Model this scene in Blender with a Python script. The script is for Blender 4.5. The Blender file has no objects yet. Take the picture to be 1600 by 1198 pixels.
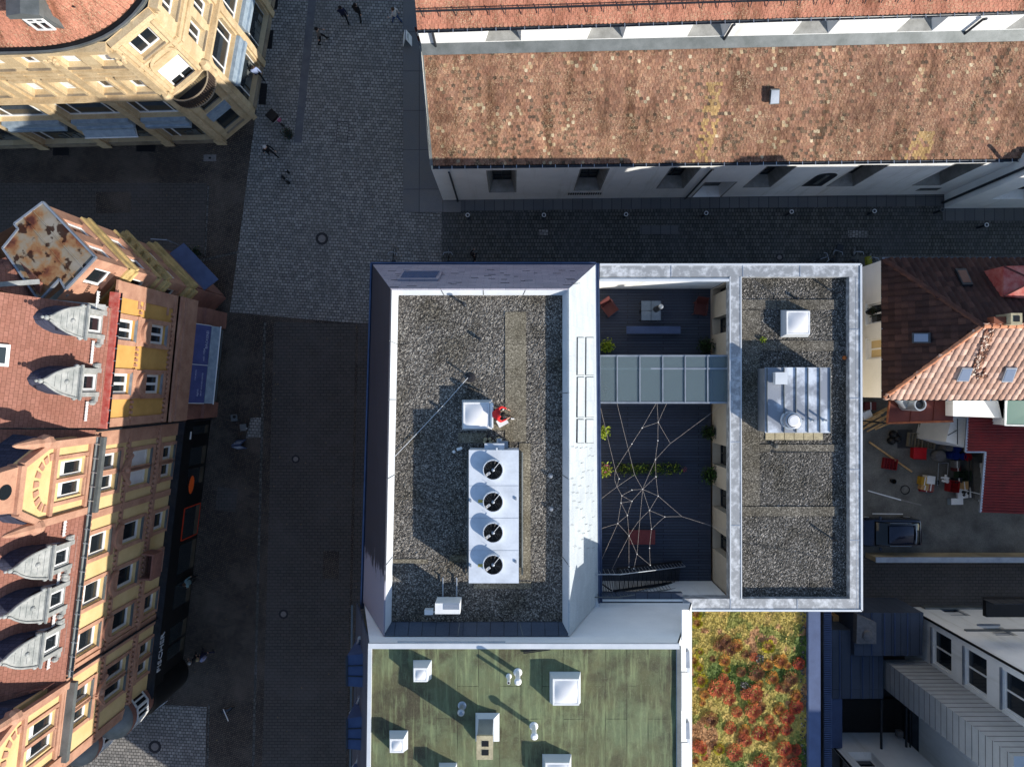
import bpy, bmesh, math, random
from mathutils import Vector, Matrix, noise
random.seed(11)
sc = bpy.context.scene
COL = sc.collection
PI = math.pi

# ------------------------------------------------------------------ camera geometry (a drone 45 m above the street)
F, CAMH = 1110.0, 45.0
TX, TY = math.atan(5 / F), math.atan(3 / F)
CR = Matrix.Rotation(TY, 3, 'Y') @ Matrix.Rotation(TX, 3, 'X')
def ray(px, py): return CR @ Vector(((px - 800) / F, -(py - 599) / F, -1.0))
def P(px, py, z):
    d = ray(px, py); t = (z - CAMH) / d.z
    return Vector((d.x * t, d.y * t, z))

# ------------------------------------------------------------------ materials
def lin(v):
    v /= 255.0
    return v / 12.92 if v <= 0.04045 else ((v + 0.055) / 1.055) ** 2.4
def C(r, g, b): return (lin(r), lin(g), lin(b), 1)
class N:
    def __init__(s, name):
        s.m = bpy.data.materials.new(name); s.m.use_nodes = True
        s.nt = s.m.node_tree; s.p = s.nt.nodes['Principled BSDF']; s.o = s.nt.nodes['Material Output']
        s.tc = s.n('ShaderNodeTexCoord')
    def n(s, t, **k):
        x = s.nt.nodes.new(t)
        for a, b in k.items():
            if a[0] == '_': x.inputs[a[1:].replace('_', ' ')].default_value = b
            else: setattr(x, a, b)
        return x
    def l(s, a, b): s.nt.links.new(a, b)
    def noise(s, scale, detail=5, rough=.55, vec=None):
        x = s.n('ShaderNodeTexNoise'); x.inputs['Scale'].default_value = scale
        x.inputs['Detail'].default_value = detail; x.inputs['Roughness'].default_value = rough
        s.l(vec or s.tc.outputs['Object'], x.inputs['Vector']); return x.outputs['Fac']
    def ramp(s, fac, stops):
        r = s.n('ShaderNodeValToRGB'); e = r.color_ramp.elements
        while len(e) < len(stops): e.new(.5)
        for i, (p, c) in enumerate(stops): e[i].position = p; e[i].color = c
        s.l(fac, r.inputs['Fac']); return r.outputs['Color']
    def mix(s, fac, a, b, mode='MIX'):
        x = s.n('ShaderNodeMix', data_type='RGBA', blend_type=mode)
        if isinstance(fac, (int, float)): x.inputs[0].default_value = fac
        else: s.l(fac, x.inputs[0])
        for v, i in ((a, 6), (b, 7)):
            if isinstance(v, tuple): x.inputs[i].default_value = v
            else: s.l(v, x.inputs[i])
        return x.outputs[2]
    def map(s, scale=(1, 1, 1), rot=(0, 0, 0), loc=(0, 0, 0)):
        x = s.n('ShaderNodeMapping'); x.inputs['Scale'].default_value = scale
        x.inputs['Rotation'].default_value = rot; x.inputs['Location'].default_value = loc
        s.l(s.tc.outputs['Object'], x.inputs['Vector']); return x.outputs['Vector']
    def bump(s, h, st=.3, d=.02):
        x = s.n('ShaderNodeBump'); x.inputs['Strength'].default_value = st; x.inputs['Distance'].default_value = d
        s.l(h, x.inputs['Height']); s.l(x.outputs['Normal'], s.p.inputs['Normal'])
    def fin(s, col, rough=.8, metal=0, spec=.3):
        if isinstance(col, tuple): s.p.inputs['Base Color'].default_value = col
        else: s.l(col, s.p.inputs['Base Color'])
        s.p.inputs['Roughness'].default_value = rough; s.p.inputs['Metallic'].default_value = metal
        s.p.inputs['Specular IOR Level'].default_value = spec
        return s.m
def grey(v): return (v, v, v, 1)
def MAT(name, c, c2=None, scale=1.2, rough=.8, metal=0, bump=.15, fine=30, spec=.3, lo=.35, hi=.68, grain=.18, dist=.01):
    s = N(name)
    c2 = c2 or tuple(x * .8 for x in c[:3]) + (1,)
    col = s.ramp(s.noise(scale, 7, .62), [(lo, c), (hi, c2)])
    f = s.noise(fine, 3, .6)
    col = s.mix(1, col, s.ramp(f, [(.3, grey(1 - grain)), (.7, grey(1 + grain * .4))]), 'MULTIPLY')
    if bump: s.bump(f, bump, dist)
    return s.fin(col, rough, metal, spec)
def BRICK(name, c1, c2, mort, w, h, rot=(0, 0, 0), mw=.012, stain=None, sscale=.5, rough=.85, bump=.5, spec=.25, off=.5, dist=.02, loc=(0, 0, 0), bias=0, slo=.45, shi=.7):
    s = N(name); v = s.map(rot=rot, loc=loc)
    b = s.n('ShaderNodeTexBrick'); b.offset = off
    for k, x in (('Color1', c1), ('Color2', c2), ('Mortar', mort), ('Scale', 1), ('Mortar Size', mw), ('Mortar Smooth', .3), ('Bias', bias), ('Brick Width', w), ('Row Height', h)):
        b.inputs[k].default_value = x
    s.l(v, b.inputs['Vector'])
    col = b.outputs['Color']
    if stain: col = s.mix(s.ramp(s.noise(sscale, 8, .65), [(slo, grey(0)), (shi, grey(1))]), col, s.mix(.6, col, stain))
    f = s.noise(22, 4, .6)
    col = s.mix(1, col, s.ramp(f, [(.3, grey(.8)), (.72, grey(1.1))]), 'MULTIPLY')
    if bump:
        a = s.n('ShaderNodeMath', operation='MULTIPLY_ADD'); a.inputs[1].default_value = -1.0
        s.l(b.outputs['Fac'], a.inputs[0]); s.l(f, a.inputs[2]); s.bump(a.outputs[0], bump, dist)
    return s.fin(col, rough, 0, spec)
def ATTR(name, rough=.85, bump=.3, fine=35, spec=.2, dist=.012, streak=False):
    s = N(name); a = s.n('ShaderNodeAttribute', attribute_name='tint'); f = s.noise(fine, 4, .6)
    col = s.mix(1, a.outputs['Color'], s.ramp(f, [(.3, grey(.72)), (.7, grey(1.15))]), 'MULTIPLY')
    if streak: col = s.mix(1, col, s.ramp(s.noise(1.0, 8, .7, s.map(scale=(1.3, .3, .3))), [(.36, C(176, 170, 160)), (.52, grey(1)), (.66, grey(1.12))]), 'MULTIPLY')
    if streak:
        k1 = s.ramp(s.noise(17, 3, .6), [(.52, grey(0)), (.62, grey(1))]); k2 = s.ramp(s.noise(.9, 6, .7, s.map(loc=(3, 1, 0))), [(.45, grey(0)), (.62, grey(.8))]); col = s.mix(s.mix(1, k1, k2, 'MULTIPLY'), col, C(184, 164, 132))
        k1 = s.ramp(s.noise(21, 3, .6, s.map(loc=(9, 2, 0))), [(.54, grey(0)), (.64, grey(1))]); k2 = s.ramp(s.noise(.7, 6, .7, s.map(loc=(13, 7, 0))), [(.42, grey(0)), (.6, grey(.85))]); col = s.mix(s.mix(1, k1, k2, 'MULTIPLY'), col, C(84, 66, 50))
    s.bump(f, bump, dist); return s.fin(col, rough, 0, spec)

# ------------------------------------------------------------------ meshes
W = {}                                     # world matrix of every thing that parents parts
class MB:
    def __init__(s): s.v = []; s.f = []; s.mi = []; s.tint = []; s.cur = 0; s.ct = None
    def face(s, pts):
        i = len(s.v); s.v += [Vector(p) for p in pts]; s.f.append(list(range(i, i + len(pts)))); s.mi.append(s.cur); s.tint.append(s.ct)
        return s
    def hexa(s, b, t):
        """a solid between a bottom polygon and a top polygon (same count, anticlockwise from above)"""
        n = len(b); s.face(t); s.face(list(reversed(b)))
        for i in range(n): j = (i + 1) % n; s.face([b[i], b[j], t[j], t[i]])
        return s
    def prism(s, pts, z0, z1):
        if sum((pts[i][0] * pts[(i + 1) % len(pts)][1] - pts[(i + 1) % len(pts)][0] * pts[i][1]) for i in range(len(pts))) < 0: pts = list(reversed(pts))
        return s.hexa([(p[0], p[1], z0) for p in pts], [(p[0], p[1], z1) for p in pts])
    def box(s, c, d, rz=0, rx=0, ry=0):
        m = Matrix.Translation(c) @ Matrix.Rotation(rz, 4, 'Z') @ Matrix.Rotation(ry, 4, 'Y') @ Matrix.Rotation(rx, 4, 'X')
        x, y, z = d[0] / 2, d[1] / 2, d[2] / 2
        b = [m @ Vector(p) for p in ((-x, -y, -z), (x, -y, -z), (x, y, -z), (-x, y, -z))]
        t = [m @ Vector(p) for p in ((-x, -y, z), (x, -y, z), (x, y, z), (-x, y, z))]
        return s.hexa(b, t)
    def bar(s, a, b, w, h=None, up=(0, 0, 1)):
        a, b = Vector(a), Vector(b); h = h or w; d = (b - a).normalized(); up = Vector(up)
        if abs(d.dot(up)) > .99: up = Vector((0, 1, 0))
        r = d.cross(up).normalized() * w / 2; u = r.cross(d).normalized() * h / 2
        return s.hexa([a - r - u, a + r - u, a + r + u, a - r + u], [b - r - u, b + r - u, b + r + u, b - r + u])
    def lathe(s, c, prof, n=16, axis=None, caps=True):
        """prof: (radius, height) pairs round a vertical axis (or an axis matrix)"""
        m = Matrix.Translation(c) @ (axis.to_4x4() if axis else Matrix())
        R = [[m @ Vector((r * math.cos(2 * PI * k / n), r * math.sin(2 * PI * k / n), z)) for k in range(n)] for r, z in prof]
        for a, b in zip(R, R[1:]):
            for k in range(n): j = (k + 1) % n; s.face([a[k], a[j], b[j], b[k]])
        if caps: s.face(list(reversed(R[0]))); s.face(R[-1])
        return s
    def cyl(s, a, b, r, n=10, r2=None):
        a, b = Vector(a), Vector(b); d = b - a
        q = d.to_track_quat('Z', 'Y').to_matrix()
        return s.lathe(a, [(r, 0), (r if r2 is None else r2, d.length)], n, q)
    def tube(s, pts, r, n=6):
        for a, b in zip(pts, pts[1:]): s.cyl(a, b, r, n)
        return s
    def ring(s, c, R, r, n=20, k=6, axis=None):
        m = Matrix.Translation(c) @ (axis.to_4x4() if axis else Matrix())
        q = [[m @ Vector(((R + r * math.cos(2 * PI * j / k)) * math.cos(2 * PI * i / n), (R + r * math.cos(2 * PI * j / k)) * math.sin(2 * PI * i / n), r * math.sin(2 * PI * j / k))) for j in range(k)] for i in range(n)]
        for i in range(n):
            for j in range(k): s.face([q[i][j], q[(i + 1) % n][j], q[(i + 1) % n][(j + 1) % k], q[i][(j + 1) % k]])
        return s
    def ball(s, c, r, n=10, k=6, sq=(1, 1, 1)):
        return s.lathe(c, [(max(.001, r * math.sin(PI * i / k)) * sq[0], -r * math.cos(PI * i / k) * sq[2]) for i in range(k + 1)], n)
    def build(s, name, mat, parent=None, smooth=False, local=False, weld=False):
        me = bpy.data.meshes.new(name)
        vs = s.v
        if parent is not None and not local:
            inv = W[parent.name].inverted(); vs = [inv @ v for v in s.v]
        me.from_pydata([tuple(v) for v in vs], [], s.f)
        for m in (mat if isinstance(mat, (list, tuple)) else [mat]): me.materials.append(m)
        me.polygons.foreach_set('material_index', s.mi)
        if any(t is not None for t in s.tint):
            ca = me.color_attributes.new('tint', 'FLOAT_COLOR', 'CORNER'); buf = []
            for p, t in zip(me.polygons, s.tint): buf += list(t or (.5, .5, .5, 1)) * p.loop_total
            ca.data.foreach_set('color', buf)
        if weld or smooth:
            bm = bmesh.new(); bm.from_mesh(me); bmesh.ops.remove_doubles(bm, verts=bm.verts, dist=.0004); bm.to_mesh(me); bm.free()
        if smooth:
            me.polygons.foreach_set('use_smooth', [True] * len(me.polygons))
            if smooth != 'all': me.set_sharp_from_angle(angle=math.radians(40))
        o = bpy.data.objects.new(name, me); COL.objects.link(o)
        if parent is not None: o.parent = parent; W[o.name] = W[parent.name]
        else: W[o.name] = Matrix()
        return o
def thing(name, label, cat, loc=(0, 0, 0), rz=0, group=None):
    o = bpy.data.objects.new(name, None); COL.objects.link(o); o.empty_display_size = .2
    o.location = loc; o.rotation_euler = (0, 0, rz)
    W[o.name] = Matrix.Translation(loc) @ Matrix.Rotation(rz, 4, 'Z')
    return tag(o, label, cat, group)
def tag(o, label=None, cat=None, group=None, kind=None):
    if label: o['label'] = label
    if cat: o['category'] = cat
    if group: o['group'] = group
    if kind: o['kind'] = kind
    return o
def struct(o): o['kind'] = 'structure'; return o
def solo(name, mb, mat, label, cat, loc, group=None, smooth=False, rz=0):
    """a thing that is one mesh, built in local coordinates and placed"""
    o = mb.build(name, mat, None, smooth); o.location = loc; o.rotation_euler = (0, 0, rz)
    W[o.name] = Matrix.Translation(loc) @ Matrix.Rotation(rz, 4, 'Z')
    return tag(o, label, cat, group)
def dup(root, loc, rz=None, label=None, scale=None):
    def cp(o, par):
        c = o.copy(); COL.objects.link(c)
        if par: c.parent = par
        for ch in list(o.children): cp(ch, c)
        return c
    r = cp(root, None); r.location = loc
    if rz is not None: r.rotation_euler = (0, 0, rz)
    if scale: r.scale = scale
    if label: r['label'] = label
    return r
def flat(name, pix, z, mat, zs=None):
    b = MB(); b.face([P(x, y, z) for x, y in pix])
    if b_area(b.f[0], b.v) < 0: b.f[0].reverse()
    return struct(b.build(name, mat))
def b_area(f, v): return sum(v[f[i]].x * v[f[(i + 1) % len(f)]].y - v[f[(i + 1) % len(f)]].x * v[f[i]].y for i in range(len(f)))

class Wall:
    """a vertical wall plane from ground point A to B; its outward side lies to the right of A->B"""
    def __init__(s, A, B):
        s.A = Vector((A[0], A[1], 0)); s.B = Vector((B[0], B[1], 0)); d = s.B - s.A; s.L = d.length
        s.u = d.normalized(); s.n = Vector((s.u.y, -s.u.x, 0)); s.rz = math.atan2(s.u.y, s.u.x)
    def pt(s, u, z, d=0): return s.A + s.u * u + s.n * d + Vector((0, 0, z))
    def uz(s, px, py, off=0):
        d = ray(px, py); a = s.A + s.n * off; t = a.dot(s.n) / (d.x * s.n.x + d.y * s.n.y); p = d * t
        return ((p.x - a.x) * s.u.x + (p.y - a.y) * s.u.y, CAMH + p.z)
    def slab(s, mb, u0, u1, z0, z1, d0, d1):
        return mb.hexa([s.pt(u0, z0, d1), s.pt(u1, z0, d1), s.pt(u1, z0, d0), s.pt(u0, z0, d0)], [s.pt(u0, z1, d1), s.pt(u1, z1, d1), s.pt(u1, z1, d0), s.pt(u0, z1, d0)])
    def plate(s, mb, uz, d0, d1):
        """an outline in (u, z) given thickness from depth d0 (inside) to d1 (outside)"""
        if sum(uz[i][0] * uz[(i + 1) % len(uz)][1] - uz[(i + 1) % len(uz)][0] * uz[i][1] for i in range(len(uz))) < 0: uz = list(reversed(uz))
        f = [s.pt(u, z, d1) for u, z in uz]; b = [s.pt(u, z, d0) for u, z in uz]; n = len(uz)
        mb.face(f); mb.face(list(reversed(b)))
        for i in range(n): j = (i + 1) % n; mb.face([f[j], f[i], b[i], b[j]])
        return mb
    def face_holes(s, mb, u0, u1, z0, z1, holes, depth, splay=0, d=0):
        """the wall's outer face with openings (u0,u1,z0,z1) and their reveals"""
        us = sorted({u0, u1, *[min(max(h[k], u0), u1) for h in holes for k in (0, 1)]})
        zs = sorted({z0, z1, *[min(max(h[k], z0), z1) for h in holes for k in (2, 3)]})
        for a, b in zip(us, us[1:]):
            for c, e in zip(zs, zs[1:]):
                mu, mz = (a + b) / 2, (c + e) / 2
                if any(h[0] < mu < h[1] and h[2] < mz < h[3] for h in holes): continue
                mb.face([s.pt(a, c, d), s.pt(b, c, d), s.pt(b, e, d), s.pt(a, e, d)])
        for (a, b, c, e) in holes:
            k = splay
            O = [s.pt(a, c, d), s.pt(b, c, d), s.pt(b, e, d), s.pt(a, e, d)]
            I = [s.pt(a + k, c + k * 1.6, d - depth), s.pt(b - k, c + k * 1.6, d - depth), s.pt(b - k, e - k * .4, d - depth), s.pt(a + k, e - k * .4, d - depth)]
            for i in range(4): j = (i + 1) % 4; mb.face([O[j], O[i], I[i], I[j]])
        return mb
def window(w, hole, depth, parent, fm, gm, mull=(1, 0), fw=.07, sill=None, name='window', d=0, inset=0, blind=None, blind_f=0):
    """frame with mullions set into an opening; its pane (and sill, blind) are sub-parts"""
    a, b, c, e = hole; a += inset; b -= inset; c += inset * 1.6; e -= inset * .4
    D = d - depth + .02
    m = MB()
    for (x0, x1, y0, y1) in ((a, a + fw, c, e), (b - fw, b, c, e), (a + fw, b - fw, c, c + fw), (a + fw, b - fw, e - fw, e)): w.slab(m, x0, x1, y0, y1, D, D + .07)
    for i in range(mull[0]):
        x = a + (b - a) * (i + 1) / (mull[0] + 1); w.slab(m, x - fw * .5, x + fw * .5, c + fw, e - fw, D, D + .065)
    for i in range(mull[1]):
        z = c + (e - c) * (.68 if mull[1] == 1 else (i + 1) / (mull[1] + 1)); w.slab(m, a + fw, b - fw, z - fw * .45, z + fw * .45, D, D + .06)
    o = m.build(name, fm, parent)
    g = MB(); w.slab(g, a + .02, b - .02, c + .02, e - .02, D - .02, D + .02); g.build('pane', gm, o)
    if blind is not None:
        g = MB(); w.slab(g, a + fw, b - fw, e - (e - c) * blind_f, e - fw, D + .02, D + .045); g.build('blind', blind, o)
    if sill is not None:
        g = MB(); w.slab(g, hole[0] - .06, hole[1] + .06, hole[2] - .09, hole[2] - .002, d - depth + .01, d + .1); g.build('sill', sill, o)
    return o
# ------------------------------------------------------------------ palette (real base colours)
m_glass = N('dark_glass').fin((.012, .016, .02, 1), .06, 0, .5)
m_glass_b = N('shop_glass').fin((.02, .026, .03, 1), .08, 0, .6)
s_ = N('white_render'); _c = s_.ramp(s_.noise(.5, 7, .6), [(.35, C(240, 240, 237)), (.7, C(224, 224, 221))])
_c = s_.mix(1, _c, s_.ramp(s_.noise(1.1, 6, .7, s_.map(scale=(1.6, 1.6, .12))), [(.3, C(232, 231, 226)), (.46, grey(1)), (.7, grey(1))]), 'MULTIPLY'); s_.bump(s_.noise(20, 3), .06, .01); m_white = s_.fin(_c, .85)
m_frame = MAT('white_frame', C(232, 232, 230), C(215, 215, 214), 2, .5, grain=.05, bump=0)
m_sand = BRICK('sandstone_blocks', C(206, 186, 150), C(192, 170, 134), C(178, 156, 122), 1.1, .42, rot=(PI / 2, 0, 0), mw=.006, stain=C(170, 138, 98), sscale=.8, bump=.2)
m_sand2 = MAT('carved_sandstone', C(202, 180, 144), C(176, 152, 116), 1.6, .85, grain=.2, bump=.4, fine=14)
m_sand3 = MAT('grey_sandstone', C(150, 136, 116), C(116, 104, 88), 1.1, .85, grain=.2, bump=.3, fine=12)
m_pink = MAT('pink_sandstone', C(186, 144, 120), C(158, 116, 96), 1.4, .85, grain=.14, bump=.25, fine=16)
m_pinkd = MAT('red_sandstone', C(152, 108, 94), C(124, 86, 76), 1.4, .85, grain=.16, bump=.25, fine=16)
m_orange = MAT('ochre_render', C(204, 160, 92), C(184, 142, 78), .9, .85, grain=.1, bump=.1)
m_cream = MAT('cream_render', C(214, 188, 138), C(200, 172, 120), .9, .85, grain=.1, bump=.1)
m_plain = MAT('plain_white_render', C(236, 237, 238), C(220, 222, 224), .5, .85, grain=.05, bump=.05)
m_cream2 = MAT('pale_cream_wall', C(242, 240, 232), C(228, 226, 216), .5, .85, grain=.05, bump=.05)
m_black = MAT('black_cladding', C(20, 20, 21), C(30, 30, 31), 2, .45, grain=.1, bump=0)
m_dkmet = MAT('dark_metal', C(52, 56, 62), C(70, 74, 80), 2, .45, .6, grain=.1, bump=0)
m_zinc = MAT('zinc', C(168, 174, 182), C(140, 147, 156), 1.4, .42, .55, grain=.1, bump=.05)
m_zincd = MAT('weathered_zinc', C(118, 122, 122), C(90, 95, 94), 1.1, .55, .3, grain=.14, bump=.1)
m_galv = MAT('galvanised_steel', C(190, 196, 202), C(160, 166, 174), 3, .35, .6, grain=.08, bump=0)
m_lead = MAT('white_painted_tin', C(164, 165, 162), C(126, 130, 128), 2.6, .6, 0, grain=.1, bump=.35, fine=9, dist=.02)
m_slatem = BRICK('slate_shingles', C(70, 74, 92), C(56, 60, 76), C(36, 38, 50), .22, .16, rot=(.6, .5, 0), mw=.008, bump=.5)
m_red = MAT('red_oxide_paint', C(168, 62, 54), C(190, 120, 108), 3, .6, grain=.15)
def shingle(n, a, b, c, rot, w=.24, h=.17): return BRICK(n, a, b, c, w, h, rot=rot, mw=.008, stain=C(126, 80, 66), sscale=1.2, bump=.55)
m_shing = shingle('red_shingles', C(150, 104, 90), C(136, 94, 80), C(104, 68, 58), (0, -.9, PI / 2 + .1))
m_rust = N('rusty_tin_roof')
_v = m_rust.noise(1.05, 5, .55); _c = m_rust.ramp(_v, [(.36, C(138, 132, 122)), (.48, C(130, 120, 104)), (.55, C(136, 104, 72)), (.62, C(116, 72, 48)), (.69, C(76, 40, 32))])
_c2 = m_rust.ramp(m_rust.noise(1.9, 3, .5, m_rust.map(loc=(7, 3, 0))), [(.56, grey(1)), (.6, C(112, 88, 78))])
m_rust = m_rust.fin(m_rust.mix(1, _c, _c2, 'MULTIPLY'), .65, .1)
m_awn = MAT('blue_awning_cloth', C(78, 84, 130), C(66, 72, 116), 2, .8, grain=.08, bump=.1)
m_awn2 = MAT('grey_blue_valance', C(150, 164, 176), C(120, 136, 150), 3, .6, grain=.06, bump=0)
m_tilebed = MAT('tile_battens', C(92, 62, 48), C(60, 42, 34), 3, .9)
m_tile = ATTR('old_clay_tiles', fine=13, bump=.7, dist=.03, streak=True)
m_pant = ATTR('clay_pantiles', fine=18, bump=.4)
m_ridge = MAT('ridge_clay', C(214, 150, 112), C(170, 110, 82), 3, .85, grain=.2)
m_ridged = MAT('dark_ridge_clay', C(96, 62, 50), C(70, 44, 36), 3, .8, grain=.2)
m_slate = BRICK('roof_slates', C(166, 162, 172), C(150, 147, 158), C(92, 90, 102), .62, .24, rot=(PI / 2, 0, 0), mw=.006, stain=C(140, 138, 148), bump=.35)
m_slate_e = BRICK('pale_slates', C(176, 183, 187), C(166, 173, 178), C(142, 149, 156), .24, .62, rot=(0, -PI / 2, 0), mw=.003, stain=C(190, 197, 200), bump=.2)  # paler than the slates on the other slopes
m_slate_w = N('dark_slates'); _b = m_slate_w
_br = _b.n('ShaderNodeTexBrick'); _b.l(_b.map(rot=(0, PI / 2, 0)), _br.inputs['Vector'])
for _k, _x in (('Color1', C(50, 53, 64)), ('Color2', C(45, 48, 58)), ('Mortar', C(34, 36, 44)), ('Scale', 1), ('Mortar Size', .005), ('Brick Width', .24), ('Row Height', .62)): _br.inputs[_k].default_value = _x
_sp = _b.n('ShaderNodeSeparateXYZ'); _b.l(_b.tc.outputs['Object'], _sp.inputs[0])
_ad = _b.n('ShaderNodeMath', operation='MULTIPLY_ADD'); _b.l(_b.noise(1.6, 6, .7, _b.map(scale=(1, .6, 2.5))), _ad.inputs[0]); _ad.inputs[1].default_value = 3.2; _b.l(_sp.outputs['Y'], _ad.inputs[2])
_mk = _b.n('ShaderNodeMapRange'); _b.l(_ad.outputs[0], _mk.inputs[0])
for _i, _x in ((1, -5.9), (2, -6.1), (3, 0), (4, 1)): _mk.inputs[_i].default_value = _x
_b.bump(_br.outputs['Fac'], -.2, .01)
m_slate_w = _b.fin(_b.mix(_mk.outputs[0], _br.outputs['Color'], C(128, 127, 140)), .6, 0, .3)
def frost(name, base, white, lo, hi, scale=2.2, stretch=(1, 1, 1)):
    s = N(name); f = s.ramp(s.noise(scale, 5, .62, s.map(scale=stretch)), [(lo, grey(0)), (hi, grey(1))])
    g = s.noise(24, 3); col = s.mix(f, s.mix(g, base, tuple(x * .8 for x in base[:3]) + (1,)), white)
    s.bump(g, .08, .01); return s.fin(col, .5, .1, .4)
m_cap = frost('frosted_parapet_metal', C(152, 154, 156), C(200, 202, 204), .46, .66, 3.2)
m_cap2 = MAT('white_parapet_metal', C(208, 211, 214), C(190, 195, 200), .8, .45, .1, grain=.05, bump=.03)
m_capv = frost('metal_box_roof', C(142, 147, 156), C(206, 212, 220), .47, .6, .6)
def gravel_mat(name, cols, sc_=24):
    s = N(name); v = s.n('ShaderNodeTexVoronoi'); v.inputs['Scale'].default_value = sc_; s.l(s.tc.outputs['Object'], v.inputs['Vector'])
    sp = s.n('ShaderNodeSeparateColor'); s.l(v.outputs['Color'], sp.inputs[0])
    col = s.ramp(sp.outputs[0], cols)
    col = s.mix(1, col, s.ramp(s.noise(.55, 8, .65), [(.3, C(186, 182, 168)), (.5, grey(.88)), (.66, grey(1.1))]), 'MULTIPLY')
    s.bump(v.outputs['Distance'], -.9, .05); return s.fin(col, .85, 0, .2)
m_grav = gravel_mat('light_roof_gravel', [(0, C(44, 42, 40)), (.35, C(80, 76, 71)), (.75, C(112, 107, 99)), (1, C(164, 158, 148))])
m_grav2 = gravel_mat('grey_roof_gravel', [(0, C(38, 37, 35)), (.4, C(70, 68, 64)), (.8, C(102, 98, 92)), (1, C(170, 164, 156))])
m_grav3 = gravel_mat('mossy_sand_strip', [(0, C(84, 77, 65)), (.4, C(112, 105, 90)), (.8, C(134, 126, 108)), (1, C(168, 159, 140))], 30)
m_slab = MAT('concrete_walk_slabs', C(196, 184, 150), C(150, 138, 112), 1.3, .9, grain=.25, bump=.3, fine=18)
m_deck = BRICK('dark_deck_boards', C(66, 74, 90), C(57, 65, 80), C(22, 25, 31), 3.6, .145, mw=.012, stain=C(66, 68, 80), bump=.6, rough=.7)
m_tan = MAT('beige_wall_panels', C(196, 186, 168), C(180, 168, 150), .7, .85, grain=.08)
m_steel = MAT('dark_stair_steel', C(46, 48, 52), C(60, 62, 66), 3, .45, .7, grain=.1, bump=0)
m_rope = MAT('white_rope', C(176, 166, 158), C(150, 142, 134), 8, .9, bump=0)
m_bench = MAT('blue_grey_bench', C(72, 88, 122), C(62, 76, 108), 2, .6, grain=.06)
m_redw = MAT('red_painted_steel', C(86, 42, 40), C(72, 36, 35), 3, .6)
m_ttop = MAT('frosted_table_glass', C(118, 130, 142), C(102, 114, 126), 3, .25, 0, bump=0)
m_leaf = [MAT('green_leaves', C(74, 104, 42), C(44, 70, 28), 7, .6, grain=.2), MAT('yellow_green_leaves', C(164, 178, 54), C(112, 136, 40), 7, .6, grain=.2), MAT('dark_green_leaves', C(44, 62, 34), C(26, 40, 22), 7, .6, grain=.2), MAT('pink_blossom', C(176, 92, 120), C(150, 70, 90), 7, .6)]
m_bark = MAT('bark', C(84, 68, 52), C(60, 48, 38), 6, .9)
m_pot = MAT('dark_planter', C(54, 56, 60), C(42, 44, 48), 3, .7)
m_dome = MAT('opal_acrylic', C(226, 224, 222), C(212, 212, 214), .9, .28, 0, spec=.5, grain=.04, bump=0)
m_chill = MAT('white_painted_steel', C(206, 212, 220), C(184, 190, 198), 1.3, .45, 0, grain=.07, bump=.03, fine=5)
m_fan = MAT('black_fan_plastic', C(26, 24, 24), C(38, 36, 35), 5, .5, bump=0)
m_green = N('green_bitumen_felt'); s_ = m_green
_br = s_.n('ShaderNodeTexBrick'); s_.l(s_.map(rot=(0, 0, PI / 2), loc=(.35, .55, 0)), _br.inputs['Vector']); _br.offset = .37
for _k, _x in (('Color1', C(108, 118, 86)), ('Color2', C(98, 108, 78)), ('Mortar', C(34, 40, 28)), ('Scale', 1), ('Mortar Size', .018), ('Mortar Smooth', .5), ('Brick Width', 3.4), ('Row Height', .82)): _br.inputs[_k].default_value = _x
_c = s_.mix(s_.ramp(s_.noise(.55, 9, .7), [(.4, grey(0)), (.6, grey(1))]), _br.outputs['Color'], C(92, 92, 64))
_c = s_.mix(s_.ramp(s_.noise(.42, 9, .72, s_.map(loc=(5, 9, 0))), [(.47, grey(0)), (.62, grey(.92))]), _c, C(64, 58, 44))
_c = s_.mix(s_.ramp(s_.noise(1.6, 6, .65, s_.map(scale=(3.5, .35, 1), loc=(2, 4, 0))), [(.5, grey(0)), (.75, grey(.75))]), _c, C(140, 152, 108))
_c = s_.mix(s_.ramp(s_.noise(70, 2), [(.63, grey(0)), (.72, grey(.7))]), _c, C(190, 186, 160))
s_.bump(s_.noise(3, 8, .7), .35, .06); m_green = s_.fin(_c, .8, 0, .3)
m_conc = MAT('stained_concrete', C(118, 116, 110), C(84, 82, 78), .7, .9, grain=.25, bump=.2, fine=12)
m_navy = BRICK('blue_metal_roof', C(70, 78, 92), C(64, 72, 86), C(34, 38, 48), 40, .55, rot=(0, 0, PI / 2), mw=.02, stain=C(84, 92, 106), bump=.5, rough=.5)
m_clad = BRICK('grey_standing_seam', C(170, 172, 172), C(160, 162, 162), C(104, 106, 106), .5, 40, rot=(PI / 2, 0, .0), mw=.02, stain=C(150, 152, 152), bump=.4, rough=.5, off=0)
m_corr = MAT('red_corrugated_sheet', C(122, 32, 34), C(92, 26, 28), 1.2, .45, .1, grain=.14)
m_brown = MAT('brown_sheet_metal', C(98, 48, 42), C(78, 38, 34), .9, .55, .2, grain=.14)
m_wood = MAT('bare_wood', C(206, 168, 116), C(166, 126, 80), 5, .8, grain=.2)
def cob(n, a, b, mo, w, h, rot, st): return BRICK(n, a, b, mo, w, h, rot=(0, 0, rot), mw=.018, stain=st, sscale=.35, bump=.8, dist=.03, rough=.75)
m_cob = cob('light_granite_setts', C(156, 152, 146), C(118, 116, 112), C(44, 43, 42), .23, .19, .06, C(104, 102, 98))
m_cob2 = cob('alley_setts', C(104, 103, 98), C(74, 74, 70), C(26, 27, 27), .19, .24, .0, C(80, 82, 84))
m_cob3 = cob('brown_setts', C(100, 88, 78), C(68, 61, 55), C(32, 29, 26), .13, .12, .3, C(112, 102, 92))
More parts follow.
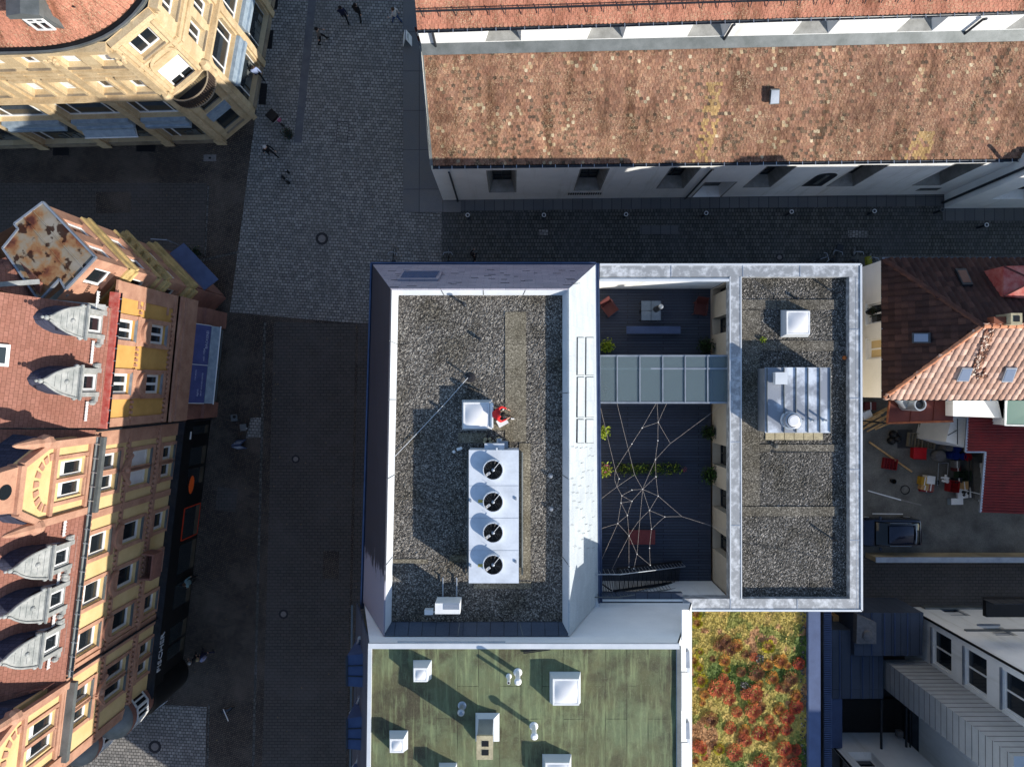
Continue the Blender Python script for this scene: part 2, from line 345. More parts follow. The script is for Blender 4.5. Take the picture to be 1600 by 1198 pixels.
m_pave = cob('dark_paving_rows', C(86, 81, 77), C(78, 74, 70), C(56, 53, 51), .36, .2, .0, C(94, 89, 86))
m_strip = MAT('smooth_granite_strip', C(100, 100, 102), C(84, 84, 88), 2, .8, grain=.1)
m_slabs = BRICK('large_stone_slabs', C(116, 114, 112), C(106, 104, 102), C(60, 59, 58), 1.5, 2.5, mw=.02, stain=C(96, 98, 104), bump=.3, off=0)
m_slabk = BRICK('kerb_slabs', C(104, 104, 104), C(92, 92, 92), C(50, 52, 56), .62, 3, mw=.02, stain=C(84, 88, 94), bump=.3, off=0)
m_iron = MAT('cast_iron', C(58, 56, 58), C(44, 43, 45), 8, .6, .4, grain=.3, fine=40)
m_ironc = MAT('manhole_concrete', C(130, 124, 120), C(108, 104, 100), 6, .8)
m_asph = MAT('asphalt', C(62, 62, 64), C(50, 50, 52), 1.2, .9, grain=.25)
# ------------------------------------------------------------------ light, sky, camera
AZ, EL = math.radians(-33.6), math.radians(23.8)
SUN = Vector((math.cos(AZ) * math.cos(EL), math.sin(AZ) * math.cos(EL), math.sin(EL)))
world = bpy.data.worlds.new('World'); sc.world = world; world.use_nodes = True
nt = world.node_tree; sky = nt.nodes.new('ShaderNodeTexSky'); sky.sky_type = 'NISHITA'; sky.sun_disc = False
sky.sun_elevation = EL; sky.sun_rotation = PI / 2 - AZ; sky.air_density = 1.0; sky.dust_density = .4; sky.ozone_density = 3.0
tn = nt.nodes.new('ShaderNodeMix'); tn.data_type = 'RGBA'; tn.blend_type = 'MULTIPLY'; tn.inputs[0].default_value = 1; tn.inputs[7].default_value = (1.06, 1.0, .95, 1)
nt.links.new(sky.outputs['Color'], tn.inputs[6]); nt.links.new(tn.outputs[2], nt.nodes['Background'].inputs['Color']); nt.nodes['Background'].inputs['Strength'].default_value = .145
sl = bpy.data.lights.new('sun', 'SUN'); sl.energy = 4.4; sl.angle = math.radians(.5); sl.color = (1, .94, .85)
so = bpy.data.objects.new('sun', sl); COL.objects.link(so); so.rotation_euler = SUN.to_track_quat('Z', 'Y').to_euler()
cd = bpy.data.cameras.new('camera'); cam = bpy.data.objects.new('camera', cd); COL.objects.link(cam); sc.camera = cam
cam.location = (0, 0, CAMH); cam.rotation_euler = CR.to_euler(); cd.sensor_width = 36; cd.lens = 36 * F / 1600; cd.clip_end = 3000
sc.view_settings.view_transform = 'Standard'; sc.view_settings.look = 'None'; sc.view_settings.exposure = .66; sc.view_settings.gamma = 1
sc.cycles.max_bounces = 6; sc.cycles.use_denoising = True

# ------------------------------------------------------------------ ground
b = MB(); b.face([(-400, -400, -.012), (400, -400, -.012), (400, 400, -.012), (-400, 400, -.012)]); struct(b.build('ground', m_asph))
flat('street_paving', [(-300, -150), (640, -150), (640, 1400), (-300, 1400)], -.004, m_cob3)
flat('cobbled_street', [(399, 183), (432, -150), (640, -150), (640, 330), (692, 330), (692, 500), (578, 507), (359, 488)], 0.0, m_cob)
flat('alley_cobbles', [(690, 318), (1800, 300), (1800, 560), (690, 560)], .004, m_cob2)
flat('gutter_strip', [(488, -60), (500, -60), (471, 224), (459, 223)], .006, m_strip)
flat('dark_paving', [(428, 503), (590, 506), (575, 1400), (404, 1400)], 0.0, m_pave)
flat('side_street_paving', [(-300, 286), (323, 286), (318, 398), (-300, 420)], 0.0, m_pave)
flat('corner_cobbles', [(150, 1096), (323, 1104), (317, 1330), (60, 1330)], 0.0, m_cob)
for k, (pts, mt) in enumerate([([(412, 503), (416, 503), (392, 1400), (388, 1400)], m_cob2), ([(556, 507), (560, 507), (540, 1400), (536, 1400)], m_cob3), ([(324, 290), (327, 290), (322, 400), (319, 400)], m_cob2), ([(325, 1100), (328, 1100), (322, 1330), (319, 1330)], m_cob2), ([(300, 408), (372, 392), (372, 396), (300, 412)], m_cob2)]): flat('gutter_strip', pts, .005 + .0012 * k, mt)
flat('stone_sett_patch', [(392, 653), (408, 652), (407, 683), (384, 684)], .003, m_cob)
for k, (q, mt) in enumerate([([(505, 860), (530, 861), (529, 905), (504, 903)], m_cob3), ([(340, 760), (372, 764), (368, 800), (336, 797)], m_pave), ([(150, 300), (205, 300), (204, 332), (150, 334)], m_cob3), ([(1000, 352), (1060, 352), (1060, 366), (1000, 366)], m_slabk)]): flat('paving_patch', q, .002 + .0012 * k, mt)
rl = random.Random(15); m = MB()
for k in range(170):
    px, py = (rl.uniform(300, 560), rl.uniform(500, 1190)) if k % 2 else (rl.uniform(240, 640), rl.uniform(150, 420))
    p = P(px, py, .014); s1 = rl.uniform(.02, .06); a = rl.random() * 6.28; m.face([p + Vector((math.cos(a + t) * s1 * r, math.sin(a + t) * s1 * r, 0)) for t, r in ((0, 1), (1.3, .5), (2.8, 1), (4.4, .6))])
tag(m.build('fallen_leaves', MAT('dry_leaves', C(150, 128, 84), C(110, 96, 74), 6, .9, bump=0), None), 'dry leaves and bits of litter scattered over the shaded paving', 'leaves', kind='stuff')
b = MB()
for pl, z in (([(630, -100), (640, -100), (640, 40), (664, 40), (664, 108), (630, 120)], .02), ):
    b.prism([P(x, y, 0) for x, y in pl], -.05, .05)
b.prism([P(x, y, 0) for x, y in [(630, 120), (664, 108), (720, 108), (720, 332), (630, 332)]], -.05, .05)
b.prism([P(x, y, 0) for x, y in [(640, -100), (720, -100), (720, 40), (640, 40)]], -.05, .046)
struct(b.build('church_forecourt_paving', m_slabs))
b = MB(); b.prism([P(x, y, 0) for x, y in [(664, 36), (700, 36), (700, 108), (664, 108)]], -.05, .058); struct(b.build('entrance_mat_floor', m_pave))
b = MB(); b.prism([P(x, y, 0) for x, y in [(690, 300), (1472, 290), (1472, 322), (690, 330)]], -.05, .045); b.prism([P(x, y, 0) for x, y in [(1472, 300), (1800, 298), (1800, 345), (1472, 345)]], -.05, .048); struct(b.build('kerb', m_slabk))
flat('yard_floor', [(1330, 400), (1700, 400), (1700, 868), (1330, 868)], .01, m_conc)
flat('alley_road', [(1330, 872), (1800, 872), (1800, 960), (1330, 960)], .006, m_pave)

# ------------------------------------------------------------------ street furniture
def manhole(px, py, r, label):
    t = thing('manhole_cover', label, 'manhole cover', P(px, py, .004), group='round manhole covers in the paving')
    MB().lathe((0, 0, 0), [(r, 0), (r, .008), (r * .62, .008), (r * .62, 0)], 28).build('ring', m_iron, t, local=True)
    MB().lathe((0, 0, 0), [(r * .6, 0), (r * .6, .012)], 24).build('lid', m_ironc, t, local=True)
manhole(503, 373, .40, 'large round manhole with black ring on the light cobbles')
manhole(462, 717, .26, 'round manhole in dark paving nearest the black shopfront corner, upper one')
manhole(443, 959, .30, 'round manhole in the dark paving left of the blue roof dormers')
manhole(242, 1166, .40, 'round manhole in the light cobbles at the corner with round bays')
manhole(1218, 402, .24, 'round drain cover in the narrow alley beside the frosted parapet')
def cover(px, py, w, h, rz, label, n=2):
    t = thing('access_cover', label, 'access cover', P(px, py, .004), rz, 'paved access covers')
    m = MB(); k = .03
    for x in (-w / 2, w / 2): m.box((x, 0, .004), (k, h + k, .012))
    for i in range(n + 1): m.box((0, -h / 2 + h * i / n, .004), (w, k, .013))
    m.build('rim', m_iron, t, local=True); MB().box((0, 0, .001), (w, h, .006)).build('lid', m_cob, t, local=True)
cover(535, 207, .72, 1.3, -.06, 'double paved access cover in the light cobbled street')
cover(849, 363, .62, .46, 0, 'single paved access cover in the alley cobbles', 1)
cover(1341, 366, .5, 1.3, PI / 2, 'double paved access cover in the dark alley cobbles')
t = thing('gully_grate', 'pale stone gully plate with a dark hole by the sandstone corner', 'drain', P(328, 247, .004))
MB().box((0, 0, .005), (.8, .42, .012)).build('plate', m_ironc, t, local=True); MB().box((0, 0, .008), (.16, .12, .014)).build('hole', m_black, t, local=True)
for i, (px, py, w, h, rz, l) in enumerate([(95, 237, 1.0, .5, 0, 'cellar grate at the foot of the sandstone wall, left of two'), (228, 231, 1.2, .5, 0, 'wide cellar grate at the foot of the sandstone wall beside its corner'), (411, 147, .45, 1.35, -.09, 'dark cellar grate by the sandstone shop, nearest the corner'), (420, 62, .5, 1.2, -.09, 'dark cellar grate by the sandstone shop, second from the corner'), (428, 2, .5, 1.0, -.09, 'dark cellar grate by the sandstone shop at the top edge')]):
    t = thing('cellar_grate', l, 'grate', P(px, py, .01), rz, 'cellar grates along the sandstone building')
    m = MB(); m.box((0, 0, 0), (w, h, .01)); m.build('well', m_black, t, local=True)
    m = MB()
    n = int(max(w, h) / .09)
    for k in range(n):
        if w > h: m.box((-w / 2 + w * (k + .5) / n, 0, .012), (.02, h, .02))
        else: m.box((0, -h / 2 + h * (k + .5) / n, .012), (w, .02, .02))
    m.build('bars', m_iron, t, local=True)
BL = [(732, 341, 'pale ringed bollard at the west end of the alley row'), (849, 341, 'pale ringed bollard above the single paved access cover'), (975, 340, 'pale ringed bollard in the alley above the wooden roof deck'), (1098, 338, 'pale ringed bollard in front of the church side door'), (1229, 336, 'pale ringed bollard in the alley between side door and double cover'), (1356, 335, 'pale ringed bollard just above the double alley cover'), (1460, 333, 'dull grey bollard in the corner of the church annexe'), (1528, 356, 'pale ringed bollard in front of the church annexe'), (1601, 355, 'pale ringed bollard cut by the right edge of the picture')]
for i, (px, py, l) in enumerate(BL):
    t = thing('bollard', l, 'bollard', P(px, py, 0), group='bollards along the church wall')
    MB().lathe((0, 0, 0), [(.10, 0), (.10, .05), (.075, .06), (.075, .82)], 14).build('post', m_dkmet, t, local=True)
    MB().lathe((0, 0, 0), [(.125, .8), (.13, .86), (.1, .87), (.085, .84), (.085, .8)], 16).build('cap_ring', m_frame if i != 6 else m_zincd, t, local=True)
    MB().lathe((0, 0, 0), [(.08, .8), (.08, .85)], 12).build('cap', m_dkmet, t, local=True)
for px, py, l in ((451, 270, 'short black bollard with a pale top on the cobbles'), (444, 279, 'short black bollard on the cobbles, leftmost of three'), (451, 286, 'short black bollard on the cobbles, lowest of three')):
    t = thing('bollard', l, 'bollard', P(px, py, 0), group='three short black bollards')
    MB().lathe((0, 0, 0), [(.09, 0), (.09, .45), (.05, .5)], 12).build('post', m_black, t, local=True)
    MB().lathe((0, 0, 0), [(.055, .5), (.05, .53)], 10).build('cap', m_zinc if py == 270 else m_dkmet, t, local=True)
# the slender pole with a shrub tub in the side street
t = thing('street_pole', 'slender pale pole with a bracket standing in the dark side street', 'pole', P(303, 393, 0))
MB().cyl((0, 0, 0), (0, 0, 3.6), .035, 8).build('pole', m_zinc, t, local=True); MB().bar((0, 0, 3.55), (-.9, .05, 3.6), .05).build('bracket', m_zinc, t, local=True)
def leafball(mb, c, r, n, size, sq=.8, rnd=random):
    for _ in range(n):
        d = Vector((rnd.gauss(0, 1), rnd.gauss(0, 1), rnd.gauss(0, 1))).normalized() * r * rnd.random() ** .45
        d.z *= sq; c2 = Vector(c) + d
        a = Vector((rnd.gauss(0, 1), rnd.gauss(0, 1), rnd.gauss(0, .7))).normalized(); q = a.orthogonal().normalized()
        q.rotate(Matrix.Rotation(rnd.random() * 6.28, 3, a)); s2 = size * rnd.uniform(.6, 1.3)
        e = a.cross(q) * s2 * .45
        mb.face([c2 - q * s2, c2 + e, c2 + q * s2, c2 - e])
def potted(px, py, z, r, mats, label, seed, h=.5, n=260, leaf=.07, group=None):
    rnd = random.Random(seed)
    t = thing('potted_plant', label, 'plant', P(px, py, z), group=group)
    MB().lathe((0, 0, 0), [(r * .42, 0), (r * .55, .35), (r * .6, .36), (r * .5, .34)], 12).build('pot', m_pot, t, local=True)
    m = MB()
    for k in range(4): m.cyl((0, 0, .3), (rnd.uniform(-.5, .5) * r, rnd.uniform(-.5, .5) * r, .3 + h * .7), .012, 5)
    m.build('stem', m_bark, t, local=True)
    m = MB()
    for k in range(n):
        m.cur = 0 if k % 5 else min(1, len(mats) - 1)
        leafball(m, (rnd.uniform(-.25, .25) * r, rnd.uniform(-.25, .25) * r, .3 + h * .55), r, 1, leaf, h / r * .6, rnd)
    m.build('foliage', mats, t, local=True)
potted(310, 396, 0, .38, [m_leaf[2]], 'dark shrub tub at the foot of the pale street pole', 3, .5, 160)
# two small planters, a folding sign and a kick scooter on the dark paving
for px, py, l in ((370, 652, 'small grey square stool with a dark bag hanging, upper of two'), (384, 667, 'small grey square stool with a white cup on it')):
    t = thing('stool', l, 'stool', P(px, py, 0), .1)
    MB().box((0, 0, .43), (.4, .42, .04)).build('seat', m_zincd, t, local=True)
    for x in (-.16, .16):
        for y in (-.16, .16): MB().bar((x, y, 0), (x, y, .41), .035).build('leg', m_dkmet, t, local=True)
    if py == 667: solo('cup', MB().lathe((0, 0, 0), [(.03, 0), (.04, .1), (.034, .1), (.03, .02)], 10), m_frame, 'white cup standing on the lower grey stool', 'cup', P(386, 669, .452))
    else: solo('bag', MB().ball((0, 0, .1), .1, 8, 6, (1, 1, .9)), m_black, 'dark bag lying on the upper grey stool', 'bag', P(367, 651, .45))
def aboard(px, py, rz, label, col, txt, tc):
    t = thing('folding_sign', label, 'sign', P(px, py, 0), rz)
    for s in (-1, 1):
        o = MB().bar((0, s * .26, 0), (0, s * .03, .95), .02, .6, up=(0, 0, 1)) if False else MB().hexa([(-.3, s * .28 - .015, 0), (.3, s * .28 - .015, 0), (.3, s * .28 + .015, 0), (-.3, s * .28 + .015, 0)], [(-.3, s * .04 - .015, .95), (.3, s * .04 - .015, .95), (.3, s * .04 + .015, .95), (-.3, s * .04 + .015, .95)])
        o = o.build('panel', col, t, local=True)
        m = MB()
        for k, wd in enumerate(txt):
            z = .75 - .14 * k; y = s * (.28 - .24 * z / .95) + s * .018
            y2 = s * (.28 - .24 * (z + .05) / .95) + s * .018
            q = [(-wd, y, z), (wd, y, z), (wd, y2, z + .05), (-wd, y2, z + .05)]
            m.face(q if s < 0 else q[::-1])
        m.build('lettering', tc, o, local=True)
aboard(378, 694, .1, 'grey folding board with pale stripes on the dark paving', m_bench, (.2, .24, .16, .22), m_frame)
aboard(637, 66, PI / 2 + .0, 'white and grey folding sign by the church entrance', m_frame, (.15, .2), m_zincd)
t = thing('beach_flag', 'narrow red and white flag banner by the church entrance', 'flag', P(655, 72, 0), .2)
MB().cyl((0, 0, 0), (0, 0, 2.4), .015, 6).build('pole', m_zinc, t, local=True); MB().lathe((0, 0, 0), [(.2, 0), (.2, .03)], 12).build('foot', m_dkmet, t, local=True)
m = MB(); m.hexa([(0, -.006, .6), (.5, -.006, .7), (.5, .006, .7), (0, .006, .6)], [(0, -.006, 2.35), (.22, -.006, 2.3), (.22, .006, 2.3), (0, .006, 2.35)]); m.build('cloth', [m_redw], t, local=True)
m = MB(); m.box((.2, 0, 1.5), (.28, .02, .5)); m.build('white_panel', m_frame, t, local=True)
t = thing('kick_scooter', 'kick scooter with a pale handlebar parked on the brown setts', 'scooter', P(356, 1108, 0), .4)
MB().box((0, 0, .1), (.7, .14, .05)).build('deck', m_dkmet, t, local=True); MB().cyl((.38, 0, .1), (.3, 0, 1.0), .025, 8).build('stem', m_black, t, local=True); MB().cyl((.3, -.4, 1.0), (.3, .4, 1.0), .03, 8).build('handlebar', m_frame, t, local=True)
for x in (-.4, .42): MB().ring((x, 0, .1), .08, .022, 14, 6, Matrix.Rotation(PI / 2, 3, 'X')).build('wheel', m_black, t, local=True)

# ------------------------------------------------------------------ bicycles
def bicycle(loc, rz, label, fm, group='bicycles parked against the modern building', basket=False):
    t = thing('bicycle', label, 'bicycle', loc, rz, group); AX = Matrix.Rotation(PI / 2, 3, 'X')
    for x in (-.52, .52):
        w = MB().ring((x, 0, .34), .315, .02, 22, 6, AX).build('wheel', m_black, t, local=True)
        m = MB()
        for k in range(8): a = PI * k / 8; m.cyl((x - .3 * math.cos(a), 0, .34 - .3 * math.sin(a)), (x + .3 * math.cos(a), 0, .34 + .3 * math.sin(a)), .004, 4)
        m.build('spokes', m_galv, w, local=True)
    A, Bq, S, Hd, Fk = (-.52, 0, .34), (-.08, 0, .3), (-.2, 0, .85), (.36, 0, .88), (.52, 0, .34)
    m = MB()
    for p, q in ((A, Bq), (Bq, S), (S, A), (Bq, Hd), (S, (.35, 0, .84)), (Hd, Fk)): m.cyl(p, q, .02, 6)
    m.build('frame', fm, t, local=True)
    MB().hexa([(-.36, -.09, .9), (-.08, -.03, .9), (-.08, .03, .9), (-.36, .09, .9)], [(-.36, -.09, .95), (-.08, -.02, .95), (-.08, .02, .95), (-.36, .09, .95)]).build('saddle', m_black, t, local=True)
    MB().tube([(.2, -.3, 1.0), (.36, -.22, 1.02), (.38, 0, .98), (.36, .22, 1.02), (.2, .3, 1.0)], .016).build('handlebar', m_galv, t, local=True)
    MB().cyl((-.08, -.1, .3), (-.08, .1, .3), .09, 10).build('crank', m_dkmet, t, local=True)
    if basket:
        MB().hexa([(.42, -.16, .78), (.74, -.16, .78), (.74, .16, .78), (.42, .16, .78)], [(.38, -.2, 1.05), (.8, -.2, 1.05), (.8, .2, 1.05), (.38, .2, 1.05)]).build('basket', m_pot, t, local=True)
    return t
for px, py, rz, l, fm in ((617, 408, 1.5, 'dark bicycle half hidden under the grey roof corner', m_dkmet), (702, 408, 1.6, 'dark bicycle under the eaves left of the pedestrian in black', m_black), (1274, 408, .3, 'bicycle with a pale saddle under the frosted parapet', m_zinc), (1297, 406, 1.3, 'black bicycle under the frosted parapet, beside the dark pram bike', m_black), (1330, 407, 1.5, 'grey bicycle at the frosted parapet corner', m_zincd), (1353, 416, 1.4, 'dark bicycle with yellow bag in the gap before the tiled house', m_dkmet), (1352, 428, .3, 'bicycle with pale handlebar in the gap before the tiled house', m_black), (1362, 422, 1.8, 'black bicycle nearest the tiled house wall in the gap', m_black)):
    bicycle(P(px, py, 0), rz, l, fm, basket=(px in (1297,)))
solo('bag', MB().box((0, 0, .15), (.3, .5, .3)), MAT('yellow_cloth', C(170, 160, 50), C(120, 120, 40), 6), 'yellow and black pannier bag on a bicycle in the gap', 'bag', P(1355, 408, .55), rz=.1)
# cargo trolley with black box, pink bag and a tub plant on the cobbles
t = thing('cargo_bicycle', 'dark cargo bicycle with square black box on the light cobbles', 'bicycle', P(440, 196, 0), -.75)
MB().hexa([(-.7, -.22, .35), (-.25, -.22, .35), (-.25, .22, .35), (-.7, .22, .35)], [(-.78, -.3, .85), (-.2, -.3, .85), (-.2, .3, .85), (-.78, .3, .85)]).build('cargo_box', m_black, t, local=True)
MB().tube([(-.2, 0, .4), (.25, 0, .35), (.45, 0, .8), (.7, 0, .34)], .025).build('frame', m_dkmet, t, local=True)
for x in (-.5, .78): MB().ring((x, 0, .3), .27, .022, 20, 6, Matrix.Rotation(PI / 2, 3, 'X')).build('wheel', m_black, t, local=True)
MB().box((.45, 0, .88), (.28, .14, .05)).build('saddle', m_black, t, local=True); MB().cyl((.05, -.3, 1.0), (.05, .3, 1.0), .016, 6).build('handlebar', m_galv, t, local=True)
MB().ball((-.05, .12, .6), .14, 10, 6).build('pink_bag', m_leaf[3], t, local=True)
potted(453, 213, 0, .42, [m_leaf[2], m_bark], 'dark shrub in a tub at the end of the granite strip', 5, .6, 200)
# ------------------------------------------------------------------ people: one skinned body each
m_skin = MAT('skin', C(206, 160, 132), C(190, 140, 114), 4, .6, bump=0, grain=.05)
def cloth(n, r, g, b): return MAT(n, C(r, g, b), C(r * .8, g * .8, b * .8), 5, .85, grain=.12, bump=.2)
m_hair = {'dark': cloth('dark_hair', 36, 28, 24), 'brown': cloth('brown_hair', 84, 62, 46), 'grey': cloth('grey_hair', 168, 164, 160), 'blond': cloth('fair_hair', 176, 150, 110)}
cl = dict(black=cloth('black_cloth', 24, 24, 28), navy=cloth('navy_cloth', 34, 36, 62), grey=cloth('grey_cloth', 104, 96, 90), white=cloth('white_cloth', 206, 200, 196), jeans=cloth('blue_denim', 52, 74, 116), blue=cloth('light_blue_shirt', 138, 152, 186), red=cloth('red_jacket', 214, 44, 46), teal=cloth('pale_teal_jacket', 130, 160, 164), shoe=cloth('dark_shoes', 30, 26, 24), wshoe=cloth('white_shoes', 220, 218, 214), khaki=cloth('khaki_trousers', 118, 104, 84), lilac=cloth('lilac_backpack', 150, 150, 178))
def person(loc, rz, label, top, legs, hair, stride=.25, arms=(.25, -.2), shoe='shoe', lean=0, bag=None, J=None, fwd=.0, hood=None):
    """local frame: faces +Y, z up, feet on z = 0"""
    s, (al, ar) = stride, arms
    j = {'pelvis': (0, 0, .93), 'belly': (0, lean * .4, 1.1), 'chest': (0, lean, 1.32), 'neck': (0, lean * 1.3 + .01, 1.5), 'head': (0, lean * 1.5 + .04, 1.6), 'crown': (0, lean * 1.6 + .03, 1.72)}
    for k, sg, st, ar_ in (('l', -1, s, al), ('r', 1, -s, ar)):
        j['hip' + k] = (sg * .1, 0, .88); j['knee' + k] = (sg * .11, st * .55 + .05, .5); j['ankle' + k] = (sg * .11, st - (.06 if st < 0 else 0), .1); j['toe' + k] = (sg * .125, st + .15, .04)
        j['sh' + k] = (sg * .18, lean, 1.42); j['el' + k] = (sg * .25, lean + ar_ * .5 - .02, 1.15); j['wr' + k] = (sg * .26, lean + ar_ + .06, .93); j['palm' + k] = (sg * .26, lean + ar_ * 1.1 + .08, .86)
    if J: j.update(J)
    E_ = [('pelvis', 'belly'), ('belly', 'chest'), ('chest', 'neck'), ('neck', 'head'), ('head', 'crown')]
    R_ = dict(pelvis=.145, belly=.14, chest=.16, neck=.055, head=.095, crown=.075, hip=.09, knee=.06, ankle=.045, toe=.035, sh=.075, el=.048, wr=.032, palm=.036)
    for k in 'lr':
        E_ += [('pelvis', 'hip' + k), ('hip' + k, 'knee' + k), ('knee' + k, 'ankle' + k), ('ankle' + k, 'toe' + k), ('chest', 'sh' + k), ('sh' + k, 'el' + k), ('el' + k, 'wr' + k), ('wr' + k, 'palm' + k)]
        w, p = Vector(j['wr' + k]), Vector(j['palm' + k]); d = (p - w).normalized(); side = d.cross(Vector((1 if k == 'r' else -1, 0, 0))).normalized()
        for q, (o, ln) in enumerate(((-.03, .075), (-.01, .09), (.01, .085), (.03, .065))):
            nm = 'f%d%s' % (q, k); j[nm] = tuple(p + side * o + d * ln); j[nm + 'b'] = tuple(p + side * o * 1.1 + d * (ln + .012) + Vector((-.012 if k == 'r' else .012, 0, 0)))
            E_ += [('palm' + k, nm), (nm, nm + 'b')]; R_[nm] = R_[nm + 'b'] = .0095
        j['thumb' + k] = tuple((w + p) / 2 + side * .06 + d * .03); E_.append(('palm' + k, 'thumb' + k)); R_['thumb' + k] = .011
    names = list(j); idx = {n: i for i, n in enumerate(names)}
    me = bpy.data.meshes.new('person'); me.from_pydata([j[n] for n in names], [(idx[a], idx[b_]) for a, b_ in E_], [])
    o = bpy.data.objects.new('person_rig', me); COL.objects.link(o)
    sk = o.modifiers.new('skin', 'SKIN')
    for i, n in enumerate(names):
        v = me.skin_vertices[0].data[i]; r = R_.get(n, R_.get(n[:-1], .02)); v.radius = (r, r * (.72 if n in ('chest', 'belly', 'pelvis') else 1))
        v.use_root = n == 'pelvis'
    ss = o.modifiers.new('sub', 'SUBSURF'); ss.levels = ss.render_levels = 1
    dg = bpy.context.evaluated_depsgraph_get(); nm = bpy.data.meshes.new_from_object(o.evaluated_get(dg)); bpy.data.objects.remove(o)
    body = bpy.data.objects.new('person', nm); COL.objects.link(body)
    nm.materials.clear()
    for mt in (cl[top], cl[legs], m_skin, cl[shoe]): nm.materials.append(mt)
    segs = []
    for a, b_ in E_:
        k = a.rstrip('lr'); kind = 0
        if a.startswith(('hip', 'knee')) or b_.startswith('hip'): kind = 1
        if b_.startswith('toe'): kind = 3
        if a in ('neck', 'head') or a.startswith(('palm', 'f')) or b_.startswith('palm'): kind = 2
        segs.append((Vector(j[a]), Vector(j[b_]), kind))
    for p in nm.polygons:
        c = p.center; best = (9, 0)
        for a, b_, kind in segs:
            ab = b_ - a; t_ = max(0, min(1, (c - a).dot(ab) / max(ab.length_squared, 1e-6))); dd = (c - a - ab * t_).length
            if dd < best[0]: best = (dd, kind)
        p.material_index = best[1]; p.use_smooth = True
    body.location = loc; body.rotation_euler = (0, 0, rz)
    tag(body, label, 'person'); W[body.name] = Matrix()
    h = Vector(j['head']); cr = Vector(j['crown']); up = (cr - h).normalized(); fw = Vector((0, 1, 0)) if abs(up.y) < .8 else Vector((0, 0, 1))
    MB().ball(h + up * .055 - fw * .022, .112, 12, 8, (1, 1, 1.02)).build('hair', hood or m_hair[hair], body, True, local=True)
    m = MB(); fwc = h + fw * .1
    m.ball(fwc + up * -.005, .017, 6, 4); m.build('nose', m_skin, body, True, local=True)
    m = MB(); [m.ball(fwc + Vector((x, -.008, 0)) + up * .025, .011, 6, 4) for x in (-.032, .032)]; m.build('eyes', cl['black'], body, True, local=True)
    m = MB(); [m.ball(h + Vector((x, .0, 0)), .022, 6, 4) for x in (-.1, .1)]; m.build('ears', m_skin, body, True, local=True)
    m = MB(); m.box(fwc - up * .045 + Vector((0, -.012, 0)), (.045, .012, .01)); m.build('mouth', m_redw, body, local=True)
    if bag:
        m = MB(); m.hexa([(-.15, lean - .28, 1.05), (.15, lean - .28, 1.05), (.15, lean - .1, 1.05), (-.15, lean - .1, 1.05)], [(-.12, lean - .24, 1.45), (.12, lean - .24, 1.45), (.12, lean - .1, 1.45), (-.12, lean - .1, 1.45)])
        k = solo('backpack', m, cl[bag], 'pale backpack carried by the walker by the black shopfront', 'bag', loc, rz=rz)
    return body
person(P(505, 66, 0), 1.9 + PI, 'person in a brown-grey jacket and dark trousers walking on the cobbles', 'grey', 'black', 'dark', .3)
person(P(541, 34, 0), .3, 'person in navy walking beside someone in black at the top', 'navy', 'black', 'dark', .28)
person(P(563, 30, 0), -.2, 'person all in black walking beside someone in navy at the top', 'black', 'black', 'dark', .26)
person(P(621, 36, 0), 1.2, 'person in a white jacket and blue jeans by the church forecourt', 'white', 'jeans', 'brown', .25)
person(P(409, 124, 0), .5, 'person in a light blue shirt with black trousers beside the shop window', 'blue', 'black', 'dark', .2)
person(P(427, 243, 0), -2.3, 'person in black with a white cap walking on the light cobbles', 'black', 'black', 'grey', .3, hood=cl['white'])
person(P(327, 1015, 0), 1.0, 'person in navy with a pale backpack walking by the black shopfront', 'navy', 'navy', 'blond', .3, bag='lilac')
person(P(315, 1020, 0), 1.1, 'person all in black just left of the one with the backpack', 'black', 'black', 'grey', .25)
person(P(307, 902, 0), 2.0, 'person in pale teal leaning by the black shopfront window', 'teal', 'black', 'brown', .1)
person(P(741, 405, 0), -.7, 'person in dark clothes walking under the eaves of the modern building', 'black', 'black', 'dark', .28)
# ------------------------------------------------------------------ the church with its mossy aisle roof
def ptint(kind, x, y, rnd):
    n1 = noise.noise((x * .35, y * .5, 1.0)); n2 = noise.noise((x * .9, y * 1.1, 5.0)); n3 = noise.noise((x * .22, y * .3, 9.0))
    if kind == 'old':
        base = [C(150, 112, 90), C(142, 104, 84), C(158, 120, 96), C(136, 100, 82), C(150, 114, 94)][rnd.randrange(5)]
        r = rnd.random(); low = max(0, min(1, (15.8 - y) / 3.0))
        if r < .015 + .35 * max(0, n2 - .1): base = [C(178, 158, 128), C(190, 174, 146), C(174, 146, 114)][rnd.randrange(3)]
        elif r > .97 - .4 * max(0, n1 - .02 + low * .16): base = [C(104, 84, 68), C(114, 92, 74), C(92, 76, 64)][rnd.randrange(3)]
        if (abs(x - 10.05 - .25 * n1) < .42 and y < 15.4 or abs(x - 21.6) < .6 and y < 13.4) and rnd.random() < .6: base = C(166, 136, 92)
        k = rnd.uniform(.82, 1.14) * (1 + .3 * n1 + .22 * n2); return (base[0] * k, base[1] * k, base[2] * k, 1)
    if kind == 'new':
        k = rnd.uniform(.9, 1.08); base = C(178, 120, 98); return (base[0] * k, base[1] * k, base[2] * k, 1)
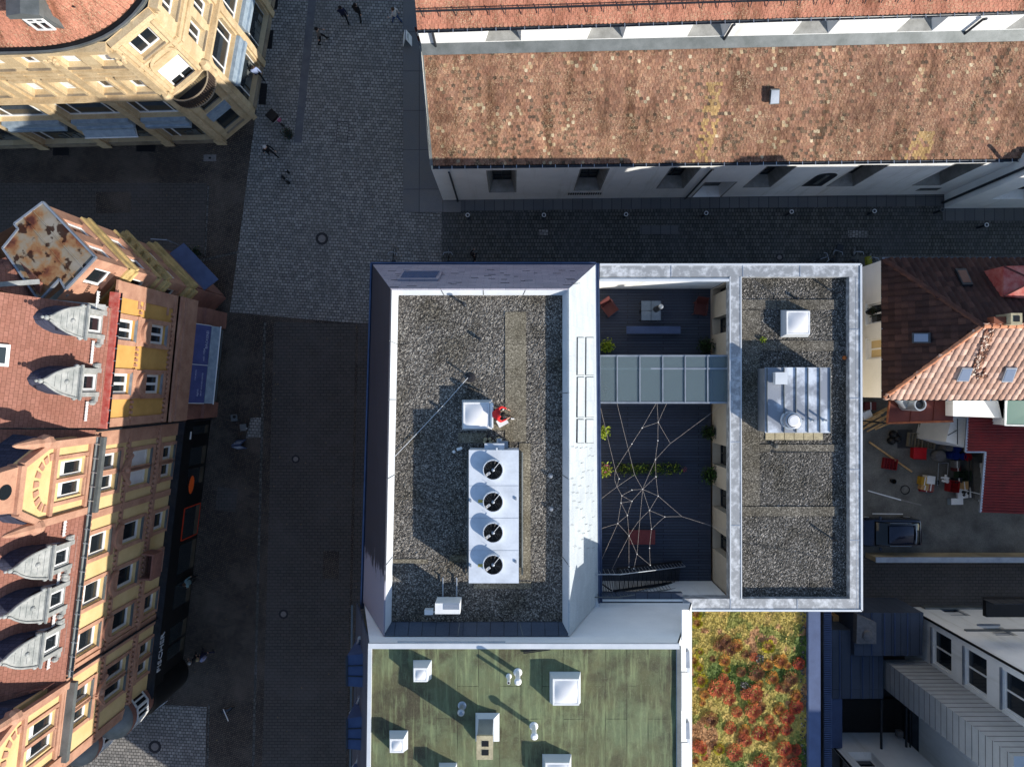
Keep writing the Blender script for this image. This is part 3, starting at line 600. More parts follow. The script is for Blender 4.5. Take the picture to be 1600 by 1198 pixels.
def tile_field(mb, a, b_, c, d, tw, th, kind, rnd, curve=0, thick=.028, lift=.012):
    """overlapping tiles on the quad eave a-b, ridge d-c (courses run from a-b up)"""
    a, b_, c, d = map(Vector, (a, b_, c, d)); rows = max(1, int((d - a).length / th))
    for r in range(rows):
        f0, f1 = r / rows, min(1, (r + 1.45) / rows)
        L0, R0, L1, R1 = a.lerp(d, f0), b_.lerp(c, f0), a.lerp(d, f1), b_.lerp(c, f1)
        ln = (R0 - L0).length; n = max(1, int(ln / tw)); nor = (R0 - L0).cross(L1 - L0).normalized()
        for i in range(-1, n + 1):
            g0 = (i + (.5 if r % 2 else 0)) / n; g1 = g0 + 1.0 / n; g0, g1 = max(0, g0), min(1, g1)
            if g1 - g0 < .2 / n: continue
            j1, j2, j3 = rnd.uniform(-.3, 1) * lift, rnd.uniform(-.3, 1) * lift, rnd.uniform(-.02, .02) * th * 3
            up = nor * (thick + j1); up2 = nor * (thick + j2); e = (L1 - L0).normalized() * j3
            p0, p1, p2, p3 = L0.lerp(R0, g0 + .03 / n), L0.lerp(R0, g1 - .03 / n), L1.lerp(R1, g1 - .03 / n), L1.lerp(R1, g0 + .03 / n)
            md = L0.lerp(R0, (g0 + g1) / 2)
            q = (L1 - L0).normalized() * th * .22
            mb.ct = ptint(kind, p0.x, p0.y, rnd)
            A, B2 = p0 + up + q + e, p1 + up2 + q + e
            mb.face([A, p0.lerp(p1, .25) + up + q * .25 + e, md.lerp(md, 0) + up * .5 + up2 * .5 + e, p0.lerp(p1, .75) + up2 + q * .25 + e, B2, p2 + nor * .004, p3 + nor * .004])
            m1 = md + (up + up2) * .5 + e
            for s0, s1 in ((A, p0.lerp(p1, .25) + up + q * .25 + e), (p0.lerp(p1, .25) + up + q * .25 + e, m1), (m1, p0.lerp(p1, .75) + up2 + q * .25 + e), (p0.lerp(p1, .75) + up2 + q * .25 + e, B2)):
                mb.face([s0, s0 - nor * thick, s1 - nor * thick, s1])
ch = thing('church', 'white walled church with a mossy clay tiled aisle roof and high clerestory', 'church', P(1100, 180, 0) * Vector((1, 1, 0)) if False else Vector((12, 15, 0)))
cw = Wall(P(693, 313, 0), P(1475, 304, 0)); CE = 6.45
we = P(693, 313, 0).x; ee = cw.pt(cw.L + 6, 0).x
# south wall with deep splayed windows
wins = [(3.0, 4.55, 1.75, 6.1), (8.15, 9.65, 1.95, 6.2), (13.1, 14.65, 2.2, 6.25), (18.9, 20.5, 2.3, 6.25), (24.7, 26.2, 2.3, 6.25), (29.8, 31.3, 2.3, 6.25)]
b0 = P(693, 313, 0)
def cuz(px, py): return cw.uz(px, py)
wins[3] = (cuz(1164, 291)[0], cuz(1164, 291)[0] + 1.55, 2.2, 6.25); wins[4] = (cuz(1296, 289)[0], cuz(1296, 289)[0] + 1.55, 2.2, 6.3); wins[5] = (cuz(1428, 289)[0], cuz(1428, 289)[0] + 1.6, 2.2, 6.35)
door = (15.75, 17.5, .06, 3.3)
ow = (cuz(1252, 291)[0], cuz(1252, 291)[0] + 1.2, 2.3, 4.9)
m = MB(); cw.face_holes(m, -.02, cw.L + .3, 0, CE, wins + [door], .75, .22)
m.face([cw.pt(-.02, 0), cw.pt(-.02, CE), cw.pt(-.02, CE, -4.6) + Vector((0, 0, 3.85)), cw.pt(-.02, 0, -4.6)])
m.build('aisle_wall', m_white, ch)
m_reveal = MAT('grey_stone_reveal', C(150, 150, 146), C(122, 122, 118), 2, .85, grain=.15)
for i, h in enumerate(wins):
    m = MB(); k = .22; D = -.72
    for s0 in range(2): pass
    w = window(cw, h, .75, ch, m_dkmet, m_glass, (1, 4), .05, None, inset=.2)
    g = MB(); t_ = .06
    for q in ((h[0] - t_, h[0], h[2] - t_, h[3]), (h[1], h[1] + t_, h[2] - t_, h[3]), (h[0], h[1], h[2] - t_, h[2])): cw.slab(g, q[0], q[1], q[2], q[3], -.05, .012)
    g.face([cw.pt(h[0] + .01, h[2] + .012, .005), cw.pt(h[1] - .01, h[2] + .012, .005), cw.pt(h[1] - k, h[2] + k * 1.6 + .012, -.72), cw.pt(h[0] + k, h[2] + k * 1.6 + .012, -.72)])
    g.face([cw.pt(h[0] + .01, h[2] + .02, .005), cw.pt(h[0] + k + .01, h[2] + .36, -.72), cw.pt(h[0] + k + .01, h[3] - .1, -.72), cw.pt(h[0] + .01, h[3], .005)])
    g.face([cw.pt(h[1] - .01, h[2] + .02, .005), cw.pt(h[1] - .01, h[3], .005), cw.pt(h[1] - k - .01, h[3] - .1, -.72), cw.pt(h[1] - k - .01, h[2] + .36, -.72)])
    g.build('stone_surround', m_reveal, w)
m = MB(); cw.slab(m, door[0] + .15, door[1] - .15, .3, door[3] - .1, -.7, -.62); o = m.build('door', m_dkmet, ch)
g = MB(); cw.slab(g, door[0] + .3, door[0] + .36, 1.0, 1.3, -.62, -.55); g.build('handle', m_galv, o)
g = MB(); cw.slab(g, door[0] - .08, door[0] + .0, .06, door[3] + .06, -.1, .015); cw.slab(g, door[1], door[1] + .08, .06, door[3] + .06, -.1, .015); cw.slab(g, door[0], door[1], door[3], door[3] + .06, -.1, .015); g.build('frame', m_reveal, o)
# blind arched niche with a bar
m = MB(); pts = [(ow[0], ow[2]), (ow[1], ow[2])] + [((ow[0] + ow[1]) / 2 + .6 * math.cos(a), ow[3] - .6 + .6 * math.sin(a)) for a in [PI * k / 10 for k in range(11)]]
cw.plate(m, pts, -.05, .02); o = m.build('niche', m_dkmet, ch)
m = MB(); cw.slab(m, (ow[0] + ow[1]) / 2 - .12, (ow[0] + ow[1]) / 2 + .12, ow[2] + .5, ow[3] - .35, .02, .05); m.build('bar', m_zincd, o)
# small grille vent
m = MB(); [cw.slab(m, cuz(888, 302)[0] + k * .14, cuz(888, 302)[0] + k * .14 + .07, 1.05, 1.4, .01, .05) for k in range(15)]; m.build('vent_grille', m_dkmet, ch)
m = MB(); [cw.slab(m, cuz(1430, 298)[0], cuz(1430, 298)[0] + 1.3, 1.0 + k * .1, 1.05 + k * .1, .005, .02) for k in range(6)]; m.build('vent_grille', m_zincd, ch)
# aisle roof
el, er = P(676, 259, CE + .05), P(1592, 247.5, CE + .35)
rl, rr = P(660, 73, 10.2), P(1640, 51, 10.2)
er2 = el.lerp(er, 1.05)
m = MB(); m.hexa([el - Vector((0, 0, .2)), er2 - Vector((0, 0, .2)), rr - Vector((0, 0, .2)), rl - Vector((0, 0, .2))], [el - Vector((0, 0, .03)), er2 - Vector((0, 0, .03)), rr - Vector((0, 0, .03)), rl - Vector((0, 0, .03))]); m.build('roof_deck', m_tilebed, ch)
m = MB(); tile_field(m, el, er2, rr, rl, .175, .16, 'old', random.Random(5), lift=.02); m.build('aisle_roof', m_tile, ch)
m = MB(); m.bar(el + Vector((-.06, 0, .05)), rl + Vector((-.06, 0, .05)), .16, .1); m.build('verge', m_zincd, ch)
def gutter(p, q, par, r=.075, mt=m_dkmet, n=44):
    m = MB(); d = (q - p); k = 8
    ax = d.normalized(); sd = Vector((ax.y, -ax.x, 0)).normalized()
    prof = [(math.cos(a) * r, math.sin(a) * r) for a in [PI + PI * i / k for i in range(k + 1)]]
    for (x0, z0), (x1, z1) in zip(prof, prof[1:]):
        m.face([p + sd * x0 + Vector((0, 0, z0)), q + sd * x0 + Vector((0, 0, z0)), q + sd * x1 + Vector((0, 0, z1)), p + sd * x1 + Vector((0, 0, z1))])
        m.face([p + sd * x0 * .9 + Vector((0, 0, z0 * .9 + .004)), p + sd * x1 * .9 + Vector((0, 0, z1 * .9 + .004)), q + sd * x1 * .9 + Vector((0, 0, z1 * .9 + .004)), q + sd * x0 * .9 + Vector((0, 0, z0 * .9 + .004))])
    m.bar(p + sd * r + Vector((0, 0, .004)), q + sd * r + Vector((0, 0, .004)), .02); o = m.build('gutter', mt, par)
    g = MB()
    for i in range(n + 1): c = p.lerp(q, (i + .5) / (n + 1)); g.bar(c - sd * r * 1.2 + Vector((0, 0, .016)), c + sd * r * 1.4 + Vector((0, 0, .016)), .035, .012)
    g.build('brackets', m_galv, o); return o
gutter(el + Vector((0, -.1, -.02)), er + Vector((0, -.1, -.02)), ch)
for (tp, bt) in (((700, 262), (715, 311)), ((1112, 253), (1071, 308))):
    u0 = cuz(*bt)[0]; m = MB(); m.tube([cw.pt(u0, .05, .09), cw.pt(u0, CE - .5, .09), cw.pt(u0, CE - .1, .16)], .055, 8); m.build('downpipe', m_dkmet, ch, smooth=True)
# grey hatch in the roof
f = lambda px, py: el.lerp(er, 0)  # noqa
nr = (er - el).cross(rl - el).normalized()
def on_roof(px, py):
    d = ray(px, py); o = Vector((0, 0, CAMH)); t_ = (el - o).dot(nr) / d.dot(nr); return o + d * t_
c4 = [on_roof(*q) + nr * .02 for q in ((1201, 162), (1216, 161), (1217, 138), (1203, 138))]
m = MB(); m.hexa(c4, [p + nr * .16 for p in c4]); o = m.build('roof_hatch', m_zincd, ch); m = MB(); c5 = [p.lerp(sum(c4, Vector()) / 4, .12) + nr * .161 for p in c4]; m.hexa(c5, [p + nr * .03 for p in c5]); m.build('lid', m_zinc, o)
# lean flashing and clerestory
lw = Wall(P(659, 72, 10.2), P(1640, 49, 10.2)); ZT = 12.0
m = MB(); p0, p1 = lw.pt(0, 10.22), lw.pt(lw.L, 10.22)
m.hexa([lw.pt(0, 10.1, .42), lw.pt(lw.L, 10.1, .42), lw.pt(lw.L, 10.3, -.02), lw.pt(0, 10.3, -.02)], [lw.pt(0, 10.13, .42), lw.pt(lw.L, 10.13, .42), lw.pt(lw.L, 10.46, -.02), lw.pt(0, 10.46, -.02)]); m.build('flashing', m_zincd, ch)
cwin = [lw.uz(q, y)[0] for q, y in ((758, 66), (917, 60), (1076, 52), (1242, 48), (1404, 46), (1571, 46))]
cwin = [(u, u + 1.75, 10.5, 11.95) for u in cwin]
m = MB(); lw.face_holes(m, 0, lw.L, 10.1, ZT, cwin, .5, .28)
m.face([lw.pt(0, 0, -4), lw.pt(0, 0), lw.pt(0, ZT), lw.pt(0, ZT, -4)]); m.build('clerestory_wall', m_white, ch)
for h in cwin:
    w = window(lw, h, .5, ch, m_zinc, m_glass, (2, 1), .05, None, name='clerestory_window', inset=.24)
    g = MB(); g.face([lw.pt(h[0] + .01, h[2] + .012, .005), lw.pt(h[1] - .01, h[2] + .012, .005), lw.pt(h[1] - .28, h[2] + .46, -.48), lw.pt(h[0] + .28, h[2] + .46, -.48)]); g.build('sloping_sill', m_reveal, w)
for px, py in ((681, 70), (1132, 58), (1507, 50)):
    u0 = lw.uz(px, py)[0]; m = MB(); m.tube([lw.pt(u0, 10.3, .1), lw.pt(u0, 11.7, .1), lw.pt(u0, 11.95, .2)], .06, 8); m.build('downpipe', m_dkmet, ch, smooth=True)
# nave roof
nl, nr_ = P(652, 46.5, ZT + .02), P(1660, 15, ZT + .02)
m = MB(); ul, ur = nl + Vector((0, 5.5, 4.6)), nr_ + Vector((0, 5.5, 4.6))
m.hexa([nl - Vector((0, 0, .2)), nr_ - Vector((0, 0, .2)), ur - Vector((0, 0, .2)), ul - Vector((0, 0, .2))], [nl - Vector((0, 0, .02)), nr_ - Vector((0, 0, .02)), ur - Vector((0, 0, .02)), ul - Vector((0, 0, .02))]); m.build('nave_deck', m_tilebed, ch)
m = MB(); tile_field(m, nl, nr_, nr_.lerp(ur, .5), nl.lerp(ul, .5), .2, .18, 'new', random.Random(8), lift=.006); m.build('nave_roof', m_tile, ch)
gutter(nl + Vector((0, -.08, -.02)), nr_ + Vector((0, -.08, -.02)), ch)
m = MB(); q0, q1 = nl.lerp(ul, .1) + Vector((0, -.05, .14)), nr_.lerp(ur, .1) + Vector((0, -.05, .14))
m.bar(q0, q1, .035); m.bar(q0 + Vector((0, 0, .1)), q1 + Vector((0, 0, .1)), .035)
for k in range(40): c = q0.lerp(q1, (k + .5) / 40); m.bar(c + Vector((0, -.15, -.22)), c + Vector((0, .05, .14)), .03)
m.build('snow_guard', m_dkmet, ch)
# the annexe (transept) standing forward on the right
an = thing('church_annexe', 'white church annexe wall standing forward at the right of the alley', 'building', (27, 12.5, 0))
aw = Wall(P(1475, 326, 0), P(1720, 324, 0)); m = MB()
hw = [(aw.uz(1550, 311)[0], aw.uz(1550, 311)[0] + 1.9, 2.2, 5.6)]
aw.face_holes(m, 0, aw.L, 0, 7.4, hw, .6, .2); m.face([aw.pt(0, 0, -1.2), aw.pt(0, 0), aw.pt(0, 7.4), aw.pt(0, 7.4, -1.2)]); m.face([aw.pt(0, 7.4), aw.pt(aw.L, 7.4), aw.pt(aw.L, 7.4, -1.2), aw.pt(0, 7.4, -1.2)]); m.build('wall', m_white, an)
window(aw, hw[0], .6, an, m_dkmet, m_glass, (1, 3), .05, inset=.18)
m = MB(); m.tube([aw.pt(-.12, .05, -.35), aw.pt(-.12, 8.2, -.35)], .08, 8); m.build('downpipe', m_dkmet, an, smooth=True)
# ------------------------------------------------------------------ sandstone corner building, top left
sg = thing('sandstone_building', 'sandstone corner building with rounded red tiled roof and arched shop windows', 'building', (-21, 18, 0))
GE = 13.1
G1 = Wall(P(-230, 238, 0), P(350, 222, 0)); G2 = Wall(P(350, 222, 0), P(397, 183, 0)); G3 = Wall(P(397, 183, 0), P(440, -60, 0))
u_ = lambda px, py: G1.uz(px, py)[0]
def shop_bay(w, u0, u1, par, awn=False):
    """an arched first-floor window above a shop window"""
    holes = [(u0, u1, .55, 3.55), (u0, u1, 4.35, 6.75)]
    return holes
step = u_(280, 205) - u_(105, 205)
bays = []; c0 = G1.uz(128, 222)[0]
c0 = (G1.uz(95, 222)[0] + G1.uz(158, 222)[0]) / 2
pier = [G1.uz(x, y) [0] for x, y in ((60, 226), (160, 226), (262, 223))]
stp = (pier[2] - pier[0]) / 2
U = [pier[0] - 3 * stp + stp * k for k in range(6)]
U = [u + .45 for u in U if u > -1] + []
holes = []
bayr = []
for a in U:
    b2 = min(a + stp - .75, G1.L - .5)
    if b2 - a < 1.5: continue
    bayr.append((a, b2)); holes += [(a, b2, .5, 3.45), (a, b2, 4.3, 6.8)]
wwin = []
for a, b2 in bayr:
    c = (a + b2) / 2
    for s0 in (-1, 1):
        for z0, z1 in ((7.75, 9.35), (10.75, 12.15)): wwin.append((c + s0 * .85 - .5, c + s0 * .85 + .5, z0, z1))
wwin = [w for w in wwin if w[1] < G1.L - .2]
m = MB(); G1.face_holes(m, 0, G1.L, 0, GE, holes + wwin, .38); m.build('street_wall', m_sand, sg)
blinds = {1, 4, 6, 9, 11}
for i, h in enumerate(wwin): window(G1, h, .38, sg, m_frame, m_glass, (1, 0), .09, m_sand3, blind=(m_frame if i % 5 in (1, 3) else None), blind_f=.9)
def shopfront(w, a, b2, par, arch=True):
    m = MB()
    for x in (a, a + (b2 - a) * .2, a + (b2 - a) * .8, b2): w.slab(m, x - .035, x + .035, 4.3, 6.8, -.36, -.3)
    w.slab(m, a, b2, 6.1, 6.17, -.36, -.3); w.slab(m, a, b2, 4.3, 4.38, -.36, -.28); w.slab(m, (a + b2) / 2 - .03, (a + b2) / 2 + .03, 6.17, 6.8, -.36, -.3)
    o = m.build('arched_window', m_frame, par); g = MB(); w.slab(g, a, b2, 4.3, 6.8, -.38, -.34); g.build('pane', m_glass, o)
    if arch:
        g = MB(); n = 8; mid = (a + b2) / 2; hw_ = (b2 - a) / 2
        for s0 in (-1, 1):
            pts = [(mid + s0 * hw_ * (1 - .002), 6.85), (mid + s0 * hw_ * .35, 6.85)] + [(mid + s0 * hw_ * (.35 + .65 * math.sin(PI / 2 * k / n)), 6.1 + .74 * math.cos(PI / 2 * k / n)) for k in range(n + 1)]
            w.plate(g, pts, -.2, .012)
        g.build('arch', m_sand2, o)
    m = MB(); w.slab(m, a - .02, b2 + .02, 3.75, 4.28, -.3, .22); w.slab(m, a - .02, b2 + .02, 3.45, 3.74, -.3, .34); m.build('fascia', m_awn2, par)
    m = MB()
    for x in (a, a + .55, b2): w.slab(m, x - .03, x + .03, .5, 3.45, -.34, -.28)
    o = m.build('shop_window', m_frame, par); g = MB(); w.slab(g, a, b2, .5, 3.45, -.37, -.33); g.build('pane', m_glass_b, o)
    g = MB(); rnd = random.Random(int(a * 10))
    for k in range(7): x = rnd.uniform(a + .5, b2 - .4); w.slab(g, x, x + rnd.uniform(.12, .4), .55, rnd.uniform(.9, 1.5), -.32, -.3)
    g.build('display', m_zincd, o)
    g = MB(); w.slab(g, a - .02, b2 + .02, .0, .48, -.3, .06); g.build('plinth', m_sand3, par)
for a, b2 in bayr: shopfront(G1, a, b2, sg)
m = MB(); edges = [bayr[0][0]] + []
for a, b2 in bayr:
    G1.slab(m, b2 + .18, b2 + .62, 0, 12.5, .002, .13); G1.slab(m, b2 + .1, b2 + .7, .0, .7, .13, .2); G1.slab(m, b2 + .14, b2 + .66, 12.0, 12.5, .13, .22)
m.build('pilasters', m_sand2, sg)
m = MB()
for z0, z1, d in ((7.05, 7.3, .22), (7.32, 7.4, .3), (9.75, 9.95, .08), (10.3, 10.45, .12), (12.5, 12.75, .2), (12.76, 13.06, .42)): G1.slab(m, -.5, G1.L - .02, z0, z1, .004, d); G2.slab(m, .02, G2.L - .02, z0, z1, .004, d * .8); G3.slab(m, .02, G3.L, z0, z1, .004, d)
m.build('cornices', m_sand2, sg)
m = MB()
for a, b2 in bayr:
    c = (a + b2) / 2
    for s0 in (-1, 1): G1.slab(m, c + s0 * .85 - .62, c + s0 * .85 + .62, 9.4, 9.62, .002, .12); G1.slab(m, c + s0 * .85 - .5, c + s0 * .85 + .5, 9.98, 10.26, .002, .05); G1.slab(m, c + s0 * .85 - .68, c + s0 * .85 - .52, 7.7, 9.4, .002, .1); G1.slab(m, c + s0 * .85 + .52, c + s0 * .85 + .68, 7.7, 9.4, .002, .1)
    for k in range(9): m.ball(G1.pt(b2 + .4 + random.uniform(-.28, .28), 11.6 + random.uniform(-.3, .3), .12), random.uniform(.08, .16), 7, 5)
m.build('carved_trim', m_sand2, sg)
# rolled-out awning over one shop window
a, b2 = bayr[-2]
m = MB(); m.hexa([G1.pt(a + .1, 3.3, .3), G1.pt(b2 - .1, 3.3, .3), G1.pt(b2 - .1, 3.5, .3), G1.pt(a + .1, 3.5, .3)], [G1.pt(a + .1, 3.05, .62), G1.pt(b2 - .1, 3.05, .62), G1.pt(b2 - .1, 3.1, .62), G1.pt(a + .1, 3.1, .62)]); o = m.build('awning', m_awn2, sg)
m = MB(); m.cyl(G1.pt(a + .05, 3.06, .64), G1.pt(b2 - .05, 3.06, .64), .04, 8); m.bar(G1.pt(a + .1, 3.3, .1), G1.pt(a + .1, 3.05, .62), .04); m.bar(G1.pt(b2 - .1, 3.3, .1), G1.pt(b2 - .1, 3.05, .62), .04); m.build('arms', m_frame, o)
# chamfered corner with balcony
mid = G2.L / 2
ch_h = [(mid - .62, mid + .62, 10.7, 12.1), (mid - .7, mid + .7, 7.0, 9.3), (mid - .62, mid + .62, .7, 2.8), (mid - .62, mid + .62, 3.7, 5.0)]
m = MB(); G2.face_holes(m, 0, G2.L, 0, GE, ch_h, .3); m.build('corner_wall', m_sand3 if False else m_sand, sg)
window(G2, ch_h[0], .3, sg, m_frame, m_glass, (1, 0), .09, m_sand3); window(G2, ch_h[1], .3, sg, m_frame, m_glass, (1, 1), .09, None, blind=m_frame, blind_f=.72)
window(G2, ch_h[2], .3, sg, m_zincd, m_glass_b, (0, 0), .05, m_sand3, name='shop_window'); window(G2, ch_h[3], .3, sg, m_zincd, m_glass, (0, 0), .05, None, name='shop_window')
m = MB(); G2.slab(m, mid - .7, mid + .7, 2.85, 3.6, .004, .2); m.build('fascia', m_awn2, sg)
m = MB()
for s0 in (.0, G2.L): G2.slab(m, s0 - .16, s0 + .16, 0, 6.2, -.1, .16)
for s0 in (mid - .95, mid + .95): G2.slab(m, s0 - .1, s0 + .1, 7, 12.4, .002, .12)
for k in range(24):
    aa = PI * k / 24; x0, x1 = mid + .8 * math.cos(aa), mid + .8 * math.cos(aa + PI / 24); G2.plate(m, [(x0, 9.6 + .6 * math.sin(aa)), (x1, 9.6 + .6 * math.sin(aa + PI / 24)), (x1, 9.75 + .75 * math.sin(aa + PI / 24)), (x0, 9.75 + .75 * math.sin(aa))], .002, .12)
m.build('corner_trim', m_sand2, sg)
def bow(t, r0, z): return G2.pt(mid - 1.25 * math.cos(t), z, r0 * math.sin(t))
m = MB(); n = 14
for z0, z1, r in ((6.1, 6.35, .95), (6.35, 6.42, 1.1)):
    m.hexa([bow(PI * k / n, r, z0) for k in range(n + 1)][::1], [bow(PI * k / n, r, z1) for k in range(n + 1)][::1])
o = m.build('balcony', m_sand3, sg)
m = MB(); m.tube([bow(PI * k / n, 1.05, 7.35) for k in range(n + 1)], .045, 8); o2 = m.build('balcony_rail', m_sand3, o, smooth=True)
m = MB()
for k in range(29): p = bow(PI * k / 28, 1.02, 6.4); m.cyl(p, p + Vector((0, 0, .95)), .045, 6)
m.build('balusters', MAT('shade_dark_balusters', C(70, 58, 50), C(50, 42, 38), 5), o)  # balusters coloured dark to carry the balcony's shade
MB().hexa([bow(PI * k / n, .9, 6.42) for k in range(n + 1)], [bow(PI * k / n, .9, 6.44) for k in range(n + 1)]).build('floor', m_pot, o)  # dark sheet standing in for shade inside the balcony
for s0 in (-1, 1): MB().lathe(G2.pt(mid + s0 * 1.3, 6.4, .12), [(.26, 0), (.2, .2), (.24, .8), (.3, 1.0), (.24, 1.15), (.16, 1.3)], 14).build('urn', m_sand2, o, smooth=True)
# east facade along the cobbled street
e_b = [(.55, 3.1), (3.75, 6.3), (7.0, 9.5)]
eh = []
for a, b2 in e_b: eh += [(a, b2, .5, 3.45), (a, b2, 4.3, 6.8)]
ew = []
for a, b2 in e_b:
    c = (a + b2) / 2
    for s0 in (-1, 1):
        for z0, z1 in ((7.75, 9.35), (10.75, 12.15)): ew.append((c + s0 * .72 - .48, c + s0 * .72 + .48, z0, z1))
m = MB(); G3.face_holes(m, 0, G3.L, 0, GE, eh + ew, .38); m.build('side_wall', m_sand, sg)
for i, h in enumerate(ew): window(G3, h, .38, sg, m_frame, m_glass, (1, 0), .09, m_sand3)
for a, b2 in e_b: shopfront(G3, a, b2, sg)
m = MB()
for a, b2 in e_b: G3.slab(m, b2 + .12, b2 + .5, 0, 12.5, .002, .13)
m.build('pilasters', m_sand2, sg)
# roof with gutter following the rounded corner
pe = [G1.pt(-.5, GE, .45)]
A_, B_, C_, D_ = G1.pt(G1.L - 3.2, GE, .45), G1.pt(G1.L - .1, GE, .45), G3.pt(.1, GE, .45), G3.pt(3.2, GE, .45)
def bez(t): return A_ * (1 - t) ** 3 + (A_.lerp(B_, 1.15)) * 3 * t * (1 - t) ** 2 + (D_.lerp(C_, 1.15)) * 3 * t * t * (1 - t) + D_ * t ** 3
pe += [bez(k / 14) for k in range(15)] + [G3.pt(G3.L, GE, .45)]
m = MB(); cen = Vector((-33, 26, 0))
def inn(p, d, dz):
    v = Vector((cen.x - p.x, cen.y - p.y, 0)); return p + v.normalized() * d + Vector((0, 0, dz))
top = [inn(p, 6.5, 6.0) for p in pe]; 
m.hexa([*pe, cen + Vector((0, 0, GE))], [*[p + Vector((0, 0, .05)) for p in pe], cen + Vector((0, 0, GE + .05))]); m.build('eave_slab', m_sand3, sg)
m = MB(); rnd = random.Random(4)
pi_ = [inn(p, .38, .12) for p in pe]
for i in range(len(pi_) - 1): tile_field(m, pi_[i], pi_[i + 1], top[i + 1], top[i], .19, .22, 'new', rnd, lift=.008)
m.build('tiled_roof', m_tile, sg)
m = MB(); m.cur = 0
for i in range(len(pi_) - 1): q = [pi_[i], pi_[i + 1], top[i + 1], top[i]]; m.face([p - Vector((0, 0, .03)) for p in q])
m.face([p - Vector((0, 0, .03)) for p in top]); m.build('roof_deck', m_tilebed, sg)
m = MB()
for i in range(len(pe) - 1):
    a, b2 = pe[i], pe[i + 1]
    m.face([a + Vector((0, 0, .1)), b2 + Vector((0, 0, .1)), inn(b2, .12, .1), inn(a, .12, .1)]); m.face([inn(a, .12, .1), inn(b2, .12, .1), inn(b2, .14, -.02 + .08), inn(a, .14, -.02 + .08)])
    m.face([a + Vector((0, 0, .1)), a + Vector((0, 0, -.05)), b2 + Vector((0, 0, -.05)), b2 + Vector((0, 0, .1))])
m.build('gutter_lip', m_zincd, sg)
m = MB()
for i in range(len(pe) - 1): m.face([inn(pe[i], .12, .062), inn(pe[i + 1], .12, .062), inn(pe[i + 1], .4, .07), inn(pe[i], .4, .07)])
m.build('gutter', m_black, sg)
m = MB()
for k in range(9):
    i = 6 + k % 7; f = (k * .37) % 1; p = pi_[i].lerp(pi_[i + 1], .5).lerp(top[i], .15 + .2 * (k % 3)) + Vector((0, 0, .06)); m.bar(p, p + Vector((.16, -.05, .05)), .05)
m.build('snow_hook', m_dkmet, sg)
# roof dormer with a bell-shaped lead cheek
dp = P(70, 38, 14.3); d = thing('x', '', '', dp) if False else None
GD = Wall(G1.pt(0, 0, -.35), G1.pt(G1.L, 0, -.35)); du, dz = GD.uz(70, 42)
m = MB(); GD.plate(m, [(du - 1.15, 13.2), (du - .75, 13.6), (du - .55, 14.4), (du - .55, 15.1), (du + .55, 15.1), (du + .6, 14.4), (du + .75, 13.6), (du + 1.1, 13.2)], -.25, 0); o = m.build('dormer', m_zincd, sg)
m = MB(); GD.plate(m, [(du - .72, 15.02), (du - .7, 15.3), (du, 15.45), (du + .7, 15.3), (du + .72, 15.02)], -3.2, .25); m.build('roof', m_zincd, o)
m = MB(); GD.slab(m, du - .52, du + .52, 13.3, 15.05, -3.2, -.26); m.build('cheeks', m_zincd, o)
window(GD, (du - .42, du + .42, 13.75, 14.75), -.02, o, m_frame, m_glass, (1, 1), .08)

# ------------------------------------------------------------------ ochre corner house (north) and its neighbour with the black shopfront
NW = Wall(P(332, 651, 0), P(347, 500, 0)); SW = Wall(P(281, 1045, 0), P(327, 652, 0)); NE_, SE_ = 12.2, 12.45
nb = thing('ochre_corner_house', 'ochre and pink sandstone corner house with rusty flat turret roof and blue awning', 'building', (-21, 2, 0))
sb = thing('ochre_shop_house', 'ochre and pink stone row house with gables and a black shopfront', 'building', (-23, -12, 0))
def stucco(w, u0, u1, top, holes, par, name='street_wall', zb=3.9, mt=None):
    m = MB(); w.face_holes(m, u0, u1, zb, top, holes, .3); m.build(name, mt or m_orange, par)
def trim(w, par, bands, mt=None):
    m = MB()
    for u0, u1, z0, z1, d in bands: w.slab(m, u0, u1, z0, z1, .003, d)
    return m.build('stone_trim', mt or m_pink, par)
nh = []
for uc in (4.65, 2.05): nh += [(uc - .5, uc + .5, 10.15, 11.7), (uc - .5, uc + .5, 7.1, 8.7)]
stucco(NW, 0, 6.9, NE_, nh, nb)
for h in nh: window(NW, h, .22, nb, m_frame, m_glass, (1, 0), .13, m_zinc)
bd = []
for uc in (4.65, 2.05):
    for z0, z1 in ((10.15, 11.7), (7.1, 8.7)):
        for s0 in (-1, 1): bd.append((uc + s0 * .62 - .12, uc + s0 * .62 + .12, z0 - .3, z1 + .3, .07))
        bd.append((uc - .74, uc + .74, z1, z1 + .28, .1)); bd.append((uc - .74, uc + .74, z0 - .34, z0 - .1, .12))
    bd.append((uc - .7, uc + .7, 8.98, 9.75, .1))
bd += [(6.15, 6.9, 3.9, NE_, .05), (0, .42, 3.9, NE_, .05), (0, 6.9, 6.2, 6.5, .1), (0, 6.9, 11.98, NE_, .16), (0, 6.9, 5.6, 6.2, .2), (0, 6.9, 4.2, 5.6, .3), (0, 6.9, 6.02, 6.2, .32)]
for z0 in (7.0, 9.4, 9.9): bd += [(5.75 - .0, 6.15, z0, z0 + .16, .06)]
trim(NW, nb, bd)
m = MB()
for uc in (4.65, 2.05):
    for k in range(14):
        a0, a1 = PI * k / 14, PI * (k + 1) / 14
        NW.plate(m, [(uc + .42 * math.cos(a0), 9.02 + .5 * math.sin(a0)), (uc + .42 * math.cos(a1), 9.02 + .5 * math.sin(a1)), (uc + .6 * math.cos(a1), 9.02 + .7 * math.sin(a1)), (uc + .6 * math.cos(a0), 9.02 + .7 * math.sin(a0))], .1, .26)
m.build('arch_hood', m_pink, nb)
m = MB()
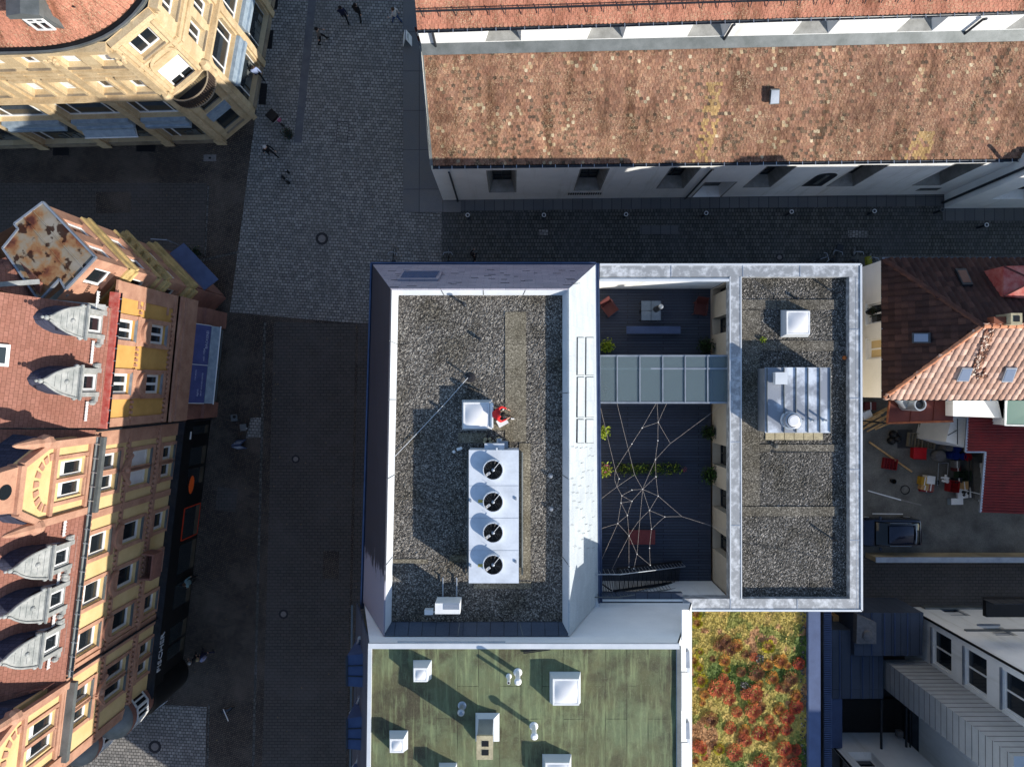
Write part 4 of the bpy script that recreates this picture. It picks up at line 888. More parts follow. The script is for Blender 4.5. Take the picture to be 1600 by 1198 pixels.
for z0 in (6.52, 9.78, 11.86):
    for k in range(int(6.1 / .26)): NW.slab(m, .06 + k * .26, .2 + k * .26, z0, z0 + .13, .003, .13)
m.build('dentils', m_pink, nb)
# ground floor
m = MB(); NW.slab(m, 0, 6.6, 0, 4.19, -.4, .1); NW.slab(m, 5.62, 6.62, .02, 3.0, .1, .3); NW.slab(m, .02, .95, .02, 2.0, .1, .3); m.build('ground_floor', m_pinkd, nb)
m = MB(); NW.slab(m, 1.0, 5.5, .2, 2.4, .1, .14); o = m.build('shop_window', m_glass_b, nb); m = MB(); [NW.slab(m, x - .04, x + .04, .2, 2.4, .12, .19) for x in (1.0, 3.2, 5.5)]; NW.slab(m, 1.0, 5.5, .1, .2, .12, .2); m.build('frame', m_zincd, o)
a0, a1 = .98, 5.6
def awn(u0, u1, p, q, th=.04): return [NW.pt(u0, p[1], p[0]), NW.pt(u1, p[1], p[0]), NW.pt(u1, q[1], q[0]), NW.pt(u0, q[1], q[0])]
def sheet(mb, q, th=.03):
    n_ = (q[1] - q[0]).cross(q[2] - q[0]).normalized() * th; 
    if n_.z < 0: n_ = -n_
    b_ = [p - n_ for p in q]
    if (q[1] - q[0]).cross(q[2] - q[0]).z < 0: q, b_ = q[::-1], b_[::-1]
    mb.hexa(b_, q)
m = MB(); sheet(m, awn(a0, 3.22, (.12, 4.05), (.62, 2.9))); sheet(m, awn(3.26, a1, (.12, 4.05), (.62, 2.9))); aw_ = m.build('awning', m_awn, nb)
m = MB(); sheet(m, awn(a0, a1, (.64, 2.88), (.9, 2.3))); m.build('valance', m_awn2, aw_)
m = MB(); m.cyl(NW.pt(a0 - .05, 2.3, .93), NW.pt(a1 + .05, 2.3, .93), .035, 8)
for u in (a0, 3.24, a1): m.bar(NW.pt(u, 4.07, .12), NW.pt(u, 2.9, .63), .035)
m.build('front_bar', m_frame, aw_)
def text(par, body, loc, rot, size, mt, ext=.004, shear=0, name='lettering'):
    cu = bpy.data.curves.new(name, 'FONT'); cu.body = body; cu.size = size; cu.extrude = ext; cu.align_x = 'CENTER'; cu.align_y = 'CENTER'; cu.resolution_u = 2
    o = bpy.data.objects.new(name, cu); COL.objects.link(o); dg = bpy.context.evaluated_depsgraph_get(); me = bpy.data.meshes.new_from_object(o.evaluated_get(dg)); bpy.data.objects.remove(o)
    me.materials.clear(); me.materials.append(mt); mw = Matrix.Translation(loc) @ rot.to_4x4(); me.transform(W[par.name].inverted() @ mw)
    k = bpy.data.objects.new(name, me); COL.objects.link(k); k.parent = par; W[k.name] = W[par.name]; return k
av = (NW.pt(0, 2.9, .62) - NW.pt(0, 4.05, .12)).normalized(); an_ = NW.u.cross(-av).normalized()
rot_aw = Matrix((NW.u, -av, an_)).transposed()
m_txt = MAT('pale_lettering', C(186, 188, 206), None, 3, .8, grain=.03, bump=0)
def awp(u, f): return NW.pt(u, 4.05 - 1.15 * f, .12 + .5 * f) + an_ * .012
for body, u, f, sz in (('BÄCKEREI', 4.75, .82, .24), ('seit 1924', 3.85, .72, .2), ('frisch gebacken', 2.65, .35, .1), ('BROT KUCHEN KAFFEE', 2.1, .76, .13), ('täglich', 1.6, .56, .17)): text(aw_, body, awp(u, f), rot_aw, sz, m_txt)
# roofs: steep red shingle slope rising from the eave
def slope(w, u0, u1, ze, ang, rise, par, mt, over=.25, name='roof', off0=0):
    q = [w.pt(u0, ze, over), w.pt(u1, ze, over), w.pt(u1, ze + rise, over - rise / math.tan(ang)), w.pt(u0, ze + rise, over - rise / math.tan(ang))]
    m = MB(); m.hexa([p - Vector((0, 0, .15)) for p in q], q); return m.build(name, mt, par)
slope(NW, .02, 5.55, NE_ + .1, 1.02, 5.0, nb, m_shing, .1); slope(SW, -.3, 16.0, SE_ + .1, 1.02, 5.6, sb, m_shing, .1)
m = MB(); q0 = NW.pt(0, NE_, -3.4); m.face([NW.pt(0, NE_ + 5.05, -2.9), NW.pt(6, NE_ + 5.05, -2.9), NW.pt(6, NE_ + 5.05, -12), NW.pt(0, NE_ + 5.05, -12)]); m.build('flat_top', m_zincd, nb)
m = MB(); m.face([SW.pt(-.3, SE_ + 5.65, -3.2), SW.pt(16, SE_ + 5.65, -3.2), SW.pt(16, SE_ + 5.65, -12), SW.pt(-.3, SE_ + 5.65, -12)]); m.build('flat_top', m_zincd, sb)
m = MB(); NW.slab(m, .0, 6.3, NE_ - .02, NE_ + .16, -.1, .34); m.build('eave_flashing', m_red, nb)
gutter(NW.pt(6.3, NE_ + .1, .36), NW.pt(0, NE_ + .1, .36), nb, .09, m_dkmet, 10)
gutter(SW.pt(15.7, SE_ + .1, .36), SW.pt(4.65, SE_ + .1, .36), sb, .1, m_zincd, 16)
def guard(w, u0, u1, ze, off, par):
    m = MB()
    for dz in (0, .1): m.bar(w.pt(u0, ze + dz, off), w.pt(u1, ze + dz, off), .035)
    n = int((u1 - u0) / .13)
    for k in range(n + 1): u = u0 + (u1 - u0) * k / n; m.bar(w.pt(u, ze - .12, off - .02), w.pt(u, ze + .14, off), .03)
    m.build('snow_guard', m_frame, par)
def dormer(w, uc, ze, par, tin, slate):
    """tin-faced dormer: window front, leaning ogee pediment with a finial, slate barrel roof running back into the slope"""
    off = -.12; w2 = Wall(w.pt(0, 0, off), w.pt(w.L, 0, off)); zb = ze + .1; h = (uc - .36, uc + .36, zb + .42, zb + 1.36)
    m = MB(); w2.face_holes(m, uc - .62, uc + .62, zb, zb + 1.6, [h], .16); w2.slab(m, uc - .74, uc + .74, zb + 1.6, zb + 1.82, -.2, .14); w2.slab(m, uc - .78, uc + .78, zb + 1.76, zb + 1.84, .14, .22); w2.slab(m, uc - .8, uc + .8, zb, zb + .14, -.1, .14)
    for s0 in (-1, 1): w2.slab(m, uc + s0 * .54 - .1, uc + s0 * .54 + .1, zb + .14, zb + 1.6, .003, .09)
    o = m.build('dormer', tin, par)
    half = [(.7, 0), (.66, .16), (.6, .42), (.52, .72), (.4, 1.0), (.26, 1.24), (.12, 1.42), (.07, 1.56)]
    lean = lambda z: .04 - .5 * (z / 1.6)
    q = lambda x, z, d=0: w2.pt(uc + x, zb + 1.84 + z, lean(z) + d)
    L_ = [q(-x, z) for x, z in half]; R_ = [q(x, z) for x, z in half]; g = MB()
    for i in range(len(half) - 1): g.face([L_[i], R_[i], R_[i + 1], L_[i + 1]])
    bk = [q(-x * .96, z, -.1) for x, z in half]; bk2 = [q(x * .96, z, -.1) for x, z in half]
    for i in range(len(half) - 1): g.face([bk[i], L_[i], L_[i + 1], bk[i + 1]]); g.face([R_[i], bk2[i], bk2[i + 1], R_[i + 1]])
    g.build('pediment', tin, o)
    g = MB()
    for A_, B_ in ((L_, 1), (R_, 1)): g.tube([p + w.n * .03 for p in A_], .045, 6)
    for x, z, r in ((0, 1.66, .11), (0, 1.84, .07), (-.7, .1, .1), (.7, .1, .1)): g.ball(q(x, z), r, 8, 6)
    for j in range(4): g.tube([q(-.52 + .1 * j, .22 + .27 * j, .02), q(.52 - .1 * j, .22 + .27 * j, .02)], .018, 4)
    g.ball(q(0, .5, 0), .12, 8, 5)
    for s0 in (-1, 1):
        g.lathe(w2.pt(uc + s0 * .84, zb + .46, -.06), [(.13, 0), (.17, .1), (.08, .2)], 10, Matrix.Rotation(PI / 2, 3, 'X')); w2.slab(g, uc + s0 * .76 - .12, uc + s0 * .76 + .12, zb + .14, zb + .5, -.1, .07)
    g.build('ornament', tin, o)
    g = MB(); back = -2.7
    f_ = [w2.pt(uc + x, zb + 1.75 + z * .92, -.2 - .3 * z / 1.6) for x, z in [(-.64, 0), (-.6, .42), (-.46, .8), (-.25, 1.1), (0, 1.22), (.25, 1.1), (.46, .8), (.6, .42), (.64, 0)]]
    r_ = [Vector((p.x, p.y, p.z)) + w.n * (back + .2) - Vector((0, 0, .12)) for p in f_]
    for i in range(len(f_) - 1): g.face([f_[i], f_[i + 1], r_[i + 1], r_[i]])
    for s0 in (-1, 1): w2.slab(g, uc + s0 * .58 - .03, uc + s0 * .58 + .03, zb, zb + 1.76, -2.4, -.17)
    g.build('roof', slate, o, smooth='all')
    window(w2, h, .13, o, m_frame, m_glass, (0, 0), .09)
    return o
for uc in (4.72, 2.1): dormer(NW, uc, NE_, nb, m_lead, m_slatem)
guard(NW, 2.95, 3.95, NE_ + .75, -.25, nb); guard(NW, 5.4, 6.2, NE_ + .75, -.25, nb); guard(NW, .35, 1.2, NE_ + .75, -.25, nb)
rs = lambda w, u, z, ze, ang: w.pt(u, z, .1 - (z - ze - .1) / math.tan(ang) + .05)
m = MB()
for px, py in ((12, 470), (5, 529), (2, 580)):
    u, z = NW.uz(px, py, -1.6); p = rs(NW, u, z, NE_, 1.02); m.box(p, (.22, .24, .26), .1)
m.build('roof_vent', m_frame, nb)
u, z = NW.uz(10, 556, -1.6); p = rs(NW, u, z, NE_, 1.02)
sl_n = Vector((NW.n.x * math.sin(1.02), NW.n.y * math.sin(1.02), math.cos(1.02))); sl_u = sl_n.cross(NW.u).normalized()
def on_slope(w, p, du, dv, ang=1.02, dn=0):
    n_ = Vector((w.n.x * math.sin(ang), w.n.y * math.sin(ang), math.cos(ang))); v_ = n_.cross(w.u); 
    if v_.z < 0: v_ = -v_
    return p + w.u * du + v_ * dv + n_ * dn
m = MB(); m.hexa([on_slope(NW, p, *q, dn=0) for q in ((-.45, -.8), (.45, -.8), (.45, .8), (-.45, .8))], [on_slope(NW, p, *q, dn=.1) for q in ((-.45, -.8), (.45, -.8), (.45, .8), (-.45, .8))]); o = m.build('roof_window', m_frame, nb)
m = MB(); m.hexa([on_slope(NW, p, *q, dn=.1) for q in ((-.33, -.65), (.33, -.65), (.33, .65), (-.33, .65))], [on_slope(NW, p, *q, dn=.115) for q in ((-.33, -.65), (.33, -.65), (.33, .65), (-.33, .65))]); m.build('pane', m_glass, o)
# corner turret with the rusty flat roof
ZR = 14.0
T = [P(x, y, ZR) for x, y in ((68, 316), (150, 402), (103, 452), (94, 436), (62, 470), (5, 388), (29, 358), (23, 350))]
eN, eE, eS = T[0], T[1], T[2]
m = MB(); m.prism([(p.x, p.y) for p in T], ZR - .12, ZR); rf = m.build('turret_roof', m_rust, nb)
m = MB()
for a, b2 in zip(T, T[1:] + T[:1]): m.bar(a, b2, .08, .14)
m.build('edge_trim', m_zinc, rf)
m = MB()
for f in (.37, .68): m.bar(eN.lerp(T[7], f) + Vector((0, 0, .03)), eE.lerp(T[2], f) + Vector((0, 0, .03)), .05, .05)
m.build('seam', m_rust, rf)
ins = lambda p: Vector((p.x - .12, p.y - .03, 0))
E0, N0, S0 = ins(eE) + Vector((.0, 0, 0)), ins(eN), ins(eS)
TN = Wall(E0, N0); TS = Wall(S0 + (S0 - E0).normalized() * 1.2, E0)
tnh = []
for uc in (.85, 2.25): tnh += [(uc - .4, uc + .4, z - .75, z + .75) for z in (12.5, 9.4, 6.2)]
m = MB(); TN.face_holes(m, 0, TN.L, 0, ZR - .12, tnh, .25); tsh = [(TS.L - 1.35, TS.L - .45, z - .7, z + .7) for z in (12.6, 9.6, 6.4)]
TS.face_holes(m, 0, TS.L, 0, ZR - .12, tsh, .25); Wall(N0, N0 + Vector((-6, -3.4, 0))).face_holes(m, 0, 6.8, 0, ZR - .5, [], .2); m.build('turret_wall', m_pink, nb)
for h in tnh: window(TN, h, .2, nb, m_frame, m_glass, (0, 0), .1, m_pink)
for h in tsh: window(TS, h, .2, nb, m_frame, m_glass, (0, 0), .12, m_pink)
m = MB()
for z0, z1, d in ((10.55, 10.75, .2), (10.75, 11.2, .1), (7.4, 7.6, .34), (7.6, 7.75, .22), (8.2, 8.4, .12), (4.3, 4.6, .35), (4.65, 5.1, .2)): TN.slab(m, -.1, TN.L, z0, z1, .003, d); TS.slab(m, 0, TS.L + .05, z0, z1, .003, d)
for k in range(6): TN.slab(m, .25 + k * .5, .5 + k * .5, 7.76, 8.0, .003, .3)
m.build('cornices', MAT('mossy_cream_stone', C(206, 178, 122), C(150, 132, 88), 2.2, .9, grain=.2), nb)
m = MB(); TN.slab(m, .1, TN.L, 0, 4.2, .003, .12); TS.slab(m, 0, TS.L + .1, 0, 4.2, .003, .12); m.build('turret_base', m_pinkd, nb)
m = MB(); m.hexa([TN.pt(.0, 3.0, .1), TN.pt(.0, 2.7, 1.1), TN.pt(3.0, 2.7, 1.1), TN.pt(3.0, 3.0, .1)][::-1], [TN.pt(.0, 3.06, .1), TN.pt(.0, 2.76, 1.1), TN.pt(3.0, 2.76, 1.1), TN.pt(3.0, 3.06, .1)][::-1]); m.build('shop_canopy', m_bench, nb)
m = MB(); p = T[2]; q = [Vector((p.x, p.y, ZR - .1)), Vector((T[4].x, T[4].y, ZR - .1))]
ridge = P(62, 470, ZR - .3); m.bar(P(103, 455, ZR - .5), P(62, 490, ZR - 1.0), .4, .12); m.bar(P(66, 470, 14.2), P(165, 480, NE_ + .6), .22, .06); m.bar(P(62, 440, 14.5), P(-20, 446, 15.3), .2, .08); m.build('verge_flashing', m_lead, nb)
m = MB(); q = [P(-20, 412, 13.9), P(20, 398, 13.9), P(62, 440, 14.3), P(62, 475, 13.8), P(-20, 446, 15.2)]; m.hexa([p - Vector((0, 0, .2)) for p in q][::-1], q[::-1]); m.build('back_roof', m_shing, nb)
# ---- southern house facade
sw1 = []
def pair(uc, z0, z1, wd=.82, gap=.18): return [(uc - gap / 2 - wd, uc - gap / 2, z0, z1), (uc + gap / 2, uc + gap / 2 + wd, z0, z1)]
shl = []
shl += pair(13.85, 10.1, 11.75) + pair(13.75, 6.95, 8.85) + pair(13.75, 4.35, 5.65, .8)
sing = []
for uc in (10.4, 8.05, 5.75): sing += [(uc - .55, uc + .55, 10.05, 11.8), (uc - .55, uc + .55, 7.05, 8.85), (uc - .5, uc + .5, 4.4, 5.75)]
low = pair(2.6, 10.1, 11.75) + pair(2.6, 6.95, 8.85) + pair(2.6, 4.35, 5.65)
holes = shl + sing + low
stucco(SW, 0, SW.L - .02, SE_, holes, sb, zb=3.9, mt=m_cream)
for i, h in enumerate(holes): window(SW, h, .26, sb, m_frame, m_glass, (0, 0), .14, m_zincd, blind=(m_frame if h[2] > 10 or i in (2, 3) else None), blind_f=(.34 if h[2] > 10 else .93))
bd = []
for h in holes:
    for uu in (h[0] - .12, h[1] + .12): bd.append((uu - .1, uu + .1, h[2] - .25, h[3] + .25, .06))
    bd.append((h[0] - .24, h[1] + .24, h[3] + .02, h[3] + .24, .08)); bd.append((h[0] - .22, h[1] + .22, h[2] - .36, h[2] - .11, .1))
for u0, u1 in ((15.2, SW.L - .03), (11.75, 12.1), (4.3, 4.9), (.0, .5)): bd.append((u0, u1, 3.9, SE_, .07))
bd += [(0, SW.L - .03, 6.1, 6.35, .14), (0, SW.L - .03, 12.0, SE_, .16), (0, SW.L - .03, 3.9, 4.12, .3), (0, SW.L - .03, 9.1, 9.28, .08)]
trim(SW, sb, bd)
m = MB()
for uc in (10.4, 8.05, 5.75):
    for k in range(12):
        a0, a1 = PI * k / 12, PI * (k + 1) / 12
        SW.plate(m, [(uc + .4 * math.cos(a0), 9.15 + .45 * math.sin(a0)), (uc + .4 * math.cos(a1), 9.15 + .45 * math.sin(a1)), (uc + .62 * math.cos(a1), 9.15 + .68 * math.sin(a1)), (uc + .62 * math.cos(a0), 9.15 + .68 * math.sin(a0))], .06, .24)
m.build('arch_hood', m_pink, sb)
m = MB()
for uc in (13.8, 2.6):
    for s0 in (-1, 1): m.bar(SW.pt(uc + s0 * .75, 9.0, .14), SW.pt(uc, 9.75, .14), .16, .16)
    m.ball(SW.pt(uc, 9.35, .1), .22, 8, 6)
m.build('pediment', m_pink, sb)
m = MB(); SW.slab(m, 5.6, 7.9, 5.9, 6.3, .0, .9); SW.slab(m, 5.6, 7.9, 6.3, 6.95, .82, .9); SW.slab(m, 5.6, 5.68, 6.3, 6.95, .0, .82); SW.slab(m, 7.82, 7.9, 6.3, 6.95, .0, .82); bal = MB()
SW.slab(bal, 7.6, 9.0, 5.85, 6.05, .14, .8); SW.slab(bal, 7.6, 9.0, 6.05, 6.9, .72, .8); SW.slab(bal, 7.6, 7.68, 6.05, 6.9, .14, .72); SW.slab(bal, 8.92, 9.0, 6.05, 6.9, .14, .72); bal.build('balcony', m_pinkd, sb)
m = MB()
for z0 in (6.36, 9.3, 11.86):
    for k in range(int(15.8 / .27)): SW.slab(m, .1 + k * .27, .25 + k * .27, z0, z0 + .13, .003, .12)
m.build('dentils', m_pink, sb)
# black shopfront
m = MB(); SW.slab(m, .0, SW.L - .02, 0, 3.88, -.4, .12); SW.slab(m, 0, SW.L - .02, 2.85, 3.86, .12, .3); m.build('shopfront', m_black, sb)
m = MB(); SW.slab(m, 0, SW.L - .02, 4.14, 4.22, .0, .42); m.build('lead_ledge', m_dkmet, sb)
m_dim = MAT('dim_shop_interior', C(96, 90, 78), C(60, 56, 50), 1.5, .5, bump=0)
for u0, u1, z0, z1, red in ((15.1, 15.6, .3, 2.4, 0), (13.2, 14.3, .3, 2.4, 0), (12.0, 13.0, .3, 2.4, 0), (8.7, 10.6, .2, 2.3, 1), (6.6, 8.4, .2, 2.3, 0), (4.5, 6.0, .2, 2.3, 0), (2.4, 3.4, .2, 2.3, 0), (1.4, 2.2, .2, 2.3, 0)):
    m = MB(); SW.slab(m, u0, u1, z0, z1, .1, .135); o = m.build('shop_window', m_glass_b, sb)
    m = MB(); SW.slab(m, u0, u1, z0, z0 + .5, .135, .15); m.build('display', m_dim, o)
    if red:
        m = MB()
        for q in ((u0 - .05, u0, z0, z1), (u1, u1 + .05, z0, z1), (u0, u1, z1, z1 + .05), (u0, u1, z0 - .05, z0)): SW.slab(m, *q, .12, .17)
        m.build('frame', MAT('orange_red_paint', C(214, 66, 34), C(196, 56, 28), 3, .6), o)
m_org = MAT('orange_sign_paint', C(246, 104, 40), C(236, 92, 32), 3, .6, bump=0, grain=.03)
u, z = SW.uz(299, 757, .31); m = MB()
SW.plate(m, [(u + (.55 if k % 2 else .48) * math.cos(2 * PI * k / 40), z + (.34 if k % 2 else .29) * math.sin(2 * PI * k / 40)) for k in range(40)], .3, .33); m.build('round_sign', m_org, sb)
m_sgn = MAT('silver_letters', C(206, 208, 212), None, 3, .5, grain=.02, bump=0)
u0, z0 = SW.uz(252, 1018, .31); rot_s = Matrix((SW.u, Vector((0, 0, 1)), SW.n)).transposed()
text(sb, 'FISCHER', SW.pt(u0, z0 + .05, .31), rot_s, .62, m_sgn, .02)
m = MB(); SW.slab(m, 14.9, 15.35, 2.95, 3.1, .3, .32); m.build('small_sign', m_frame, sb)
MB().tube([SW.pt(15.98, .1, .2), SW.pt(15.98, SE_, .2)], .06, 8).build('downpipe', m_dkmet, sb, smooth=True); MB().tube([SW.pt(4.6, 4.2, .14), SW.pt(4.6, SE_, .14)], .06, 8).build('downpipe', m_dkmet, sb, smooth=True)
# dormers and facade gables of the southern house
for uc in (10.36, 8.5, 6.55): dormer(SW, uc, SE_, sb, m_lead, m_slatem)
for u0 in (9.05, 7.2, 11.25, 5.3): guard(SW, u0, u0 + .75, SE_ + .8, -.25, sb)
def gable(uc, half, par):
    off = 0; zb = SE_; hs = pair(uc, zb + .45, zb + 2.15, .7, .22); m = MB()
    SW.face_holes(m, uc - half, uc + half, zb, zb + 3.0, hs, .24, 0, .06); SW.plate(m, [(uc - half, zb + 3.0), (uc + half, zb + 3.0), (uc + .95, zb + 4.6), (uc - .95, zb + 4.6)], -.3, .06)
    SW.slab(m, uc - half, uc + half, zb, zb + 3.0, -.4, -.24 + -.02); o = m.build('gable', m_cream, par)
    for h in hs: window(SW, h, .22, o, m_frame, m_glass, (0, 0), .1, m_pink, d=.06, blind=m_frame, blind_f=.3)
    g = MB()
    for s0 in (-1, 1):
        SW.slab(g, uc + s0 * (half - .12) - .16, uc + s0 * (half - .12) + .16, zb - .3, zb + 3.3, .06, .26); g.bar(SW.pt(uc + s0 * half, zb + 3.0, .12), SW.pt(uc + s0 * .95, zb + 4.7, .12), .3, .24)
        g.lathe(SW.pt(uc + s0 * half, zb + 3.2, .1), [(.3, 0), (.34, .3), (.2, .5), (.24, .9), (.1, 1.9), (.03, 2.1)], 8)
    SW.slab(g, uc - half + .3, uc + half - .3, zb + 2.55, zb + 2.75, .06, .2); SW.slab(g, uc - half + .3, uc + half - .3, zb + .12, zb + .3, .06, .2); SW.slab(g, uc - .95, uc + .95, zb + 4.6, zb + 4.9, -.3, .28)
    for x in (-1.0, 0, 1.0): SW.slab(g, uc + x - .08, uc + x + .08, zb + .3, zb + 2.55, .06, .13)
    for k in range(9): a0 = PI * (k + .1) / 9; a1 = PI * (k + .7) / 9; SW.plate(g, [(uc + .95 * math.cos(a0), zb + 2.75 + .75 * math.sin(a0)), (uc + .95 * math.cos(a1), zb + 2.75 + .75 * math.sin(a1)), (uc + 1.25 * math.cos(a1), zb + 2.75 + 1.05 * math.sin(a1)), (uc + 1.25 * math.cos(a0), zb + 2.75 + 1.05 * math.sin(a0))], .06, .12)
    SW.plate(g, [(uc - .9, zb + 4.9), (uc + .9, zb + 4.9), (uc + .8, zb + 5.9), (uc, zb + 6.5), (uc - .8, zb + 5.9)], -.3, .14); g.build('stone_trim', m_pink, o)
    g = MB(); SW.plate(g, [(uc + .3 * math.cos(2 * PI * k / 16), zb + 5.5 + .36 * math.sin(2 * PI * k / 16)) for k in range(16)], .14, .16); g.build('oculus', m_glass, o)
    g = MB(); r0, r1 = SW.pt(uc, zb + 4.7, -.3), SW.pt(uc, zb + 4.7, -4.5)
    for s0 in (-1, 1):
        q = [SW.pt(uc + s0 * (half + .1), zb + 2.9, -.3), r0, r1, SW.pt(uc + s0 * (half + .1), zb + 2.9, -4.5)]
        if s0 > 0: q = q[::-1]
        g.hexa([p - Vector((0, 0, .1)) for p in q], q)
    g.build('roof', m_slatem, o)
    g = MB()
    for s0 in (-1, 1): SW.slab(g, uc + s0 * (half - .05) - .03, uc + s0 * (half - .05) + .03, zb, zb + 2.9, -3.5, -.3)
    g.build('cheeks', m_slatem, o)
    g = MB(); SW.slab(g, uc - half, uc + half, zb - .35, zb - .1, .06, .5); g.build('ledge', m_zincd, o)
gable(13.95, 1.75, sb); gable(2.5, 1.85, sb)
g = MB()
for k in range(3): g.bar(SW.pt(4.55, SE_ + .6 + k * .25, -.1), SW.pt(4.55, SE_ + 2.4 + k * .25, -2.2), .05)
for k in range(6): g.bar(SW.pt(4.55, SE_ + .5 + k * .35, -.1 - k * .35), SW.pt(4.55, SE_ + 1.3 + k * .35, -.1 - k * .35), .04)
g.build('roof_rail', m_pinkd, sb)
# the corner end with two round bays
cB = SW.pt(0, 0); S2 = Wall(cB + Vector((-.81, -.586, 0)) * 9, cB)
m = MB(); S2.slab(m, 0, S2.L - .03, 0, 3.88, -.5, .05); m.build('shopfront', m_black, sb)
m = MB(); S2.slab(m, 0, S2.L - .03, 3.9, SE_, -.4, 0); m.build('end_wall', m_pink, sb)
def bay(uc, r, z0, z1, seed):
    c = Vector(uc); m = MB()
    m.lathe(c, [(r, z0), (r, z0 + .5), (r + .06, z0 + .52), (r + .06, z0 + .62), (r - .02, z0 + .64), (r - .02, z1 - .5), (r + .1, z1 - .45), (r + .16, z1 - .2), (r + .1, z1)], 28); o = m.build('round_bay', m_pinkd, sb, smooth=True)
    g = MB(); g.lathe(c, [(r + .14, z1), (r + .1, z1 + .1), (r * .5, z1 + .5), (.05, z1 + .7)], 28); g.build('cap', m_zincd, o, smooth=True)
    for s0 in (-.35, .3, .95, 1.6):
        ang = math.atan2(S2.n.y, S2.n.x) + s0 * 1.0; n_ = Vector((math.cos(ang), math.sin(ang), 0)); tv = Vector((-n_.y, n_.x, 0))
        A_, B_ = c + n_ * (r - .04) - tv * .5, c + n_ * (r - .04) + tv * .5; wv = Wall(A_, B_)
        if (wv.n - n_).length > 1: wv = Wall(B_, A_)
        window(wv, (.14, .86, z0 + .7, z1 - .55), -.03, o, m_frame, m_glass, (1, 0), .1)
bay((-21.75, -18.05, 0), .95, 3.95, 6.4, 1); bay((-23.55, -19.35, 0), 1.0, 3.95, 6.6, 2)
c = Vector((-21.75, -18.05, 0)); MB().lathe(c, [(1.15, 0), (1.15, 3.7), (1.0, 3.94)], 28).build('round_shopfront', m_black, sb, smooth=True)
u0, z0 = S2.uz(240, 1112, 1.1)
ang = math.atan2(S2.n.y, S2.n.x); n_ = Vector((math.cos(ang), math.sin(ang), 0)); tv = Vector((-n_.y, n_.x, 0))
text(sb, 'FISCHER', c + n_ * 1.16 + Vector((0, 0, 2.9)), Matrix((tv, Vector((0, 0, 1)), n_)).transposed(), .34, m_sgn, .02)
# ------------------------------------------------------------------ the modern building: slate block with flat gravel roof, roof deck court, east block
mb_ = thing('modern_building', 'modern building with slate sided gravel roof, wooden deck court and frosted parapets', 'building', (4, 0, 0))
ZE, ZG, ZC = 12.0, 16.0, 16.5
o1 = [P(582, 413, ZE), P(931, 413, ZE), P(935, 948, ZE), P(567, 953, ZE)]
t1 = [P(610, 451, ZC), P(889, 451, ZC), P(890, 991, ZC), P(599, 991, ZC)]
o1[2].y = o1[3].y = t1[2].y = t1[3].y = -9.98
def quad(name, q, mt, par, th=.06):
    n_ = (q[1] - q[0]).cross(q[2] - q[0]).normalized() * th
    m = MB(); m.hexa([p - n_ for p in q], q); return m.build(name, mt, par)
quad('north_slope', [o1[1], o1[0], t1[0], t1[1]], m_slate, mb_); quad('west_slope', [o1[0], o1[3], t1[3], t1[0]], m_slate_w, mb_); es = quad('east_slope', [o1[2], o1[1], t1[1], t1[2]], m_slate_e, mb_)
m = MB(); q = [Vector((p.x, p.y, 0)) for p in o1]; m.hexa([p + (Vector((.0, 0, 0))) for p in q], [p + Vector((0, 0, ZE - .06)) for p in q]); m.build('storey_walls', m_tan, mb_)
# parapet flashing sloping inwards, gravel bed
i1 = [P(622, 461, ZG + .12), P(879, 461, ZG + .12), P(879, 972, ZG + .12), P(611, 972, ZG + .12)]
m = MB()
for k in range(4):
    j = (k + 1) % 4; a, b2, c, d = t1[k], t1[j], i1[j], i1[k]
    m.cur = 1 if k in (2,) else 0; m.face([d, c, b2, a]); m.face([d - Vector((0, 0, .2)), c - Vector((0, 0, .2)), c, d])  # south face takes navy metal, its shade painted in
for f in m.f: pass
o = m.build('parapet_flashing', [m_cap2, m_navy], mb_)
m = MB()
for p, q, fs in ((t1[0], t1[1], (.28, .52, .76)), (t1[3], t1[0], (.2, .45, .68, .85)), (t1[1], t1[2], (.3, .55, .8)), (t1[2], t1[3], (.25, .6))):
    pin = {0: i1[0], 1: i1[1], 2: i1[2], 3: i1[3]}; ia, ib = t1.index(p), t1.index(q)
    for f in fs: m.bar(p.lerp(q, f) + Vector((0, 0, .012)), i1[ia].lerp(i1[ib], f) + Vector((0, 0, .012)), .03, .015)
m.build('joint', m_zincd, o)
def gravel(name, quad_, z, mt, par, cell=.045, amp=.03, seed=0):
    a, b2, c, d = quad_; nx = int((b2 - a).length / cell); ny = int((d - a).length / cell); vs = []; fs = []
    for j in range(ny + 1):
        for i in range(nx + 1):
            p = a.lerp(b2, i / nx).lerp(d.lerp(c, i / nx), j / ny); h = noise.noise((p.x * 9 + seed, p.y * 9, 0)) * .6 + noise.noise((p.x * 19, p.y * 19, seed + 3)) * .9 + noise.noise((p.x * .6, p.y * .6, 2)) * .5
            vs.append(W[par.name].inverted() @ Vector((p.x, p.y, z + h * amp)))
    for j in range(ny):
        for i in range(nx): k = j * (nx + 1) + i; fs.append((k, k + 1, k + nx + 2, k + nx + 1))
    me = bpy.data.meshes.new(name); me.from_pydata([tuple(v) for v in vs], [], fs); me.materials.append(mt); o = bpy.data.objects.new(name, me); COL.objects.link(o); o.parent = par; W[o.name] = W[par.name]
    return tag(o, kind='stuff')
gq = [P(611, 972, ZG), P(879, 972, ZG), P(879, 461, ZG), P(622, 461, ZG)]
gravel('gravel_bed', gq, ZG + .02, m_grav, mb_)
m = MB(); m.prism([(p.x, p.y) for p in gq], ZG - .3, ZG - .12); m.build('roof_slab', m_conc, mb_)
m = MB(); rnd = random.Random(3)
